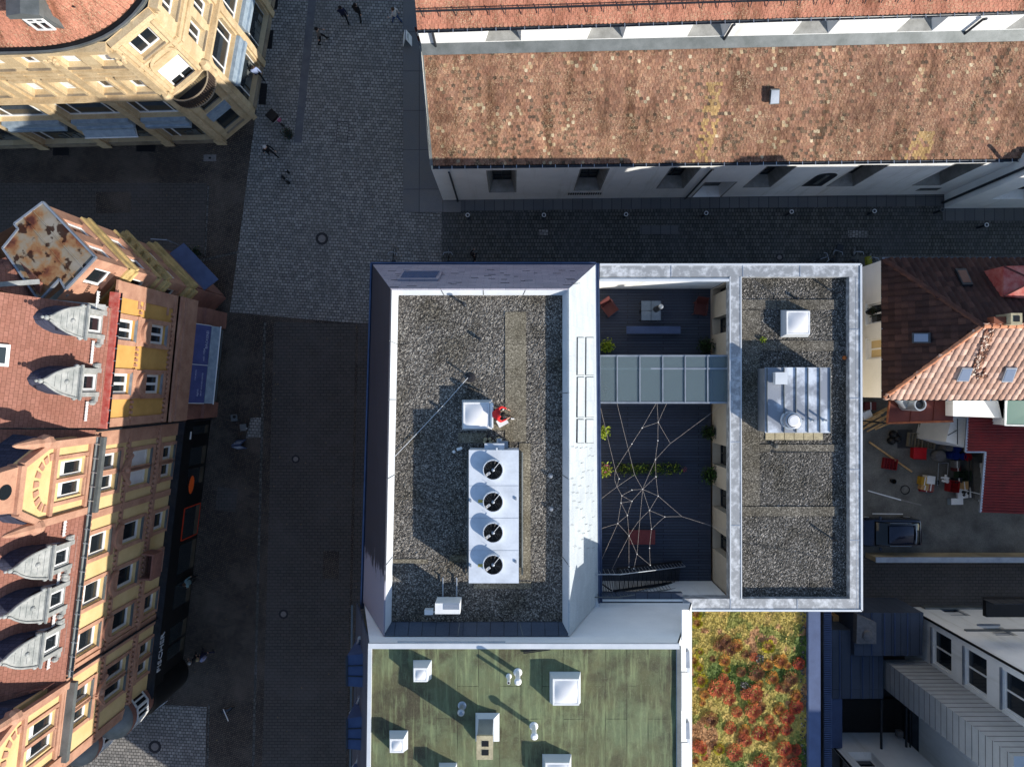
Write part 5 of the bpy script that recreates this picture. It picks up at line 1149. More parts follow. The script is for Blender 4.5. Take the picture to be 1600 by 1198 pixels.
def slabrow(x0, x1, y0, y1, z, n):
    for k in range(n):
        a, b2 = P(x0, y0 + (y1 - y0) * k / n, z), P(x1, y0 + (y1 - y0) * (k + 1) / n, z); m.box(((a.x + b2.x) / 2, (a.y + b2.y) / 2, z - .026 + rnd.uniform(-.004, .004)), (abs(b2.x - a.x) - .012, abs(a.y - b2.y) - .012, .06))
slabrow(789, 822, 487, 690, ZG + .045, 4); slabrow(768, 789, 640, 672, ZG + .047, 1); slabrow(811, 829, 692, 905, ZG + .05, 8); slabrow(716, 760, 676, 692, ZG + .046, 1); slabrow(702, 735, 867, 878, ZG + .046, 1); slabrow(740, 830, 908, 920, ZG + .046, 1); slabrow(610, 668, 873, 880, ZG + .042, 1)
m.build('walkway_slabs', m_grav3, mb_)
# gutters round the slate block
G_ = [P(580, 411, ZE + .02), P(931, 411, ZE + .02), P(936, 948, ZE + .02), P(564, 951, ZE + .02)]
m = MB()
for k, (wd) in ((0, .3), (1, .16), (3, .3)):
    a, b2 = G_[k], G_[(k + 1) % 4]; d = (b2 - a).normalized(); s_in = Vector((d.y, -d.x, 0)); s_in = s_in if s_in.dot(Vector((2, 0, 0)) - a * .2) > 0 else -s_in
    m.bar(a, b2, .07, .1); m.face([a + s_in * .03 - Vector((0, 0, .06)), b2 + s_in * .03 - Vector((0, 0, .06)), b2 + s_in * wd - Vector((0, 0, .0)), a + s_in * wd - Vector((0, 0, .0))])
m.build('gutter', MAT('blue_grey_gutter', C(86, 100, 128), C(70, 84, 112), 2, .4, .4, grain=.06, bump=0), mb_)
def on_quad(q, px, py, lift=.05):
    n_ = (q[1] - q[0]).cross(q[2] - q[0]).normalized(); d = ray(px, py); o_ = Vector((0, 0, CAMH)); t_ = (q[0] - o_).dot(n_) / d.dot(n_); return o_ + d * t_ + n_ * lift
NQ = [o1[1], o1[0], t1[0], t1[1]]; EQ = [o1[2], o1[1], t1[1], t1[2]]
q = [on_quad(NQ, x, y, .05) for x, y in ((690, 426), (632, 426), (624, 438), (682, 438))][::1]
def raised(name, pix, Q, par, mt, h=.06, base=.01):
    b_ = [on_quad(Q, x, y, base) for x, y in pix]; t_ = [on_quad(Q, x, y, base + h) for x, y in pix]; m = MB(); m.hexa(b_, t_); return m.build(name, mt, par)
fr = raised('roof_window', [(621, 439), (685, 439), (692, 425), (629, 425)], NQ, mb_, m_slate, .07); raised('pane', [(626, 437), (681, 437), (687, 427), (632, 427)], NQ, fr, N('sky_blue_glass').fin((.09, .13, .24, 1), .08, 0, .8), .02, .085)
for y0, y1 in ((527, 586), (589, 652), (655, 692)):
    for x0, x1 in ((900.5, 912), (914, 927)):
        fr = raised('roof_window', [(x0, y1), (x1 - .2, y1), (x1, y0), (x0 + .4, y0)], EQ, mb_, m_dkmet, .02); raised('pane', [(x0 + .6, y1 - .6), (x1 - .8, y1 - .6), (x1 - .6, y0 + .6), (x0 + 1, y0 + .6)], EQ, fr, m_slate_e, .02, .025)
m = MB(); rnd = random.Random(9)
for j in range(14):
    for i in range(5):
        if rnd.random() < .45: continue
        px, py = 893 + i * 7 + (j % 2) * 3.5 + rnd.uniform(-1, 1), 700 + j * 12 + rnd.uniform(-2, 2); p, p2 = on_quad(EQ, px, py, .004), on_quad(EQ, px + 4.2, py - 1.6, .004); m.bar(p, p2, .008, .008)
for _ in range(46):
    px, py = rnd.uniform(600, 900), rnd.uniform(421, 449); p = on_quad(NQ, px, py, .012); m.bar(p, p + Vector((rnd.uniform(.15, .4), 0, 0)), .014, .012)
m.build('slipped_slate_edges', m_dkmet, mb_)
# south verge gutter between the block and the green roofed house
m = MB(); m.box((-1.6, -9.86, 15.9), (7.2, .3, .12)); m.build('valley_gutter', m_navy, mb_)
# ---- roof deck court
ZD = 8.8
dk = [P(936, 441, ZD), P(1113, 441, ZD), P(1113, 925, ZD), P(936, 925, ZD)]
X0, X1 = o1[1].x + .02, P(1141, 600, ZE).x
Yn, Ys = P(1000, 437, ZE).y, P(1100, 936, ZE).y
XD = P(1113, 600, ZD).x
m = MB(); m.prism([(X0 - .3, Yn + .05), (X1 - .02, Yn + .05), (X1 - .02, Ys - .05), (X0 - .3, Ys - .05)], ZD - .2, ZD); m.build('deck', m_deck, mb_)
# walls: west wall of the east block with beige piers and recessed windows
ww = Wall((XD, Yn), (XD, Ys)); ww = Wall((X1 - .5, Yn), (X1 - .5, Ys)) if False else Wall((XD, Yn, 0), (XD, Ys, 0))
if ww.n.x > 0: ww = Wall((XD, Ys, 0), (XD, Yn, 0))
vy = lambda py: ww.uz(1112, py)[0] if False else abs(P(1112, py, ZD + .4).y - ww.A.y)
hol = []
for ya, yb in ((449, 461), (497, 523), (692, 725), (758, 792), (826, 858)): 
    a, b2 = sorted((vy(ya), vy(yb))); hol.append((a, b2, ZD + .02, 11.2))
m = MB(); ww.face_holes(m, 0, ww.L, ZD, ZE - .03, hol, .6); m.face([ww.pt(0, ZE - .03), ww.pt(0, ZE - .03, -.3), ww.pt(ww.L, ZE - .03, -.3), ww.pt(ww.L, ZE - .03)]); m.build('court_wall', m_tan, mb_)
for h in hol: window(ww, h, .5, mb_, m_dkmet, m_glass, (1, 0), .05)
MB().box(((X0 + X1) / 2, Yn + .06, 10.4), (X1 - X0, .1, 3.1)).build('court_end_wall', m_white, mb_); MB().box(((X0 + X1) / 2, Ys - .06, 10.4), (X1 - X0, .1, 3.14)).build('court_end_wall', m_white, mb_)
# ---- parapet caps with patches of frost
def cap(x0, y0, x1, y1, name='parapet'):
    a, b2 = P(x0, y0, ZE + .02), P(x1, y1, ZE + .02); m = MB(); xa, xb = sorted((a.x, b2.x)); ya, yb = sorted((a.y, b2.y)); m.box(((xa + xb) / 2, (ya + yb) / 2, ZE - .3), (xb - xa, yb - ya, .64)); return m, (xa, xb, ya, yb)
Yc0, Yc1, Xc0, Xc1 = P(0, 414, ZE).y, P(0, 952, ZE).y, P(937, 0, ZE).x, P(1344, 0, ZE).x
Yi0, Yi1, Xi0, Xi1 = P(0, 433, ZE).y, P(0, 934, ZE).y, P(1157, 0, ZE).x, P(1326, 0, ZE).x
def capbox(xa, xb, ya, yb, z=ZE): m = MB(); m.box(((xa + xb) / 2, (ya + yb) / 2, z - .3), (xb - xa, yb - ya, .62)); return m
XW = P(1140, 0, ZE).x
pc = capbox(Xc0, Xc1, Yi0, Yc0).build('parapet', m_cap, mb_)
capbox(Xi1, Xc1, Yc1, Yi0 - .002, ZE - .003).build('parapet', m_cap, mb_); capbox(P(1066, 0, ZE).x, Xi1 - .002, Yc1, Yi1, ZE - .001).build('parapet', m_cap, mb_); capbox(XW, Xi0, Yi1 + .002, Yi0 - .002, ZE - .004).build('parapet', m_cap, mb_)
m = MB(); t_ = .09
for a, b2 in (((Xc0, Yc0), (Xc1, Yc0)), ((Xc1, Yc0), (Xc1, Yc1)), ((Xc1, Yc1), (P(1066, 0, ZE).x, Yc1))): m.bar((a[0], a[1], ZE - .05), (b2[0], b2[1], ZE - .05), t_, .2)
m.bar((Xi0, Yi0, ZE), (Xi0, Yi1, ZE), .05, .06); m.bar((XW, Yi0, ZE), (XW, Yi1, ZE), .05, .06); m.bar((Xc0, Yn - .03, ZE), (XW, Yn - .03, ZE), .12, .06); m.build('edge_trim', m_cap2, mb_)
m = MB()
for x, y0, y1 in ((P(1048, 0, ZE).x, Yi0, Yc0), (P(1160, 0, ZE).x, Yi0, Yc0), (P(1249, 0, ZE).x, Yi0, Yc0), (P(1140, 0, ZE).x, Yc1, Yi1), (P(1244, 0, ZE).x, Yc1, Yi1)): m.bar((x, y0, ZE + .012), (x, y1, ZE + .012), .04, .02)
for py in (515, 622, 733, 843): y = P(0, py, ZE).y; m.bar((Xi1, y, ZE + .01), (Xc1, y, ZE + .01), .04, .02)
for py in (560, 690, 820): y = P(0, py, ZE).y; m.bar((XW, y, ZE + .008), (Xi0, y, ZE + .008), .04, .02)
m.bar((Xi1 + .3, Yi0, ZE + .006), (Xi1 + .3, Yc1, ZE + .006), .015, .015); m.build('joint', m_galv, mb_)
m = MB(); m.prism([(Xi0 + .4, Yi1 - .3), (Xc1 - .05, Yi1 - .3), (Xc1 - .05, Yi0 + .3), (Xi0 + .4, Yi0 + .3)], 0, ZE - .62); m.build('east_block', m_tan, mb_)
ZB = ZE - .34
q = [Vector((Xi0, Yi1, 0)), Vector((Xi1, Yi1, 0)), Vector((Xi1, Yi0, 0)), Vector((Xi0, Yi0, 0))]; gravel('gravel_bed', q, ZB, m_grav2, mb_, .05, .028, 9)
m = MB(); rnd = random.Random(6)
slabrow(1158, 1310, 468, 483, ZB + .035, 1); slabrow(1158, 1188, 484, 560, ZB + .034, 3); slabrow(1158, 1310, 532, 548, ZB + .033, 1); slabrow(1158, 1187, 560, 790, ZB + .034, 6); slabrow(1158, 1310, 791, 806, ZB + .035, 1); slabrow(1187, 1310, 694, 706, ZB + .033, 1); slabrow(1187, 1195, 575, 690, ZB + .036, 1); m.build('walkway_slabs', gravel_mat('grey_sand_strip', [(0, C(60, 57, 51)), (.4, C(92, 87, 78)), (.8, C(118, 112, 101)), (1, C(164, 157, 144))], 28), mb_)
m = MB()
for k in range(6): a = P(1203 + k * 15, 680, ZB + .05); m.box(a, (.42, .42, .06))
m.build('concrete_slabs', m_slab, mb_)
m = MB(); m.tube([P(1210, 703, ZB + .06), P(1205, 706, ZB + .06), P(1325, 707, ZB + .06)], .012); m.tube([P(1170, 432, ZE + .02), P(1213, 462, ZB + .06), P(1215, 560, ZB + .06)], .01); m.tube([P(1158, 848, ZB + .06), P(1240, 862, ZB + .06), P(1325, 880, ZB + .06)], .01); m.build('lightning_wire', m_dkmet, mb_)
# ---- glass corridor across the court
ZR2 = 11.55; gx0, gx1 = o1[1].x + .05, P(1137, 590, ZR2).x; gy0, gy1 = P(0, 629, ZR2).y, P(0, 556, ZR2).y; gx0 = P(936, 0, ZR2).x
cg = N('canopy_glass'); cg.p.inputs['Base Color'].default_value = C(116, 130, 136); cg.p.inputs['Roughness'].default_value = .12; cg.p.inputs['Specular IOR Level'].default_value = .7
_t = cg.n('ShaderNodeBsdfTransparent'); _t.inputs[0].default_value = (.75, .85, .83, 1); _m = cg.n('ShaderNodeMixShader'); _m.inputs[0].default_value = .5
cg.l(_t.outputs[0], _m.inputs[1]); cg.l(cg.p.outputs[0], _m.inputs[2]); cg.l(_m.outputs[0], cg.o.inputs['Surface']); m_canopy = cg.m
bars = [P(x, 0, ZR2).x for x in (937, 963.7, 999, 1034.5, 1069.5, 1104.5, 1136)]
cor = MB(); 
for x in bars: cor.bar((x, gy0, ZR2 + .03), (x, gy1, ZR2 + .03), .05, .1); cor.bar((x, gy0, ZD), (x, gy0, ZR2 - .05), .05); cor.bar((x, gy1, ZD), (x, gy1, ZR2 - .05), .05)
for y in (gy0, gy1): cor.bar((gx0, y, ZR2), (gx1, y, ZR2), .08, .1)
cor.bar((gx0, P(0, 576, ZR2).y, ZR2 - .02), (gx1, P(0, 576, ZR2).y, ZR2 + .03), .07, .06); cor.bar((gx0, P(0, 576, ZR2 - .4).y, ZR2 - .4), (gx1, P(0, 576, ZR2 - .4).y, ZR2 - .4), .12, .2)
gc = cor.build('glass_corridor', m_zinc, mb_)
for a, b2 in zip(bars, bars[1:]):
    m = MB(); m.box(((a + b2) / 2, (gy0 + gy1) / 2, ZR2 + .02), (b2 - a - .05, gy1 - gy0 - .06, .02)); m.build('pane', m_canopy, gc)
m = MB(); m.box(((gx0 + gx1) / 2, gy0 + .0, (ZD + ZR2) / 2), (gx1 - gx0, .02, ZR2 - ZD - .2)); m.box(((gx0 + gx1) / 2, gy1, (ZD + ZR2) / 2), (gx1 - gx0, .02, ZR2 - ZD - .2)); m.build('glass_sides', m_canopy, gc)
m = MB(); m.box(((gx0 + gx1) / 2, (gy0 + gy1) / 2, ZD + .03), (gx1 - gx0, gy1 - gy0 - .05, .05)); m.build('floor', m_conc, gc)
# ---- steel stair in the south of the court
st = MB(); A_, B_ = P(1062, 893, ZD), P(962, 906, 11.7); n = 15; d = (B_ - A_); s0 = Vector((-d.y, d.x, 0)).normalized()
tr = MB()
for k in range(n):
    c = A_.lerp(B_, (k + .5) / n)
    for j in range(4): tr.bar(c - s0 * .5 + Vector((-.1 + j * .06, 0, 0)), c + s0 * .5 + Vector((-.1 + j * .06, 0, 0)), .03, .03)
stc = tr.build('steel_stair', m_steel, mb_)
for s1 in (-1, 1): MB().bar(A_ + s0 * .52 * s1, B_ + s0 * .52 * s1, .05, .24).build('stringer', m_steel, stc)
L0 = B_; m = MB()
for j in range(22): m.bar(L0 + s0 * .55 + Vector((-.05 - j * .08, 0, 0)), L0 - s0 * .55 + Vector((-.05 - j * .08, 0, 0)), .03, .03)
m.build('landing', m_steel, stc)
for s1 in (-1, 1):
    m = MB(); h = Vector((0, 0, .95)); a, b2, c = A_ + s0 * .52 * s1, B_ + s0 * .52 * s1, B_ + s0 * .52 * s1 + Vector((-1.7, 0, 0))
    m.tube([a + h, b2 + h, c + h], .025, 6)
    for k in range(21): p = a.lerp(b2, k / 20); m.bar(p, p + h, .018)
    for k in range(9): p = b2.lerp(c, k / 8); m.bar(p, p + h, .018)
    m.build('railing', m_zincd if s1 > 0 else m_galv, stc)
m = MB(); p = P(1046, 893, 9.4); m.bar(B_ + Vector((-.2, -.5, -.1)), (B_.x - 1.0, B_.y - .5, ZD), .05); m.bar(B_ + Vector((-1.6, -.5, -.1)), (B_.x - 1.6, B_.y - .5, ZD), .07); m.build('brace', m_steel, stc)
# low flat roofs between court and green house
m = MB(); a, b2 = P(908, 0, 12).x, P(1066, 0, 12).x; ya, yb = P(0, 952, 12).y, P(0, 926, 12).y; m.box(((a + b2) / 2, (ya + yb) / 2, 11.8), (b2 - a, yb - ya, .3)); m.build('low_flat_roof', m_navy, mb_)
m = MB(); m.prism([(P(x, y, 12.5).x, P(x, y, 12.5).y) for x, y in ((904, 948), (937, 948), (930, 927), (904, 927))], 12.4, 12.5); m.build('small_canopy', m_cap2, mb_)
# ------------------------------------------------------------------ things on the gravel roofs
def rooflight(px, py, w, zb, h, label, z=None, mt=None, shape=1, lx=None):
    t = thing('dome_rooflight', label, 'rooflight', P(px, py, zb), 0, 'square opal rooflights on the flat roofs'); lx = lx or w
    MB().hexa([(-lx / 2 - .1, -w / 2 - .1, 0), (lx / 2 + .1, -w / 2 - .1, 0), (lx / 2 + .1, w / 2 + .1, 0), (-lx / 2 - .1, w / 2 + .1, 0)], [(-lx / 2, -w / 2, h), (lx / 2, -w / 2, h), (lx / 2, w / 2, h), (-lx / 2, w / 2, h)]).build('curb', m_cap2, t, local=True)
    m = MB(); f = MB()
    for s1 in (-1, 1): f.box((s1 * (lx / 2 - .03), 0, h + .03), (.06, w, .06)); f.box((0, s1 * (w / 2 - .03), h + .032), (lx - .12, .06, .06))
    f.build('frame', m_frame, t, local=True)
    k = 8; R = []
    for j in range(k + 1):
        for i in range(k + 1):
            x, y = (i / k - .5), (j / k - .5); zz = .11 * (1 - (2 * abs(x)) ** 2.2) * (1 - (2 * abs(y)) ** 2.2) * shape; R.append(Vector((x * (lx - .12), y * (w - .12), h + .05 + zz)))
    for j in range(k):
        for i in range(k): a = j * (k + 1) + i; m.face([R[a], R[a + 1], R[a + k + 2], R[a + k + 1]])
    m.build('dome', m_dome, t, smooth='all', local=True); return t
r1 = rooflight(745.5, 648, 1.04, ZG, .5, 'open rooflight beside the climbing person in red')
MB().hexa([(.52, -.5, .5), (.57, -.5, .5), (.57, .5, .5), (.52, .5, .5)], [(.62, -.5, .64), (.68, -.5, .64), (.68, .5, .64), (.62, .5, .64)]).build('hinge_rail', m_frame, r1, local=True)
rooflight(1241, 505.5, 1.08, ZB, .42, 'rooflight on the grey gravel north of the metal box roof')
# chiller unit with four fans
cx, cy, czb = P(771.5, 807, 17.3).x, P(771.5, 807, 17.3).y, ZG + .1; cwx, cly, chh = 1.95, 5.18, 1.05
ck = thing('chiller_unit', 'long white chiller unit with four black fans on the gravel roof', 'chiller', (cx, cy, czb))
MB().box((0, 0, chh / 2 + .12), (cwx, cly, chh)).build('casing', m_chill, ck, local=True)
m = MB(); zt = chh + .12
for y in (-1.32, -.06, 1.2): m.box((0, y, zt + .002), (cwx - .02, .012, .008))
for x in (-.7, .7): m.box((x, 0, .06), (.12, cly - .1, .12))
m.build('panel_seams', m_galv, ck, local=True)
for py in (734, 784, 832, 882):
    fx, fy = P(770.5, py, 17.5).x - cx, P(770.5, py, 17.5).y - cy
    m = MB(); m.lathe((fx, fy, zt), [(.41, 0), (.395, .27), (.365, .27), (.36, .06)], 32, caps=False); sh = m.build('fan_shroud', m_chill, ck, smooth=True, local=True)
    m = MB(); m.lathe((fx, fy, zt), [(.385, .26), (.36, .262), (.355, .02)], 32, caps=False); m.lathe((fx, fy, zt), [(.36, .01), (.001, .012)], 24, caps=False)
    for k in range(11):
        a = 2 * PI * k / 11; v = lambda r, da, z: (fx + r * math.cos(a + da), fy + r * math.sin(a + da), zt + z)
        m.face([v(.09, -.2, .1), v(.34, -.16, .09), v(.34, .26, .2), v(.09, .25, .2)])
    m.build('fan_blades', m_fan, sh, local=True)
    m = MB(); m.lathe((fx, fy, zt), [(.075, .1), (.075, .24), (.05, .28), (.02, .29)], 14); m.build('hub', m_zinc, sh, smooth=True, local=True)
    m = MB()
    for r in (.14, .2, .26, .32): m.ring((fx, fy, zt + .27), r, .004, 28, 4)
    for k in range(4): a = PI * k / 4 + .6; m.bar((fx - .38 * math.cos(a), fy - .38 * math.sin(a), zt + .272), (fx + .38 * math.cos(a), fy + .38 * math.sin(a), zt + .272), .008)
    m.build('guard', m_dkmet, sh, local=True)
    m = MB(); m.bar((fx + .05, fy + .06, zt + .29), (fx + .3, fy + .36, zt + .3), .018); m.bar((fx + .3, fy + .36, zt + .3), (fx + .08, fy + .5, zt + .28), .01); m.bar((fx - .12, fy - .1, zt + .2), (fx - .3, fy - .24, zt + .2), .1, .01); m.build('strut', m_frame, sh, local=True)
for x, y in ((.86, .7), (.86, -1.75), (-.9, .62), (-.9, -1.9)): MB().box((x, y, zt + .03), (.06, .1, .05)).build('lifting_eye', m_zinc, ck, local=True)
m = MB(); m.box((.02, cly / 2 + .12, zt - .3), (.78, .24, .3)); m.box((.12, cly / 2 + .04, zt + .06), (.06, .12, .3)); m.build('control_box', m_chill, ck, local=True)
m = MB(); m.cyl((.2, cly / 2 + .2, .4), (.2, cly / 2 + .4, .4), .12, 10); m.build('pipe', m_galv, ck, smooth=True, local=True)
m = MB(); m.tube([(1.12, 2.4, .0), (1.12, -2.3, .0), (1.12, -2.5, .25)], .04, 7); m.tube([(-1.1, 2.2, .0), (-1.1, -2.6, .0)], .025, 6); m.build('cable_conduit', m_zincd, ck, local=True)
for y in (.6, -1.9): MB().box((-.5, y, zt + .004), (.22, .12, .006)).build('warning_plate', MAT('faded_yellow_plate', C(196, 176, 96), None, 4), ck, local=True)
t = thing('duct_elbow', 'pale blue-grey metal duct box at the head of the chiller', 'duct', P(787, 693, ZG + .1)); MB().box((0, 0, .3), (.36, .28, .6)).build('box', m_zinc, t, local=True); MB().box((-.3, -.02, .2), (.3, .2, .4)).build('flange', m_zincd, t, local=True)
m = MB(); rnd = random.Random(2)
for k in range(14): m.ball((rnd.uniform(-.3, .3), rnd.uniform(-.15, .15), .05), rnd.uniform(.05, .1), 6, 4)
solo('rubble_heap', m, m_slab, 'small heap of pale rubble beside the chiller ducts', 'rubble', P(768, 690, ZG + .05))
t = thing('bottle', 'small white and blue canister on the shaded gravel beside the chiller', 'canister', P(714, 702, ZG + .06), .3); MB().cyl((0, 0, .06), (.22, 0, .06), .06, 10).build('body', m_frame, t, local=True); MB().ball((-.14, -.05, .06), .07, 8, 6).build('cap', m_frame, t, local=True)
# split air conditioner on frame
t = thing('air_conditioner', 'white air conditioner on a pipe frame in the parapet shade', 'air conditioner', P(703, 938, ZG + .05))
MB().box((0, 0, .62), (.98, .42, .85)).build('casing', m_frame, t, local=True)
m = MB(); m.lathe((-.22, -.211, .62), [(.3, 0), (.3, .02)], 20, Matrix.Rotation(PI / 2, 3, 'X')); m.build('fan_grille', m_dkmet, t, local=True)
for x in (-.28, .28): MB().tube([(x, -.4, .06), (x, .95, .06), (x, .95, .16)], .03, 6).build('rail', m_galv, t, local=True)
MB().box((.15, .08, 1.052), (.62, .22, .015)).build('stain_panel', m_zinc, t, local=True)
t = thing('junction_box', 'small white junction box linked to the air conditioner', 'box', P(671, 953, ZG + .05)); MB().box((0, 0, .14), (.34, .2, .28)).build('box', m_frame, t, local=True); MB().tube([(.17, 0, .2), (.5, -.02, .1), (.8, .05, .1)], .025).build('conduit', m_frame, t, local=True)
# lightning rod, wires and small vents on gravel
t = thing('lightning_wire', 'thin pale lightning wire with a rod slanting over the gravel', 'wire', P(736, 590, ZG)); pp = Vector(P(736, 590, ZG)); loc = lambda x, y, z: tuple(P(x, y, z) - pp)
MB().tube([loc(614, 716, ZG + .12), loc(660, 668, ZG + .1), loc(703, 622, ZG + .1), loc(731, 590, ZG + .1)], .012).build('wire', m_cap2, t, local=True); MB().cyl((0, 0, 0), (0, 0, .55), .03, 6).build('rod', m_dkmet, t, local=True); MB().lathe((0, 0, 0), [(.2, 0), (.2, .06), (.1, .08)], 12).build('foot', m_iron, t, local=True)
def vent(px, py, z, r, h, label, cap=True, mt=None, group=None):
    t = thing('roof_vent', label, 'vent', P(px, py, z), group=group); mt = mt or m_zinc
    MB().lathe((0, 0, 0), [(r * 1.9, 0), (r * 1.6, .03), (r, .05), (r, h)], 14).build('pipe', mt, t, smooth=True, local=True)
    if cap: MB().lathe((0, 0, 0), [(r * .9, h), (r * 1.5, h + .02), (r * 1.5, h + .1), (r * .8, h + .16)], 14).build('cap', mt, t, smooth=True, local=True)
    else: MB().lathe((0, 0, 0), [(r * .75, h + .004), (r * .7, h - .05)], 10).build('opening', m_black, t, local=True)
    return t
vent(726, 476, ZG, .05, .42, 'thin vent pipe with long shadow at the top of the gravel', True, m_dkmet); vent(750, 530, ZG, .05, .14, 'tiny vent stub in the gravel beside the slab walkway', True, m_dkmet); vent(860, 743, ZG, .06, .06, 'small disc vent at the shaded gravel edge, upper of two', True, m_zinc); vent(861, 794, ZG, .06, .06, 'small disc vent at the shaded gravel edge, lower of two', True, m_zinc)
vent(1306, 459, ZB, .04, .42, 'thin vent pipe in the shaded corner of the grey gravel', True, m_dkmet); vent(1244, 467, ZB, .05, .12, 'tiny vent stub on the grey gravel above the rooflight', True, m_dkmet); vent(1302, 842, ZB, .04, .42, 'thin vent pipe casting a shadow low on the grey gravel', True, m_dkmet)
for px, py, l in ((1212, 697, 'small plant debris disc below the metal box roof'),): vent(px, py, ZB, .07, .04, 'small flat disc vent below the metal box roof', True, m_conc)
solo('ball', MB().ball((0, 0, .1), .1, 14, 10), MAT('orange_rubber', C(190, 104, 44), C(160, 84, 34), 5, .6), 'orange ball lying in the parapet shade', 'ball', P(1318, 559, ZB + .02), smooth=True)
m = MB(); leafball(m, (0, 0, .1), .16, 60, .06); tag(solo('weed', m, m_leaf[1], 'small yellow-green weed growing in the grey gravel', 'plant', P(1192, 531, ZB)), None)
# metal clad roof box
bx = [P(1196, 675, ZB + 1.05), P(1297, 675, ZB + 1.05), P(1297, 575, ZB + 1.05), P(1196, 575, ZB + 1.05)]; cb = sum(bx, Vector()) / 4
t = thing('roof_box', 'metal clad roof box with standing seams and a round flue', 'roof structure', (cb.x, cb.y, ZB)); sx, sy = bx[1].x - bx[0].x, bx[2].y - bx[1].y
MB().box((0, 0, .52), (sx, sy, 1.04)).build('cladding', m_zinc, t, local=True); m = MB(); m.box((0, 0, 1.055), (sx + .06, sy + .06, .03)); m.build('cover', m_capv, t, local=True)
m = MB()
for px in (1197.5, 1224, 1242.5, 1261, 1279.5, 1296): m.box((P(px, 0, ZB + 1.08).x - cb.x, 0, 1.1), (.03, sy + .02, .06))
m.build('seam', m_zincd, t, local=True)
q = lambda px, py, z=1.07: (P(px, py, ZB + z).x - cb.x, P(px, py, ZB + z).y - cb.y, z)
x, y, z = q(1238, 657, 1.4); MB().lathe((x, y, 1.05), [(.44, 0), (.42, .06), (.36, .1), (.36, .5), (.3, .52), (.3, .44)], 26).build('round_flue', m_galv, t, smooth=True, local=True); MB().lathe((x, y, 1.05), [(.27, .5), (.27, .56), (.2, .58)], 24).build('flue_cap', m_dome, t, local=True); MB().lathe((x, y, 1.05), [(.3, .515), (.275, .52)], 24, caps=False).build('flue_gap', m_black, t, local=True)
x, y, z = q(1219, 591, 1.3); MB().box((x, y, 1.3), (.54, .54, .32)).build('small_hatch', m_cap2, t, local=True)
for px, py in ((1251, 655), (1268, 656), (1287, 656)): x, y, z = q(px, py); MB().lathe((x, y, 1.06), [(.1, 0), (.05, .04), (.05, .4)], 10).build('pipe', m_galv, t, smooth=True, local=True)
# ------------------------------------------------------------------ furniture and plants on the deck
def lounge(px, py, rz, label):
    t = thing('lounge_chair', label, 'chair', P(px, py, ZD), rz, 'red garden chairs on the deck')
    MB().hexa([(-.3, -.3, .38), (.3, -.3, .38), (.3, .28, .3), (-.3, .28, .3)], [(-.3, -.3, .42), (.3, -.3, .42), (.3, .28, .34), (-.3, .28, .34)]).build('seat', m_redw, t, local=True)
    MB().hexa([(-.3, .27, .33), (.3, .27, .33), (.3, .31, .33), (-.3, .31, .33)], [(-.28, .52, .85), (.28, .52, .85), (.28, .56, .85), (-.28, .56, .85)]).build('backrest', m_redw, t, local=True)
    for x in (-.3, .3):
        MB().bar((x, -.32, .56), (x, .38, .6), .05, .03).build('armrest', m_redw, t, local=True)
        for yy in (-.28, .3): MB().bar((x, yy, 0), (x, yy, .57), .03).build('leg', m_redw, t, local=True)
lounge(951, 484, -2.5 + PI, 'red garden chair by the slate wall, left of the four square tables'); lounge(1091, 484, .9 + PI / 2 - 2.6, 'red garden chair by the beige wall, right of the four square tables')
for px, py, l in ((1009.5, 477.5, 'frosted square deck table, upper left of four'), (1025, 477.5, 'frosted square deck table, upper right of four behind the parasol'), (1009.5, 493, 'frosted square deck table, lower left of four'), (1025, 493, 'frosted square deck table, lower right of four under the parasol')):
    t = thing('deck_table', l, 'table', P(px, py, ZD + .72) - Vector((0, 0, .72)), 0, 'four square deck tables'); MB().box((0, 0, .72), (.47, .47, .03)).build('table_top', m_ttop, t, local=True)
    for x in (-.2, .2):
        for yy in (-.2, .2): MB().bar((x, yy, 0), (x, yy, .7), .035).build('leg', m_dkmet, t, local=True)
t = thing('parasol', 'closed dark parasol with a white cap among the deck tables', 'parasol', P(1018, 487, ZD)); MB().cyl((0, 0, 0), (0, 0, 2.45), .025, 8).build('pole', m_galv, t, local=True)
m = MB(); rnd = random.Random(1); m.lathe((0, 0, 0), [(.06, 1.0), (.16, 1.15), (.13, 1.8), (.08, 2.2), (.04, 2.35)], 11); m.build('folded_canopy', m_steel, t, smooth=True, local=True); MB().lathe((0, 0, 0), [(.08, 2.3), (.12, 2.34), (.1, 2.4), (.04, 2.46)], 14).build('cap', m_zinc, t, smooth=True, local=True); MB().lathe((0, 0, 0), [(.25, 0), (.25, .06)], 16).build('base', m_dkmet, t, local=True)
t = thing('deck_bench', 'long blue-grey bench in the deck court', 'bench', P(1021, 515.5, ZD + .42) - Vector((0, 0, .42))); MB().box((0, 0, .4), (2.72, .38, .06)).build('seat', m_bench, t, local=True)
for x in (-1.1, 1.1): MB().box((x, 0, .19), (.06, .32, .36)).build('leg', m_dkmet, t, local=True)
t = thing('low_table', 'brownish red rectangular outdoor table at the dark end of the deck', 'table', P(1003, 839, ZD + .5) - Vector((0, 0, .5))); MB().box((0, 0, .5), (1.32, .72, .04)).build('table_top', MAT('dull_red_board', C(120, 58, 58), C(104, 48, 50), 3, .7), t, local=True)
for x in (-.58, .58):
    for yy in (-.3, .3): MB().bar((x, yy, 0), (x, yy, .48), .04).build('leg', m_dkmet, t, local=True)
gp = 'potted plants round the deck court'
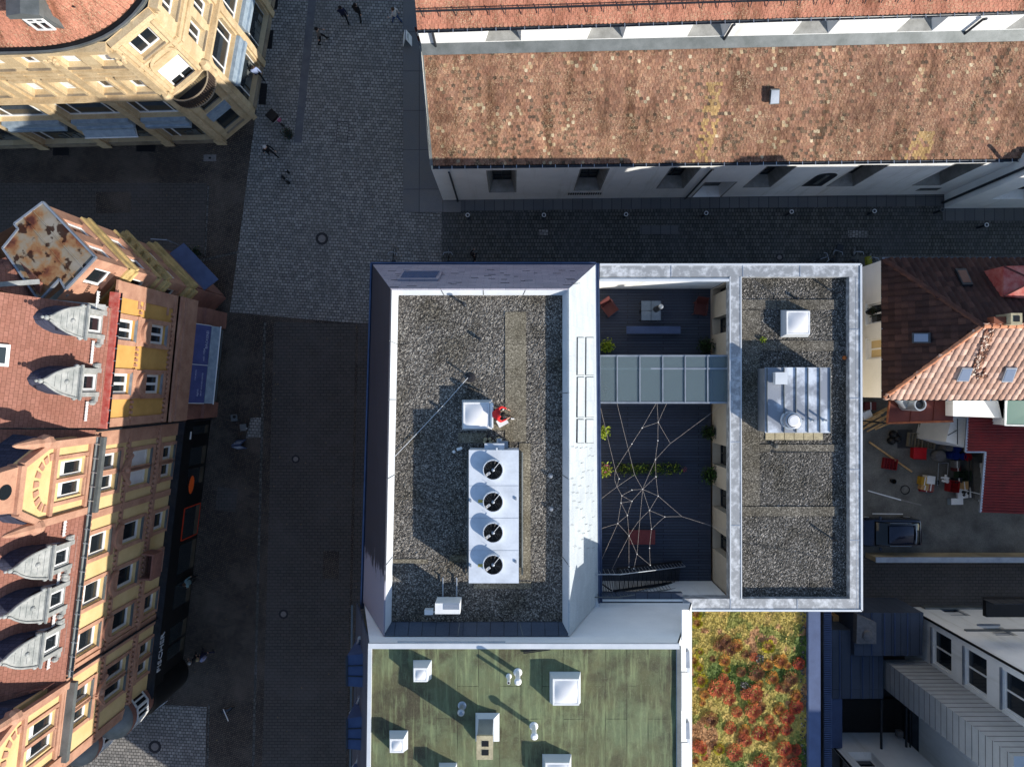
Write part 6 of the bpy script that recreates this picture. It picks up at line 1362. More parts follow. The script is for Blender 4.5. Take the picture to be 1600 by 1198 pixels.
for px, py, r, mats, l, sd, n in ((947, 541, .36, [m_leaf[1]], 'yellow-green plant by the slate wall above the glass corridor', 1, 320), (1098, 541, .42, [m_leaf[2], m_leaf[0]], 'dark green bush by the beige wall above the glass corridor', 2, 380), (941, 674, .32, [m_leaf[1]], 'yellow-green plant by the slate wall just below the glass corridor', 3, 260), (1103, 675, .36, [m_leaf[2], m_leaf[0]], 'dark green bush by the first beige pier below the corridor', 4, 320), (943, 732, .38, [m_leaf[1], m_leaf[3]], 'flowering plant with pink blooms by the slate wall', 5, 330), (1106, 740, .48, [m_leaf[0], m_leaf[2]], 'spreading green bush by the second beige pier', 6, 420), (941, 607, .28, [m_leaf[0], m_leaf[3]], 'plant with a pink bloom half under the glass corridor', 7, 200)): potted(px, py, ZD, r, mats, l, sd, .5, n, .075, gp)
t = thing('planter_box', 'long planter box of leafy herbs across the deck under the ropes', 'planter', P(1012, 731, ZD)); MB().box((0, 0, .2), (3.1, .42, .4)).build('box', m_pot, t, local=True)
m = MB(); rnd = random.Random(12)
for k in range(900): m.cur = rnd.choice([0, 0, 1, 2]); x = rnd.uniform(-1.55, 1.55); leafball(m, (x, rnd.uniform(-.2, .2), .55 + .1 * math.sin(x * 5)), .22, 1, .07, 1, rnd)
m.build('foliage', [m_leaf[0], m_leaf[1], m_leaf[2]], t, local=True)
m = MB(); leafball(m, (1.75, 0, .5), .14, 60, .05); m.build('pink_flowers', m_leaf[3], t, local=True)
# rope net strung over the court
ZN = 11.5
z4 = lambda x, y: P(800 + x / 3.9925, 600 + y / 3.9925, ZN)
ND = dict(a=(905, 110), b=(655, 120), c=(965, 120), d=(548, 130), e=(1305, 135), f=(912, 238), g=(812, 273), h=(748, 373), i=(910, 352), j=(988, 370), k=(895, 470), l=(645, 535), m=(765, 565), n=(898, 577), o=(640, 595), p=(668, 590), q=(815, 655), r=(748, 660), s=(655, 640), t=(685, 695), u=(912, 697), v=(748, 730), w=(680, 740), x=(858, 787), y=(720, 818), z=(953, 827), A=(1060, 825), B=(1358, 920), Cc=(870, 903), D=(660, 868), E=(543, 905), F=(730, 945), G=(543, 725), H=(780, 1060), I=(858, 1022), J=(862, 1128), K=(552, 1110), L=(615, 1170), M=(730, 1140), O=(760, 1150), Q=(785, 860))
ED = 'a-g g-h h-l g-f a-f c-f f-i i-k f-j e-j j-k k-q k-n n-u n-q b-m m-q d-l l-o o-s s-t l-p p-s m-s s-G q-r r-t q-v v-t v-w w-t w-y v-y q-u q-x u-x u-A A-z z-x z-Cc x-Cc A-B Cc-I I-J x-Q Q-F q-H y-F y-D D-E D-F w-D D-K F-L F-M F-H H-J H-O'.split()
t = thing('rope_net', 'web of white ropes with small bulbs strung over the deck court', 'rope net', z4(815, 655)); rp = Vector(t.location); m = MB()
for e in ED:
    a, b2 = e.split('-'); A_, B_ = z4(*ND[a]) - rp, z4(*ND[b2]) - rp; mid_ = (A_ + B_) / 2 - Vector((0, 0, .03)); m.tube([A_, mid_, B_], .0065, 5)
m.build('ropes', m_rope, t, local=True)
for k in 'f g h i k n p r q t u v w x z D F I J O Cc H y M'.split(): MB().ball(z4(*ND[k]) - rp - Vector((0, 0, .02)), .03, 8, 6).build('bulb', m_frame, t, smooth='all', local=True)
# the person in red crouching beside the open rooflight
Jc = {'pelvis': (0, -.12, .42), 'belly': (0, -.02, .56), 'chest': (0, .14, .74), 'neck': (0, .26, .88), 'head': (0, .33, .95), 'crown': (0, .38, 1.06), 'hipl': (-.11, -.1, .4), 'hipr': (.11, -.1, .4), 'kneel': (-.2, .28, .46), 'kneer': (.2, .3, .44), 'anklel': (-.16, .2, .08), 'ankler': (.2, .62, .1), 'toel': (-.18, .36, .05), 'toer': (.21, .78, .07), 'shl': (-.19, .12, .8), 'shr': (.19, .12, .8), 'ell': (-.3, .26, .6), 'elr': (.3, .24, .6), 'wrl': (-.22, .46, .55), 'wrr': (.2, .46, .52), 'palml': (-.18, .53, .54), 'palmr': (.16, .53, .5)}
person(P(774, 646, ZG + .06), -PI / 2, 'person in a red jacket with white shoes crouching by the open rooflight', 'red', 'black', 'dark', shoe='wshoe', J=Jc)
solo('bag', MB().box((0, 0, .08), (.42, .3, .16)), m_frame, 'white bag lying beside the person in red', 'bag', P(785, 659, ZG + .08), rz=.5)
# ------------------------------------------------------------------ the green roofed house and the planted roof
gh = thing('green_roof_house', 'house with a mossy green felt flat roof and slate dormers to the street', 'building', (0, -20, 0))
ZT2, ZB2 = 17.5, 12.0
gx = lambda px, z: P(px, 600, z).x
YN, YS = -10.02, -34.0
tw, te = P(578, 1003, ZT2).x, P(1059, 1003, ZT2).x; bw, be = -6.95, 8.25
m = MB(); m.hexa([(bw, YS, 0), (be, YS, 0), (be, YN, 0), (bw, YN, 0)], [(bw, YS, ZB2), (be, YS, ZB2), (be, YN, ZB2), (bw, YN, ZB2)]); m.build('walls', m_tan, gh)
m = MB(); m.face([(bw, YN, ZB2), (be, YN, ZB2), (te, YN, ZT2), (tw, YN, ZT2)][::-1]); m.build('north_gable', m_plain, gh)
m = MB(); m.box((tw + .6, YN + .03, 16.9), (.12, .03, 1.0)); 
skew = .35
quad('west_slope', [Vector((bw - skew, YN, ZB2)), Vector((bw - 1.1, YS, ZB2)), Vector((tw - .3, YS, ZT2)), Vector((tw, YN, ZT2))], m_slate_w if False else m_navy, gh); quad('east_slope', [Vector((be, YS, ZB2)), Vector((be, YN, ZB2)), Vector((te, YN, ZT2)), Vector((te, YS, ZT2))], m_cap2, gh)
m = MB(); nx, ny = 70, 120
def hz(x, y): return ZT2 - .06 + .03 * noise.noise((x * .9, y * .9, 3)) + .018 * noise.noise((x * 2.6, y * 1.2, 8))
vs = [[Vector((tw + .05 + (te - tw - .1) * i / nx, YS + (YN - .08 - YS) * j / ny, 0)) for i in range(nx + 1)] for j in range(ny + 1)]
for r in vs:
    for v in r: v.z = hz(v.x, v.y)
for j in range(ny):
    for i in range(nx): m.face([vs[j][i], vs[j][i + 1], vs[j + 1][i + 1], vs[j + 1][i]])
m.build('felt_roof', m_green, gh, smooth='all')
m = MB(); m.box(((tw + te) / 2, YN + .02, ZT2 + .01), (te - tw + .1, .2, .14)); o = m.build('parapet', m_cap2, gh); m = MB(); m.hexa([(tw - .34, YS, ZT2 - .1), (tw - .2, YS, ZT2 - .1), (tw + .08, YN, ZT2 - .1), (tw - .06, YN, ZT2 - .1)], [(tw - .34, YS, ZT2 + .06), (tw - .2, YS, ZT2 + .06), (tw + .08, YN, ZT2 + .06), (tw - .06, YN, ZT2 + .06)]); m.build('roof_edge', m_cap2, gh)
m = MB(); m.box((te + .04, (YN + YS) / 2, ZT2 - .02), (.16, YN - YS, .12)); m.build('roof_edge', m_zincd, gh)
m = MB(); a = P(622, 999, ZT2 - .3); b2 = P(790, 999, ZT2 - .3); m.box(((a.x + b2.x) / 2, YN + .1, ZT2 - .12), (b2.x - a.x, .1, .1)); m.build('drip_edge', m_cap2, gh)
# gutter and snow rail along the street, dark dormers
m = MB(); m.bar((-7.5, YN - .1, ZB2 + .0), (-7.75, YS, ZB2), .09, .12); m.build('gutter', m_zincd, gh)
for py in (1047, 1145, 1243):
    z0 = 15.0; q = [P(x, y, 15.0) for x, y in ((542, py + 24), (574, py + 27), (574, py - 27), (542, py - 23))]; m = MB(); m.hexa([p - Vector((0, 0, 2.4)) for p in q], q); o = m.build('dormer', m_bench, gh)
    m = MB()
    for f in (.33, .66): m.bar(q[0].lerp(q[3], f) + Vector((-.02, 0, .02)), q[1].lerp(q[2], f) + Vector((0, 0, .02)), .04, .04)
    m.bar(q[0], q[3], .08, .08); m.build('seam', m_dkmet, o)
for py in (1008, 1100, 1190):
    m = MB(); pts = [P(548 + 14 * math.sin(k / 6 * PI * .5), py + 14 - 26 * k / 6, 13.2 + .12 * k) for k in range(7)]; m.tube(pts, .09, 8); m.build('scroll_bracket', m_zinc, gh, smooth=True)
# east dormers: white fronts with grey lids
for py in (1030, 1141):
    q = [P(x, y, 14.6) for x, y in ((1062, py + 13), (1078, py + 13), (1077, py - 13), (1062, py - 10))]; m = MB(); m.hexa([p - Vector((0, 0, 2.5)) for p in q], q); o = m.build('dormer', m_zinc, gh)
    m = MB(); m.box(((q[0].x + q[1].x) / 2 + .02, q[0].y - .3, 13.2), (q[1].x - q[0].x + .1, .5, 2.2)); m.build('front', m_cap2, o)
for y0, y1 in ((952, 1000), (1050, 1110), (1160, 1230)):
    fr = raised('roof_window', [(1064, y1), (1075, y1), (1074, y0), (1064, y0)], [Vector((be, YS, ZB2)), Vector((be, YN, ZB2)), Vector((te, YN, ZT2)), Vector((te, YS, ZT2))], gh, m_frame, .05); m = MB(); m.bar(P(1075, y1, 12.6), P(1075, y0, 12.6), .1, .1); m.build('blind', m_dkmet, fr)
# chimney, rooflights and vents on the green roof
t = thing('chimney', 'square chimney with two flue holes on the green roof', 'chimney', P(757.5, 1166, ZT2 + 1.5) - Vector((0, 0, 1.5)), .0)
MB().box((0, .02, .74), (.56, .8, 1.48)).build('shaft', m_zinc, t, local=True); m = MB(); m.box((0, 0, 1.53), (.6, .86, .1)); o = m.build('cap', m_slab, t, local=True)
for y in (-.17, .15): MB().box((0.02, y, 1.585), (.25, .2, .012)).build('flue', m_black, o, local=True)
MB().hexa([(-.42, -.55, 0), (.5, -.55, 0), (.5, .55, 0), (-.42, .55, 0)], [(-.3, -.43, .25), (.3, -.43, .25), (.3, .43, .25), (-.3, .43, .25)]).build('upstand', m_cap2, t, local=True)
zf = ZT2 - .05
rooflight(883, 1073, 1.0, zf, .4, 'large opal rooflight on the green roof, upper one'); rooflight(870, 1200, .92, zf, .4, 'large opal rooflight cut by the bottom edge of the picture')
rooflight(660, 1045, .52, zf, .5, 'small rooflight on a tall curb near the chimney shadow tip', shape=.6); rooflight(623, 1155, .52, zf, .42, 'small rooflight near the street edge of the green roof', shape=.6); rooflight(700, 1205, .5, zf, .5, 'small rooflight at the bottom edge left of the chimney', shape=.6)
vg = 'vent pipes on the green roof'
vent(809, 1050, zf, .09, .78, 'tall white cowled vent in a pair on the green roof', True, m_frame, vg); vent(795, 1056, zf, .06, .62, 'open white vent pipe in a pair on the green roof', False, m_frame, vg); vent(722, 1102, zf, .09, .5, 'cowled vent standing in the chimney shadow', True, m_zinc, vg); vent(834, 1134, zf, .09, .72, 'white cowled vent alone right of the chimney', True, m_frame, vg)
m = MB()
for k in range(3): m.bar((-.5, .05 * k, .04), (.55, .06 + .05 * k, .04), .03, .03)
solo('iron_bars', m, m_steel, 'bundle of dark iron bars lying at the green roof parapet', 'bars', P(838, 1018, zf), rz=.08)
m = MB(); [m.box((x, y, .02), (.02, .02, .02)) for x, y in ((0, 0),)]
# ------------------------------------------------------------------ planted roof
ph = thing('planted_roof_house', 'low building with a sedum planted roof behind grey parapet', 'building', (11, -18, 0)); ZS = 11.3
xs0, xs1 = be - .3, P(1258, 0, ZS).x; ys1 = Yc1 + .3
m = MB(); m.prism([(xs0 + .35, YS), (xs1 + .3, YS), (xs1 + .3, ys1 - .35), (xs0 + .35, ys1 - .35)], 0, ZS - .15); m.build('walls', m_tan, ph)
m = MB(); m.box((xs1 + .28, (ys1 + YS) / 2, ZS - .1), (.56, ys1 - YS - .7, .7)); m.build('parapet', m_zincd if False else m_bench, ph)
nx, ny = 90, 150; m = MB(); rnd = random.Random(21)
mounds = []; random.seed(77)
for k in range(120):
    x = rnd.uniform(xs0 + .5, xs1 - .2); y = rnd.uniform(-23.5, ys1 - .6); r = rnd.uniform(.14, .3)
    mounds.append((x, y, r))
PM = [(1087, 958, .3), (1088, 972, .3), (1125, 1007, .34), (1140, 1012, .36), (1133, 1000, .3), (1151, 1008, .3), (1200, 1009, .32), (1182, 1050, .4), (1220, 1032, .34), (1199, 1038, .28), (1207, 1059, .32), (1235, 1060, .36), (1178, 1082, .42), (1120, 1075, .42), (1138, 1074, .34), (1140, 1092, .32), (1110, 1123, .36), (1141, 1137, .3), (1152, 1112, .26), (1165, 1156, .3), (1186, 1145, .36), (1208, 1140, .3), (1230, 1120, .36), (1228, 1140, .26), (1245, 1086, .28), (1244, 1103, .34), (1225, 1168, .36), (1243, 1171, .3), (1240, 1193, .36), (1148, 1175, .4), (1190, 1190, .38), (1086, 1037, .22), (1092, 1043, .22), (1135, 1045, .24), (1095, 1062, .36), (1130, 1060, .26), (1177, 1108, .4), (1090, 1165, .3)]
def gz(x, y): return ZS + .06 * noise.noise((x * 1.3, y * 1.3, 4)) + .05 * noise.noise((x * 4, y * 4, 1)) + .03 * noise.noise((x * 11, y * 11, 6))
def scol(x, y):
    n1 = noise.noise((x * .7, y * .7, 2)); n2 = noise.noise((x * 2.2, y * 2.2, 7)); n3 = noise.noise((x * 6, y * 6, 11)); n4 = noise.noise((x * .45 + 3, y * .45, 5))
    a = C(160, 142, 72) if n1 + n2 * .5 > -.05 else C(122, 122, 58)
    if n2 + n3 * .5 > .28: a = C(176, 150, 84)
    if n4 + n2 * .4 > .22: a = C(160, 118, 80)
    if n1 < -.3: a = C(82, 98, 42)
    k = 1 + .3 * n3; return (a[0] * k, a[1] * k, a[2] * k, 1)
g = [[Vector((xs0 + (xs1 - xs0) * i / nx, YS + 8 + (ys1 - YS - 8) * j / ny, 0)) for i in range(nx + 1)] for j in range(ny + 1)]
for r in g:
    for v in r: v.z = gz(v.x, v.y)
for j in range(ny):
    for i in range(nx): m.ct = scol(g[j][i].x, g[j][i].y); m.face([g[j][i], g[j][i + 1], g[j + 1][i + 1], g[j + 1][i]])
for k in range(16000):
    x, y = rnd.uniform(xs0 + .05, xs1 - .05), rnd.uniform(-24.5, ys1 - .1); c = scol(x, y); kk = rnd.uniform(.55, 1.5); m.ct = (c[0] * kk, c[1] * kk, c[2] * kk, 1)
    a = rnd.random() * 6.28; s1 = rnd.uniform(.03, .07); v = Vector((math.cos(a), math.sin(a), rnd.uniform(.2, 1.4))) * s1; w_ = Vector((-math.sin(a), math.cos(a), 0)) * s1 * .4; c0 = Vector((x, y, gz(x, y)))
    m.face([c0 - w_, c0 + w_, c0 + v + w_ * .6, c0 + v - w_ * .6])
m_sedum = ATTR('sedum_leaves', .7, .4, 30)
tag(m.build('sedum_carpet', m_sedum, None), 'low green and brown sedum carpet covering the planted roof', 'ground cover', kind='stuff')
def mound(seed, ring, cen):
    rnd = random.Random(seed); m = MB()
    for k in range(260):
        r = rnd.random() ** .5; a = rnd.random() * 6.28; h = .55 * math.sqrt(max(0, 1 - r * r)); c0 = Vector((r * math.cos(a), r * math.sin(a), h)); f = max(0, min(1, (r - .35) / .5)) 
        col = [cen[i] * (1 - f) + ring[i] * f for i in range(3)]; kk = rnd.uniform(.65, 1.35); m.ct = (col[0] * kk, col[1] * kk, col[2] * kk, 1)
        out = Vector((math.cos(a), math.sin(a), .7)) * rnd.uniform(.12, .2); w_ = Vector((-math.sin(a), math.cos(a), 0)) * rnd.uniform(.05, .09)
        m.face([c0 - w_ - out * .3, c0 + w_ - out * .3, c0 + out + w_ * .5, c0 + out - w_ * .5])
    return m
kinds = [('yellow ringed sedum cushion with a dark heart', C(196, 186, 40), C(116, 70, 34)), ('orange sedum cushion with a dark heart', C(222, 156, 70), C(126, 66, 36)), ('coral red sedum cushion', C(220, 124, 78), C(150, 64, 44)), ('deep red sedum cushion', C(196, 84, 54), C(120, 42, 34)), ('brown faded sedum cushion', C(160, 108, 66), C(90, 54, 38))]
src = []
for i, (l, a, b2) in enumerate(kinds): src.append(None)
def kindof(px, py):
    if px != int(px): return random.choice((1, 1, 4, 0, 2, 4) if px < 1180 else (1, 2, 1, 3, 4))
    if py < 985 or (px, py) in ((1200, 1009),): return 0
    if (px, py) in ((1207, 1059), (1199, 1038), (1086, 1037), (1095, 1062), (1092, 1043), (1135, 1045)): return 1 if px > 1190 else 0
    if px > 1180 and py > 1100: return 3
    if (px, py) in ((1125, 1007), (1140, 1012), (1133, 1000), (1182, 1050), (1178, 1108), (1235, 1060), (1110, 1123)): return 4
    return 2 if px < 1190 and py > 1050 else 1
for px, py, r in PM + [(random.uniform(1082, 1250), random.uniform(1015, 1195), random.uniform(.16, .3)) for _ in range(46)]:
    p = P(px, py, ZS + .05); k = kindof(px, py)
    if src[k] is None:
        o = solo('sedum_cushion', mound(k + 3, kinds[k][1], kinds[k][2]), m_sedum, kinds[k][0] + ' on the planted roof', 'plant', p, 'sedum cushions, ' + kinds[k][0]); src[k] = o
    else: o = dup(src[k], p, random.random() * 6)
    o.location = (p.x, p.y, gz(p.x, p.y) - .03); s1 = r * .95; o.scale = (s1, s1, s1 * .9)
m = MB(); rnd = random.Random(8)
for px, py in ((1186, 1028), (1163, 1071)):
    for k in range(26): p = P(px + rnd.uniform(-6, 6), py + rnd.uniform(-6, 6), ZS); m.ball((p.x, p.y, gz(p.x, p.y) + .03), rnd.uniform(.03, .06), 6, 4)
for k in range(150): y = rnd.uniform(-24, ys1 - .6); m.ball((xs1 - rnd.uniform(.02, .28), y, gz(xs1 - .1, y) + .02), rnd.uniform(.03, .06), 5, 3)
tag(m.build('pebble_strip', m_grav2, None), 'grey pebbles along the planted roof edge and in two bare spots', 'gravel', kind='stuff')
# ------------------------------------------------------------------ tiled house on the right
th = thing('tiled_house', 'cream house with a hipped clay tile roof, lit pantiles to the south', 'house', (24, 3, 0))
ZV, ZA = 10.2, 13.3
W0, N0_, S0_ = P(1380, 600, ZV).x, P(1400, 405, ZV).y, P(1400, 622, ZV).y
AP = P(1535, 509, ZA); XE = 62.0; RE = Vector((XE, AP.y, ZA))  # house stretched east out of view to keep the alley in shade
nwc, swc, nec, sec = Vector((W0, N0_, ZV)), Vector((W0, S0_, ZV)), Vector((XE, N0_, ZV)), Vector((XE, S0_, ZV))
def pantiles(name, eave0, eave1, poly, tw, thh, par, tint, seed):
    """curved tiles in columns from the eave line up, kept inside the roof outline"""
    u = (eave1 - eave0).normalized(); c = sum(poly, Vector()) / len(poly); n_ = u.cross(c - eave0).normalized()
    if n_.z < 0: n_ = -n_
    v = n_.cross(u)
    if v.z < 0: v = -v
    P2 = [((p - eave0).dot(u), (p - eave0).dot(v)) for p in poly]
    def inside(x, y):
        r = False
        for (x0, y0), (x1, y1) in zip(P2, P2[1:] + P2[:1]):
            if (y0 > y) != (y1 > y) and x < (x1 - x0) * (y - y0) / (y1 - y0) + x0: r = not r
        return r
    rnd = random.Random(seed); m = MB(); L = max(p[0] for p in P2); H = max(p[1] for p in P2); x_0 = min(p[0] for p in P2)
    m.ct = tint(rnd); m.face([p - n_ * .01 for p in poly])
    prof = [(0, .0), (.12, .035), (.3, .06), (.5, .062), (.68, .04), (.8, .012), (1.0, .0)]
    for i in range(int((L - x_0) / tw) + 1):
        for j in range(int(H / thh) + 1):
            x, y = x_0 + i * tw, j * thh
            if not inside(x + tw / 2, y + thh / 2) : continue
            m.ct = tint(rnd); jz = rnd.uniform(0, .008); jx = rnd.uniform(-.008, .008)
            lo = [eave0 + u * (x + a * tw + jx) + v * (y - .04) + n_ * (h + .034 + jz) for a, h in prof]; hi = [eave0 + u * (x + a * tw * .96 + jx) + v * (y + thh) + n_ * (h * .9 + .004) for a, h in prof]
            for k in range(len(prof) - 1): m.face([lo[k], lo[k + 1], hi[k + 1], hi[k]]); m.face([lo[k + 1], lo[k], lo[k] - n_ * .03, lo[k + 1] - n_ * .03])
    return m.build(name, m_pant, par)
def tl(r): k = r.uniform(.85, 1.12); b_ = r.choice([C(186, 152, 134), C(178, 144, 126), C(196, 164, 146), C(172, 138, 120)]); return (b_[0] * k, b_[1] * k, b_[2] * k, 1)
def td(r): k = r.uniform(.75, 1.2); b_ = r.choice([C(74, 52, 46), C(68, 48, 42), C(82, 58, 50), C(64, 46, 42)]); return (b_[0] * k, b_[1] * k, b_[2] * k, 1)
pantiles('south_slope', swc, sec, [swc, sec, RE, AP], .31, .36, th, tl, 1); pantiles('north_slope', nec, nwc, [nec, nwc, AP, RE], .31, .36, th, td, 2); pantiles('west_slope', nwc, swc, [nwc, swc, AP], .31, .3, th, td, 3)  # sun and shade sit in the tints: pale south, dark north and west
def ridge(name, a, b2, mt, par, r=.13):
    m = MB(); d = (b2 - a); n = max(1, int(d.length / .36)); 
    for k in range(n): p, q = a + d * (k / n), a + d * ((k + 1.12) / n); m.cyl(p + Vector((0, 0, .03 + .015 * (k % 2))), q + Vector((0, 0, .015)), r, 9, r * .86)
    return m.build(name, mt, par, smooth=True)
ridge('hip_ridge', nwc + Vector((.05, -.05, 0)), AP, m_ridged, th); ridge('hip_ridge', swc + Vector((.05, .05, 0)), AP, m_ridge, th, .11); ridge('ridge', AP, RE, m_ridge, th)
m = MB(); m.prism([(W0 + .3, S0_ + .3), (XE, S0_ + .3), (XE, N0_ - .3), (W0 + .3, N0_ - .3)], 0, ZV - .1); m.build('walls', m_cream2, th)
hw_ = Wall((W0 + .05, N0_ - .02, 0), (W0 + .05, S0_ + .02, 0)); 
if hw_.n.x > 0: hw_ = Wall((W0 + .05, S0_ + .02, 0), (W0 + .05, N0_ - .02, 0))
hs = []
for py in (490, 545): u, z = hw_.uz(1363, py); hs.append((u - .5, u + .5, 8.55, 10.05)); hs.append((u - .5, u + .5, 5.4, 7.0))
m = MB(); hw_.face_holes(m, 0, hw_.L, 0, ZV - .02, hs, .3); m.build('west_wall', m_cream2, th)
for i, h in enumerate(hs): window(hw_, h, .24, th, m_frame if i != 2 else m_cream2, m_glass, (1, 0), .08, m_cream2, blind=(m_cream if i == 2 else None), blind_f=.95)
potted(1356, 488, 8.6, .28, [m_leaf[2], m_bark], 'brown window box plant on the cream house wall', 31, .3, 110)
gutter(nwc + Vector((0, .05, 0)), nec + Vector((0, .05, 0)), th, .06, m_galv, 20); gutter(sec + Vector((0, -.06, 0)), swc + Vector((0, -.06, 0)), th, .06, m_zincd, 20); gutter(swc + Vector((-.04, 0, 0)), nwc + Vector((-.04, 0, 0)), th, .05, m_dkmet, 8)
SQ = [swc, sec, RE, AP]; NQ2 = [nec, nwc, AP, RE]; WQ = [nwc, swc, AP]
m_skyg = N('sky_glass').fin((.16, .2, .28, 1), .06, 0, .9)
def rwin(pix, Q, mt_f, glass, k=.16):
    fr = raised('roof_window', pix, Q, th, mt_f, .12, .06); c = (sum(p[0] for p in pix) / 4, sum(p[1] for p in pix) / 4); raised('pane', [(p[0] + (c[0] - p[0]) * k, p[1] + (c[1] - p[1]) * k) for p in pix], Q, fr, glass, .015, .18)
rwin([(1492, 592), (1511, 592), (1518, 571), (1501, 571)], SQ, m_zinc, m_skyg); rwin([(1562, 593), (1579, 593), (1587, 571), (1570, 571)], SQ, m_zinc, m_skyg)
rwin([(1518, 449), (1502, 449), (1490, 424), (1507, 424)], NQ2, m_dkmet, MAT('brown_blind', C(130, 96, 80), None, 3), .24); rwin([(1427, 536), (1456, 536), (1456, 520), (1427, 520)], WQ, m_dkmet, m_skyg, .24)
# mortar patched tiles down the south slope
rnd = random.Random(4); m = MB()
for k in range(150):
    f = rnd.random(); px, py = 1546 - 26 * f + rnd.uniform(-6, 6), 513 + 76 * f + rnd.uniform(-3, 3)
    if f > .8: px += rnd.uniform(0, 16)
    p = on_quad(SQ, px, py, .09); m.ct = rnd.choice([C(120, 84, 70), C(196, 176, 160), C(160, 120, 98), C(90, 66, 58)]); m.box(p, (rnd.uniform(.08, .2), rnd.uniform(.08, .2), .06), rnd.random(), .8)
m.build('patched_tiles', m_pant, th)
m = MB(); q = P(1565, 500, 13.6); m.box((q.x, q.y, 13.4), (.7, .3, .45)); m.build('brick_stack', MAT('brick', C(140, 82, 58), C(116, 66, 48), 5), th)
t = m = MB(); q = P(1588.5, 498, 13.9); m.box((q.x, q.y, 13.3), (.5, .5, 1.2)); o = m.build('chimney', m_slab, th); m = MB(); m.box((q.x, q.y, 13.91), (.26, .26, .02)); m.build('flue', m_black, o)
# red sheet metal dormer on the north slope
q = [P(1568, 463, 12.3), P(1640, 470, 12.3), P(1640, 414, 12.3), P(1568, 416, 12.3)]; cq = sum(q, Vector()) / 4 + Vector((0, 0, .5)); m = MB()
for k in range(4): m.face([q[k], q[(k + 1) % 4], cq]); m.face([q[k] - Vector((0, 0, 2.5)), q[(k + 1) % 4] - Vector((0, 0, 2.5)), q[(k + 1) % 4], q[k]])
o = m.build('dormer', m_red, th); m = MB(); [m.bar(q[k] + Vector((0, 0, .02)), cq + Vector((0, 0, .02)), .06, .05) for k in range(4)]; m.build('seam', m_redw, o)
# ------------------------------------------------------------------ yard buildings
sh = thing('brown_canopy', 'brown sheet metal canopy along the foot of the tiled house', 'canopy', P(1436, 640, 4.5) * 1); zc = 4.5
q = [P(x, y, zc) for x, y in ((1386, 661), (1489, 658), (1491, 616), (1391, 616))]; m = MB(); m.hexa([p - Vector((0, 0, .08)) for p in q], q); m.build('roof', m_brown, sh)
m = MB(); m.bar(q[0], q[1], .1, .12); m.bar(q[3], q[0], .08, .12); m.build('edge_trim', MAT('rusty_edge', C(150, 90, 58), C(110, 60, 44), 4), sh)
m = MB(); [m.bar(q[0].lerp(q[1], f) + Vector((0, 0, .03)), q[3].lerp(q[2], f) + Vector((0, 0, .03)), .04, .05) for f in (.35, .7)]; m.build('seam', m_brown, sh)
for p in (q[0], q[1]): MB().bar((p.x, p.y, 0), (p.x, p.y, zc - .08), .08).build('post', m_dkmet, sh)
t = thing('exhaust_duct', 'fat silver exhaust duct with an open round outlet above the brown canopy', 'duct', P(1438, 632, zc) * 1); p0 = P(1438, 632, 6.2)
m = MB(); m.lathe((p0.x, p0.y, zc + .1), [(.36, 0), (.36, 1.5), (.33, 1.62), (.27, 1.62), (.26, 1.2)], 22); m.build('outlet', m_galv, t, smooth=True)
m = MB(); m.lathe((p0.x, p0.y, zc + 1.5), [(.26, 0), (.2, .06), (.05, .08)], 18); m.build('cowl', m_dkmet, t, smooth=True)
m = MB(); m.cyl((p0.x, p0.y, zc + .6), tuple(P(1412, 630, zc + .7)), .28, 14); m.cyl(tuple(P(1414, 631, zc + .7)), tuple(P(1399, 616, zc + 1.6)), .28, 14); m.build('pipe', m_galv, t, smooth=True)
ws = thing('white_annexe', 'low white flat roofed annexe between the tiled house and the red shed', 'shed', P(1530, 640, 5))
m = MB(); m.prism([(P(x, y, 5.2).x, P(x, y, 5.2).y) for x, y in ((1489, 612), (1572, 612), (1572, 653), (1489, 650))], 0, 5.2); m.build('body', m_white, ws)
m = MB(); m.prism([(P(x, y, 3.2).x, P(x, y, 3.2).y) for x, y in ((1489, 648), (1512, 650), (1512, 700), (1478, 690), (1481, 676))], 0, 3.2); m.build('lower_wing', m_white, ws)
m = MB(); m.bar(P(1496, 654, 3.22), P(1496, 694, 3.22), .04, .02); m.bar(P(1481, 680, 3.22), P(1495, 672, 3.22), .04, .02); m.build('roof_joint', m_dkmet, ws)
sk = thing('green_rooflight', 'green tinted sloping rooflight at the right edge above the red shed', 'rooflight', P(1590, 645, 5.4)); q = [P(x, y, z) for x, y, z in ((1570, 664, 5.3), (1650, 666, 5.3), (1650, 622, 5.9), (1572, 622, 5.9))]
m = MB(); m.hexa([p - Vector((0, 0, .05)) for p in q], q); m.build('glass', N('green_glass').fin(C(70, 104, 92), .2, 0, .5), sk); m = MB(); [m.bar(q[k], q[(k + 1) % 4], .09, .09) for k in range(4)]; m.build('frame', m_frame, sk); m = MB(); m.prism([(p.x, p.y) for p in q], 0, 5.2); m.build('base', m_white, sk)
rd = thing('red_shed', 'shed with a dark red corrugated metal roof in the yard', 'shed', P(1560, 720, 0)); zr0 = 4.0
q = [P(x, y, z) for x, y, z in ((1537, 800, 3.7), (1680, 806, 3.7), (1680, 650, 4.4), (1514, 652, 4.4))]
m = MB(); n = 34
a, b2, c, d = q
pts = [(a.lerp(d, k / (n * 4)), b2.lerp(c, k / (n * 4)), .055 * math.sin(2 * PI * k / 4 + .4) if True else 0) for k in range(n * 4 + 1)]
cut = a.lerp(d, .6)
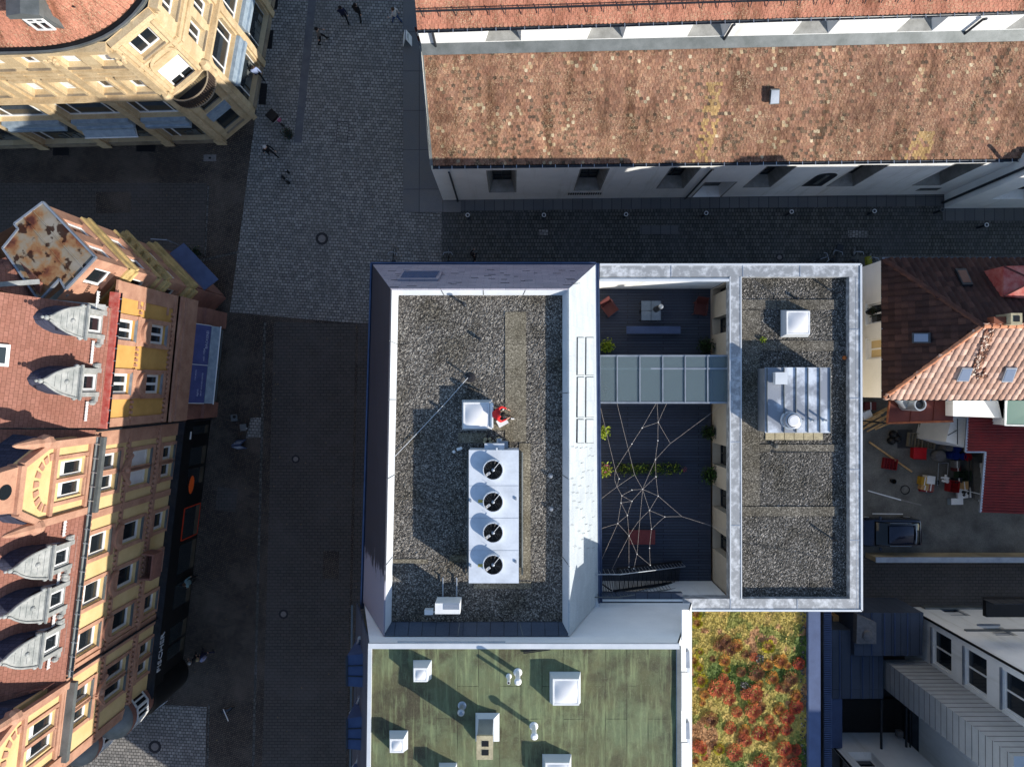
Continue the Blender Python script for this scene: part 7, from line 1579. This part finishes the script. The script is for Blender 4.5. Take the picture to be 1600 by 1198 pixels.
for (p, p2, h), (q1, q2, h2) in zip(pts, pts[1:]):
    fx = (p.y - a.y) / (d.y - a.y); xo = P(1537, 760, 4).x - P(1514, 690, 4).x
    def X(pp, f): return Vector((P(1537, 700, 4).x if f < .64 else P(1512, 700, 4.3).x, pp.y, pp.z))
    A1, A2 = X(p, fx), X(q1, fx); m.face([A1 + Vector((0, 0, h)), Vector((b2.x, p2.y, p2.z + h)), Vector((b2.x, q2.y, q2.z + h2)), A2 + Vector((0, 0, h2))])
m.build('corrugated_roof', m_corr, rd, smooth='all')
xl, xl2 = P(1537, 700, 4).x, P(1512, 700, 4.3).x; ym = a.lerp(d, .64).y
m = MB(); m.prism([(xl + 2.7, a.y + .1), (b2.x, a.y + .1), (b2.x, d.y), (xl + 2.7, d.y)], 0, 3.55); m.build('walls', m_dkmet, rd)
for yy in (a.y + .15, d.y - .1): MB().bar((xl + 2.5, yy, 0), (xl + 2.5, yy, 3.65), .1).build('post', m_dkmet, rd)
m = MB(); m.bar((xl, a.y, a.z - .03), (xl, ym, a.lerp(d, .64).z - .03), .12, .12); m.bar((xl2, ym, 4.1), (xl2, d.y, 4.3), .12, .12); m.bar((xl2, ym, 4.08), (xl, ym, 4.08), .1, .14); m.build('edge_trim', m_zinc, rd)
# basement steps with a white parapet
t = thing('basement_steps', 'concrete steps beside a white wall running down along the red shed', 'steps', P(1526, 745, 0)); m = MB()
for k in range(8): p, p2 = P(1516, 778 - 8 * k, 0), P(1533, 770 - 8 * k, 0); m.box(((p.x + p2.x) / 2, (p.y + p2.y) / 2, .42 - .05 * k), (p2.x - p.x, .34, .1 + .0 * k))
m.build('treads', m_conc, t); m = MB(); m.box((P(1536, 0, .5).x, (P(0, 724, .5).y + P(0, 784, .5).y) / 2, .6), (.16, P(0, 724, 0).y - P(0, 784, 0).y, 1.2)); m.build('side_wall', m_white, t)
m = MB(); m.tube([P(1514, 715, 1.0), P(1514, 778, 1.0)], .03); m.tube([P(1520, 715, 1.0), P(1520, 778, 1.0)], .03); [m.bar(P(1514, y, 1.0), P(1520, y, 1.0), .03) for y in (735, 752, 768)]; [m.bar(P(1514, y, 0), P(1514, y, 1), .03) for y in (716, 746, 777)]; m.build('railing', m_dkmet, t)
m = MB(); m.bar(P(1500, 764, 1.0), P(1537, 773, 1.0), .05, .05); m.build('bar', m_frame, t)
# alley wall
t = thing('alley_wall', 'low plastered wall between the yard and the dark alley', 'wall', P(1480, 868, 0)); y0, y1 = P(0, 862, 0).y, P(0, 877, 1.3).y; m = MB(); m.box((P(1350, 0, 0).x + 12, (y0 + y1) / 2, .62), (24, y0 - y1, 1.24)); m.build('wall_body', MAT('warm_plaster', C(190, 172, 140), C(160, 144, 116), 1), t); m = MB(); m.box((P(1350, 0, 0).x + 12, (y0 + y1) / 2, 1.29), (24, y0 - y1 + .04, .09)); m.build('coping', m_zinc, t)
# canopy, grilles and air unit on the east wall of the modern building
m = MB(); m.box((Xc1 + .35, (P(0, 768, 3).y + P(0, 851, 3).y) / 2, 2.9), (1.45, P(0, 768, 3).y - P(0, 851, 3).y, .12)); m.build('entrance_canopy', m_navy, mb_); m = MB(); m.bar((Xc1 + 1.1, P(0, 768, 3).y, 2.95), (Xc1 + 1.1, P(0, 851, 3).y, 2.95), .06, .14); m.build('canopy_edge', m_zinc, mb_)
m = MB()
for y0, y1 in ((690, 766), (853, 882)):
    for k in range(int((y1 - y0) / 3)): y = P(0, y0 + 3 * k, 2).y; m.box((Xc1 + .32, y, 2.0), (.64, .05, .06))
m.build('balcony_grating', m_steel, mb_); m = MB(); m.box((Xc1 + .5, P(0, 885, 3).y, 2.9), (1.0, .45, .3)); m.build('air_unit', m_zinc, mb_)
# ------------------------------------------------------------------ yard clutter
flat('yard_drain_patch', [(1402, 671), (1426, 671), (1424, 700), (1402, 700)], .014, m_asph)
for q in ([(1356, 765.5), (1356, 767), (1408, 782), (1408, 780)], [(1363, 801.5), (1363, 803), (1411, 803.5), (1411, 802)]): flat('road_markings', q, .016, m_frame)
flat('road_markings', [(1408, 780), (1408, 782), (1440, 790), (1440, 787.5)], .0165, MAT('worn_line_paint', C(140, 138, 132), C(110, 108, 104), 6))
def crate(px, py, w, d, h, rz, mt, label, group='crates in the yard', z=0):
    t = thing('crate', label, 'crate', P(px, py, z), rz, group); m = MB()
    for s1 in (-1, 1): m.box((s1 * w / 2, 0, h / 2), (.03, d, h)); m.box((0, s1 * d / 2, h / 2), (w - .03, .03, h))
    m.box((0, 0, .02), (w - .02, d - .02, .03)); m.build('sides', mt, t, local=True); m = MB()
    for k in range(1, 4): m.box((-w / 2 + w * k / 4, 0, h * .6), (.02, d - .03, h * .5))
    for k in range(1, 4): m.box((0, -d / 2 + d * k / 4, h * .6), (w - .03, .02, h * .5))
    m.build('dividers', mt, t, local=True); return t
m_cr1 = MAT('beige_plastic', C(150, 140, 122), C(124, 116, 100), 4, .6); m_cr2 = MAT('red_plastic', C(150, 30, 34), C(120, 24, 28), 4, .5); m_cr3 = MAT('green_plastic', C(44, 66, 50), C(34, 50, 40), 4, .5)
crate(1427, 687, .86, .86, .35, -.12, m_cr1, 'beige bottle crate with a pale bag inside, left of two lattice crates'); crate(1447, 690, .8, .82, .35, -.16, m_cr1, 'beige lattice crate with empty compartments, right of two')
crate(1388, 724, .82, .66, .3, -.15, m_cr2, 'dark red crate alone on the yard floor near the modern building'); crate(1483, 758, .56, .7, .6, -.1, m_cr2, 'red crate with bottles beside the white basin'); crate(1500, 742, .8, .6, .5, 0, m_cr3, 'dark green crate below the barrels')
t = thing('pallet', 'pale slatted pallet by the brown canopy edge', 'pallet', P(1445, 667, .1)); m = MB(); [m.box((-.36 + .12 * k, 0, .1), (.07, .55, .03)) for k in range(7)]; m.build('slats', m_cr1, t, local=True); m = MB(); [m.box((0, y, .04), (.8, .08, .08)) for y in (-.23, .23)]; m.build('bearers', m_wood, t, local=True)
t = thing('plastic_tub', 'bright red plastic tub standing in the yard', 'tub', P(1430, 707, 0), -.05); m = MB(); m.hexa([(-.32, -.3, 0), (.32, -.3, 0), (.32, .3, 0), (-.32, .3, 0)], [(-.4, -.36, .55), (.4, -.36, .55), (.4, .36, .55), (-.4, .36, .55)]); m.build('body', MAT('bright_red_plastic', C(196, 26, 30), C(170, 20, 26), 4, .4), t, local=True); m = MB(); m.box((0, -.36, .56), (.84, .05, .05)); m.box((0, .36, .56), (.84, .05, .05)); m.build('rim', m_cr2, t, local=True)
def drum(px, py, r, h, mt, lid, label):
    t = thing('barrel', label, 'barrel', P(px, py, 0), 0, 'barrels in the yard'); MB().lathe((0, 0, 0), [(r * .94, 0), (r, .05), (r, h * .33), (r * 1.03, h * .35), (r, h * .37), (r, h * .66), (r * 1.03, h * .68), (r, h * .7), (r * .96, h)], 20).build('body', mt, t, smooth=True, local=True); MB().lathe((0, 0, 0), [(r * .99, h), (r * .99, h + .03), (r * .9, h + .035), (r * .88, h + .015)], 20).build('lid', lid, t, local=True)
m_blu = MAT('blue_plastic', C(26, 52, 130), C(20, 40, 104), 4, .45); m_gd = MAT('dusty_grey', C(120, 118, 118), C(100, 98, 98), 5, .8)
drum(1461, 711, .33, .6, m_gd, m_gd, 'grey round lidded barrel standing alone in the yard'); drum(1474, 697, .26, .7, m_gd, m_gd, 'small grey lidded barrel against the white annexe'); drum(1482, 710, .26, .8, m_blu, m_blu, 'bright blue barrel in the yard'); drum(1492, 711, .22, .8, m_fan, m_blu, 'dark open barrel between the blue and red ones'); drum(1500, 712, .25, .8, m_fan, MAT('crimson_plastic', C(170, 26, 44), C(140, 20, 36), 4, .45), 'barrel with a crimson lid by the red shed'); drum(1484, 699, .24, .8, m_blu, m_blu, 'blue barrel behind the others against the white annexe')
t = thing('hand_truck', 'steel hand truck frame lying with white rags in the yard', 'hand truck', P(1472, 738, .1)); m = MB(); m.tube([(-.35, -.8, .1), (-.3, .6, .15), (.3, .62, .15), (.25, -.4, .1)], .025); m.build('frame', m_galv, t, local=True)
for x in (-.33, .25): MB().ring((x, -.6, .12), .1, .03, 14, 6, Matrix.Rotation(PI / 2, 3, 'Y')).build('wheel', m_black, t, local=True)
m = MB(); rnd = random.Random(5); [m.box((rnd.uniform(-.2, .25), rnd.uniform(-.45, -.1), .2 + rnd.uniform(0, .1)), (rnd.uniform(.1, .3), rnd.uniform(.1, .2), .04), rnd.random() * 3, rnd.uniform(-.4, .4)) for k in range(9)]; solo('rag_heap', m, m_frame, 'crumpled white rags on the hand truck', 'rags', P(1473, 741, .12))
def carton(px, py, w, d, h, rz, c, label, z=0):
    t = thing('carton', label, 'box', P(px, py, z), rz, 'boxes in the yard'); MB().box((0, 0, h / 2), (w, d, h)).build('box', c, t, local=True); MB().box((0, 0, h + .003), (.06, d, .006)).build('tape', m_frame, t, local=True)
carton(1438, 750, .42, .5, .5, -.15, MAT('yellow_card', C(190, 150, 50), C(160, 120, 40), 4), 'yellow box on top of the cardboard pile'); carton(1447, 748, .5, .5, .55, -.1, m_frame, 'white box with a blue patch beside the yellow one'); carton(1440, 759, .45, .42, .4, -.2, m_wood, 'brown cardboard box below the yellow box'); carton(1449, 760, .42, .45, .38, -.15, MAT('pinkish_card', C(150, 92, 80), C(120, 72, 66), 4), 'reddish cardboard box below the white box'); carton(1445, 764, .8, .3, .2, -.1, m_cr2, 'flat dark red box under the cardboard pile'); carton(1491, 749, .4, .3, .5, .1, m_dkmet, 'dark metal box behind the red bottle crate'); carton(1488, 724, .36, .44, .5, 0, m_gd, 'dusty grey box below the blue barrel'); carton(1490, 731, .4, .3, .45, 0, MAT('maroon_card', C(96, 40, 44), None, 4), 'maroon box with white marks below the dusty grey box'); carton(1501, 757, .6, .5, .4, .1, m_wood, 'brown box partly sunlit beside the white basin')
t = thing('white_basin', 'white sunlit plastic basin full of scrap by the steps', 'basin', P(1502, 769, 0), .1); m = MB(); m.hexa([(-.36, -.26, 0), (.36, -.26, 0), (.36, .26, 0), (-.36, .26, 0)], [(-.42, -.32, .3), (.42, -.32, .3), (.42, .32, .3), (-.42, .32, .3)]); m.build('tub', m_frame, t, local=True); m = MB(); rnd = random.Random(6); [m.box((rnd.uniform(-.1, .35), rnd.uniform(-.2, .2), .34), (.12, .1, .1), rnd.random(), rnd.random()) for k in range(8)]; m.build('scrap', m_pot, t, local=True)
t = thing('loose_sheet', 'white flat panel with a grey end lying on the yard floor', 'panel', P(1492, 783, .0), .02); MB().box((.1, 0, .05), (.75, .4, .06)).build('sheet', m_frame, t, local=True); MB().box((-.4, 0, .05), (.25, .4, .05)).build('grey_end', m_zincd, t, local=True)
solo('hose_ring', MB().ring((0, 0, .03), .27, .025, 26, 6), m_black, 'black hose ring lying on the yard floor', 'hose', P(1414, 765, .012)); solo('bucket', MB().lathe((0, 0, 0), [(.12, 0), (.16, .3), (.145, .3), (.11, .02)], 14), m_black, 'small black bucket on the yard floor beside the hose ring', 'bucket', P(1393, 751, .012))
t = thing('plank_pile', 'pile of sunlit wooden planks leaning beside the modern building', 'planks', P(1365, 652, .1)); rnd = random.Random(7)
for k in range(12): x = rnd.uniform(-.6, .5); y = rnd.uniform(-.5, .4); MB().bar((x - .5, y - .35 + rnd.uniform(-.1, .1), .15 + .09 * (k % 4)), (x + .75, y + .35 + rnd.uniform(-.1, .1), .3 + .09 * (k % 4)), .1, .05).build('plank', m_wood, t, local=True)
carton(1350, 648, .6, .5, .45, .4, m_frame, 'white sunlit box beside the plank pile'); carton(1357, 634, .7, .5, .3, 0, MAT('dark_red_board', C(96, 46, 44), None, 4), 'dark box with a pink frame near the plank pile')
t = thing('bag_pile', 'black bin bag pile beside the brown canopy corner', 'bags', P(1393, 678, 0)); m = MB(); [m.ball((x, y, .2), .26, 10, 7) for x, y in ((0, 0), (.25, -.25), (-.1, -.4))]; m.build('bags', m_fan, t, local=True, smooth=True)
t = thing('timber_beam', 'long pale timber lying across the yard', 'timber', P(1400, 712, .1)); MB().bar(tuple(P(1358, 690, .12) - P(1400, 712, .1)), tuple(P(1425, 737, .12) - P(1400, 712, .1)), .1, .06).build('beam', m_wood, t, local=True)
# parked car: the rear half shows from under the canopy
car = thing('parked_car', 'dark blue-black hatchback parked half under the entrance canopy', 'car', P(1380, 828, 0) * 1); m_carp = N('car_paint').fin((.008, .012, .03, 1), .18, .2, .6)
def loft(mb, st):
    R = []
    for x, hw, z0, zb, zt, tw_ in st: R.append([(x, -hw * .92, z0), (x, -hw, z0 + .15), (x, -hw, zb), (x, -hw * .93, zt - .03), (x, -tw_, zt), (x, tw_, zt), (x, hw * .93, zt - .03), (x, hw, zb), (x, hw, z0 + .15), (x, hw * .92, z0)])
    n = len(R[0])
    for a, b2 in zip(R, R[1:]):
        for k in range(n): j = (k + 1) % n; mb.face([a[k], b2[k], b2[j], a[j]])
    mb.face(R[0]); mb.face(R[-1][::-1])
m = MB(); loft(m, [(-2.05, .62, .3, .5, .62, .4), (-1.9, .78, .22, .55, .74, .5), (-1.2, .86, .2, .6, .9, .6), (-.6, .88, .2, .66, .96, .66), (.9, .88, .2, .7, .98, .66), (1.55, .86, .22, .72, .98, .64), (1.85, .8, .28, .7, .92, .6), (1.98, .66, .36, .66, .82, .5)]); m.build('body', m_carp, car, smooth=True, local=True)
m = MB(); loft(m, [(-1.0, .74, .9, .94, .98, .6), (-.35, .72, .9, 1.2, 1.4, .5), (.2, .72, .9, 1.25, 1.46, .52), (1.05, .7, .9, 1.22, 1.44, .5), (1.72, .68, .9, .95, 1.02, .52)]); m.build('windows', m_glass, car, smooth=True, local=True)
m = MB(); loft(m, [(-.42, .56, 1.36, 1.38, 1.42, .5), (.2, .6, 1.42, 1.46, 1.485, .52), (1.05, .58, 1.4, 1.44, 1.465, .5), (1.22, .56, 1.34, 1.36, 1.4, .48)]); m.build('roof', m_carp, car, smooth=True, local=True)
m = MB(); m.tube([(1.24, -.56, 1.4), (1.3, 0, 1.42), (1.24, .56, 1.4)], .05); m.build('spoiler', m_zinc, car, smooth=True, local=True)
for s1 in (-1, 1):
    MB().box((1.86, s1 * .6, .78), (.12, .22, .14)).build('tail_light', m_cr2, car, local=True)
    for x in (-1.25, 1.3): w = MB().lathe((x, s1 * .8, .31), [(.31, -.09), (.31, .09)], 20, Matrix.Rotation(PI / 2, 3, 'X')).build('wheel', m_black, car, local=True); MB().lathe((x, s1 * .84, .31), [(.2, -.07), (.2, .07)], 16, Matrix.Rotation(PI / 2, 3, 'X')).build('rim', m_galv, w, local=True)
    MB().box((-.7, s1 * .96, 1.0), (.12, .16, .1)).build('mirror', m_carp, car, local=True); MB().bar((1.0, s1 * .7, 1.42), (-.3, s1 * .7, 1.38), .02).build('roof_trim', m_zinc, car, local=True)
# ------------------------------------------------------------------ bottom right: white tall building, clad shaft, blue metal roofs
wb = thing('white_tall_building', 'tall white rendered building with double pane windows at the lower right', 'building', (30, -24, 0)); XW_, YW_ = 24.7, -13.9; HW = 14.5
wN = Wall((XW_ + 40, YW_, 0), (XW_, YW_, 0)); wW = Wall((XW_, YW_, 0), (XW_, YW_ - 24, 0))  # north wall stretched east out of view to shade yard and red shed
wh = []
for z in (4.1, 7.1, 10.1): wh.append((wW.uz(1464, 1020)[0] - .95, wW.uz(1464, 1020)[0] + .95, z - .95, z + .95))
uc = (1464 - 803) / 1110
ywin = -(1016 - 604) / 1110 * 41.1; wh = [(abs(ywin - YW_) - 1.0, abs(ywin - YW_) + 1.0, z - .95, z + .85) for z in (3.9, 6.9, 9.9, 12.6)]
if wN.n.y < 0: wN = Wall((XW_, YW_, 0), (XW_ + 40, YW_, 0))
if wW.n.x > 0: wW = Wall((XW_, YW_ - 24, 0), (XW_, YW_, 0)); wh = [(24 - b2, 24 - a, c, d) for a, b2, c, d in wh]
m = MB(); wW.face_holes(m, 0, 24, 0, HW, wh, .28); m.build('west_wall', m_white, wb)
for h in wh: window(wW, h, .22, wb, m_frame, m_glass, (1, 0), .09, m_zinc)
nh2 = []
for px, py, z in ((1490, 955, 3.2), (1560, 985, 6.2), (1583, 975, 8.0)):
    u, zz = wN.uz(px, py); nh2.append((u - .6, u + .6, zz - .8, zz + .8))
m = MB(); wN.face_holes(m, 0, 40, 0, HW, nh2[:2], .25); m.build('north_wall', m_white, wb)
for h in nh2[:2]: window(wN, h, .2, wb, m_zinc, m_glass, (0, 1), .08, m_zinc, blind=m_frame, blind_f=.7)
m = MB(); m.box((XW_ + 20, YW_ - 12, HW + .05), (40.2, 24.2, .1)); m.build('roof', m_zincd, wb); MB().box((XW_ + 9, YW_ - 15, HW + 1.85), (16, 11, 3.5)).build('shade_storey', m_plain, wb); m = MB(); m.tube([(XW_ - .05, YW_ + .06, .1), (XW_ - .05, YW_ + .06, HW)], .07, 8); m.build('downpipe', m_black, wb, smooth=True)  # upper block added out of view to cast shade on the planted roof
m = MB(); wN.slab(m, .1, 39, .0, .5, .002, .12); wN.slab(m, .4, 39, 4.3, 4.5, .002, .08); m.build('stone_band', m_zincd, wb)
m = MB(); p = P(1573, 945, 6.5); m.box((p.x, p.y - .1, p.z), (2.4, 1.0, .3)); o = m.build('balcony', m_black, wb); m = MB(); [m.box((p.x - 1.1 + k * .55, p.y + .35, p.z + .55), (.5, .05, .9)) for k in range(5)]; m.build('balcony_panels', m_pot, o)
# clad shaft
m_clad_ = MAT('grey_cladding', C(186, 188, 188), C(168, 170, 170), .9, .5, .1, grain=.06)
cs_ = thing('clad_shaft', 'grey standing seam clad shaft rising beside the white tall building', 'shaft', (23.6, -17.5, 0)); xa, xb_, ya, yb = P(1380, 1030, 2).x, XW_ - .01, P(1380, 1030, 2).y, P(1380, 1074, 2).y
m = MB(); m.prism([(xa, yb), (xb_, yb), (xb_, ya), (xa, ya)], 2.0, 13.2); m.build('cladding', m_clad_, cs_)
m = MB(); z = 2.4
for k in range(22):
    z = 2.3 + k * .5; m.bar((xa - .006, yb, z), (xa - .006, ya, z), .02, .03); m.bar((xa, ya + .006, z + .1), (xb_, ya + .006, z + .1), .02, .03)
m.build('seam', m_gd, cs_)
for f in (0, 1): pass
# blue metal roofs
br = thing('blue_metal_roof', 'low building with dark blue standing seam metal roofs and a black light well', 'building', (19.5, -18, 0))
pz = lambda pix, z: [(P(x, y, z).x, P(x, y, z).y) for x, y in pix]
MB().prism(pz([(1335, 957), (1443, 957), (1441, 1024), (1335, 1024)], 3.0), 0, 3.0).build('upper_roof', m_navy, br)
MB().prism(pz([(1298, 984), (1334.5, 984), (1334.5, 1024.5), (1380, 1024.5), (1380, 1091), (1298, 1091)], 2.6), 0, 2.6).build('lower_roof', m_navy, br)
MB().prism(pz([(1298, 1091.5), (1316, 1091.5), (1316, 1168), (1298, 1168)], 2.5), 0, 2.5).build('edge_roof', m_bench, br)
o = MB().prism(pz([(1340, 960), (1370, 973), (1370, 1006), (1339, 1006)], 3.5), 3.0, 3.45).build('roof_hatch', m_gd, br); MB().lathe(P(1355, 992, 3.46), [(.3, 0), (.26, .12), (.1, .2)], 20).build('dome', m_gd, o, smooth=True)
m = MB()
for x0, y0, x1, y1, z in ((1362, 957, 1362, 1024, 3.02), (1382, 957, 1382, 1024, 3.02), (1398, 957, 1398, 1024, 3.02), (1418, 957, 1418, 1024, 3.02), (1312, 984, 1312, 1091, 2.62), (1330, 1024, 1330, 1091, 2.62), (1348, 1024, 1348, 1091, 2.62), (1364, 1024, 1364, 1091, 2.62)): m.bar(P(x0, y0, z), P(x1, y1, z), .04, .06)
m.build('seam', m_bench, br)
MB().prism(pz([(1316.5, 1092), (1500, 1092), (1620, 1230), (1316.5, 1230)], .4), .05, .4).build('light_well_floor', m_fan, br)
m = MB(); m.bar(P(1377, 1092, 2.4), P(1377, 1170, 2.4), .1, .12); m.bar(P(1416, 1105, 2.2), P(1416, 1230, 2.2), .1, .1); m.bar(P(1422, 1105, 2.2), P(1422, 1230, 2.2), .06, .1); m.bar(P(1377, 1180, 1.8), P(1416, 1182, 1.8), .08, .08); m.build('beams', m_pot, br)
o = MB().box(P(1405, 1145, 1.2), (.36, .36, .3)).build('grey_box', m_gd, br)
MB().prism(pz([(1425, 1105), (1455, 1140), (1455, 1230), (1425, 1230)], 1.5), .4, 1.5).build('dark_terrace', m_dkmet, br)
m = MB(); [m.box(tuple(P(1470, 1160 + 4 * k, 1.0)), (1.0, .08, .05)) for k in range(10)]; m.build('louvre', m_gd, br)
# white wall with window at the bottom
lb = thing('white_low_wing', 'white wing with one small window at the bottom edge beside the light well', 'building', (20, -26, 0)); YL = P(1350, 1164, 2.0).y
wl = Wall((P(1297, 1164, 2).x, YL, 0), (P(1424, 1164, 2).x, YL, 0))
if wl.n.y < 0: wl = Wall(wl.B, wl.A)
u, z = wl.uz(1352, 1184); m = MB(); wl.face_holes(m, 0, wl.L, .4, 8, [(u - .7, u + .7, z - .7, z + .9)], .4, .15); m.face([wl.pt(0, .4), wl.pt(0, 8), wl.pt(0, 8, -3), wl.pt(0, .4, -3)]); m.build('wall', m_white, lb); window(wl, (u - .7, u + .7, z - .7, z + .9), .4, lb, m_frame, m_glass, (0, 0), .1, inset=.14)
m = MB(); u2, _ = wl.uz(1306, 1172); m.tube([wl.pt(u2, .5, .06), wl.pt(u2, 8, .06)], .06, 6); m.build('downpipe', m_black, lb, smooth=True)
# corrugated fascia strip and dark gap beside the planted roof
t = thing('metal_fascia', 'blue corrugated metal strip along the dark gap beside the planted roof', 'fascia', P(1290, 1050, 6)); xa, xb_ = P(1285, 0, 7).x, P(1297, 0, 7).x; m = MB(); y = -11.2
while y > -26: m.box(((xa + xb_) / 2, y, 7.0), (xb_ - xa, .05, .1)); y -= .1
m.build('ribs', m_bench, t); m = MB(); m.box(((xa + xb_) / 2, -18.5, 3.4), (xb_ - xa, 15, 7.1)); m.build('body', m_navy, t)
# wooden sheds peeping out beside the metal roof
MB().prism(pz([(1302, 962), (1334, 962), (1334, 983), (1302, 983)], 1.0), 0, 1.0).build('timber_deck', m_wood, br)
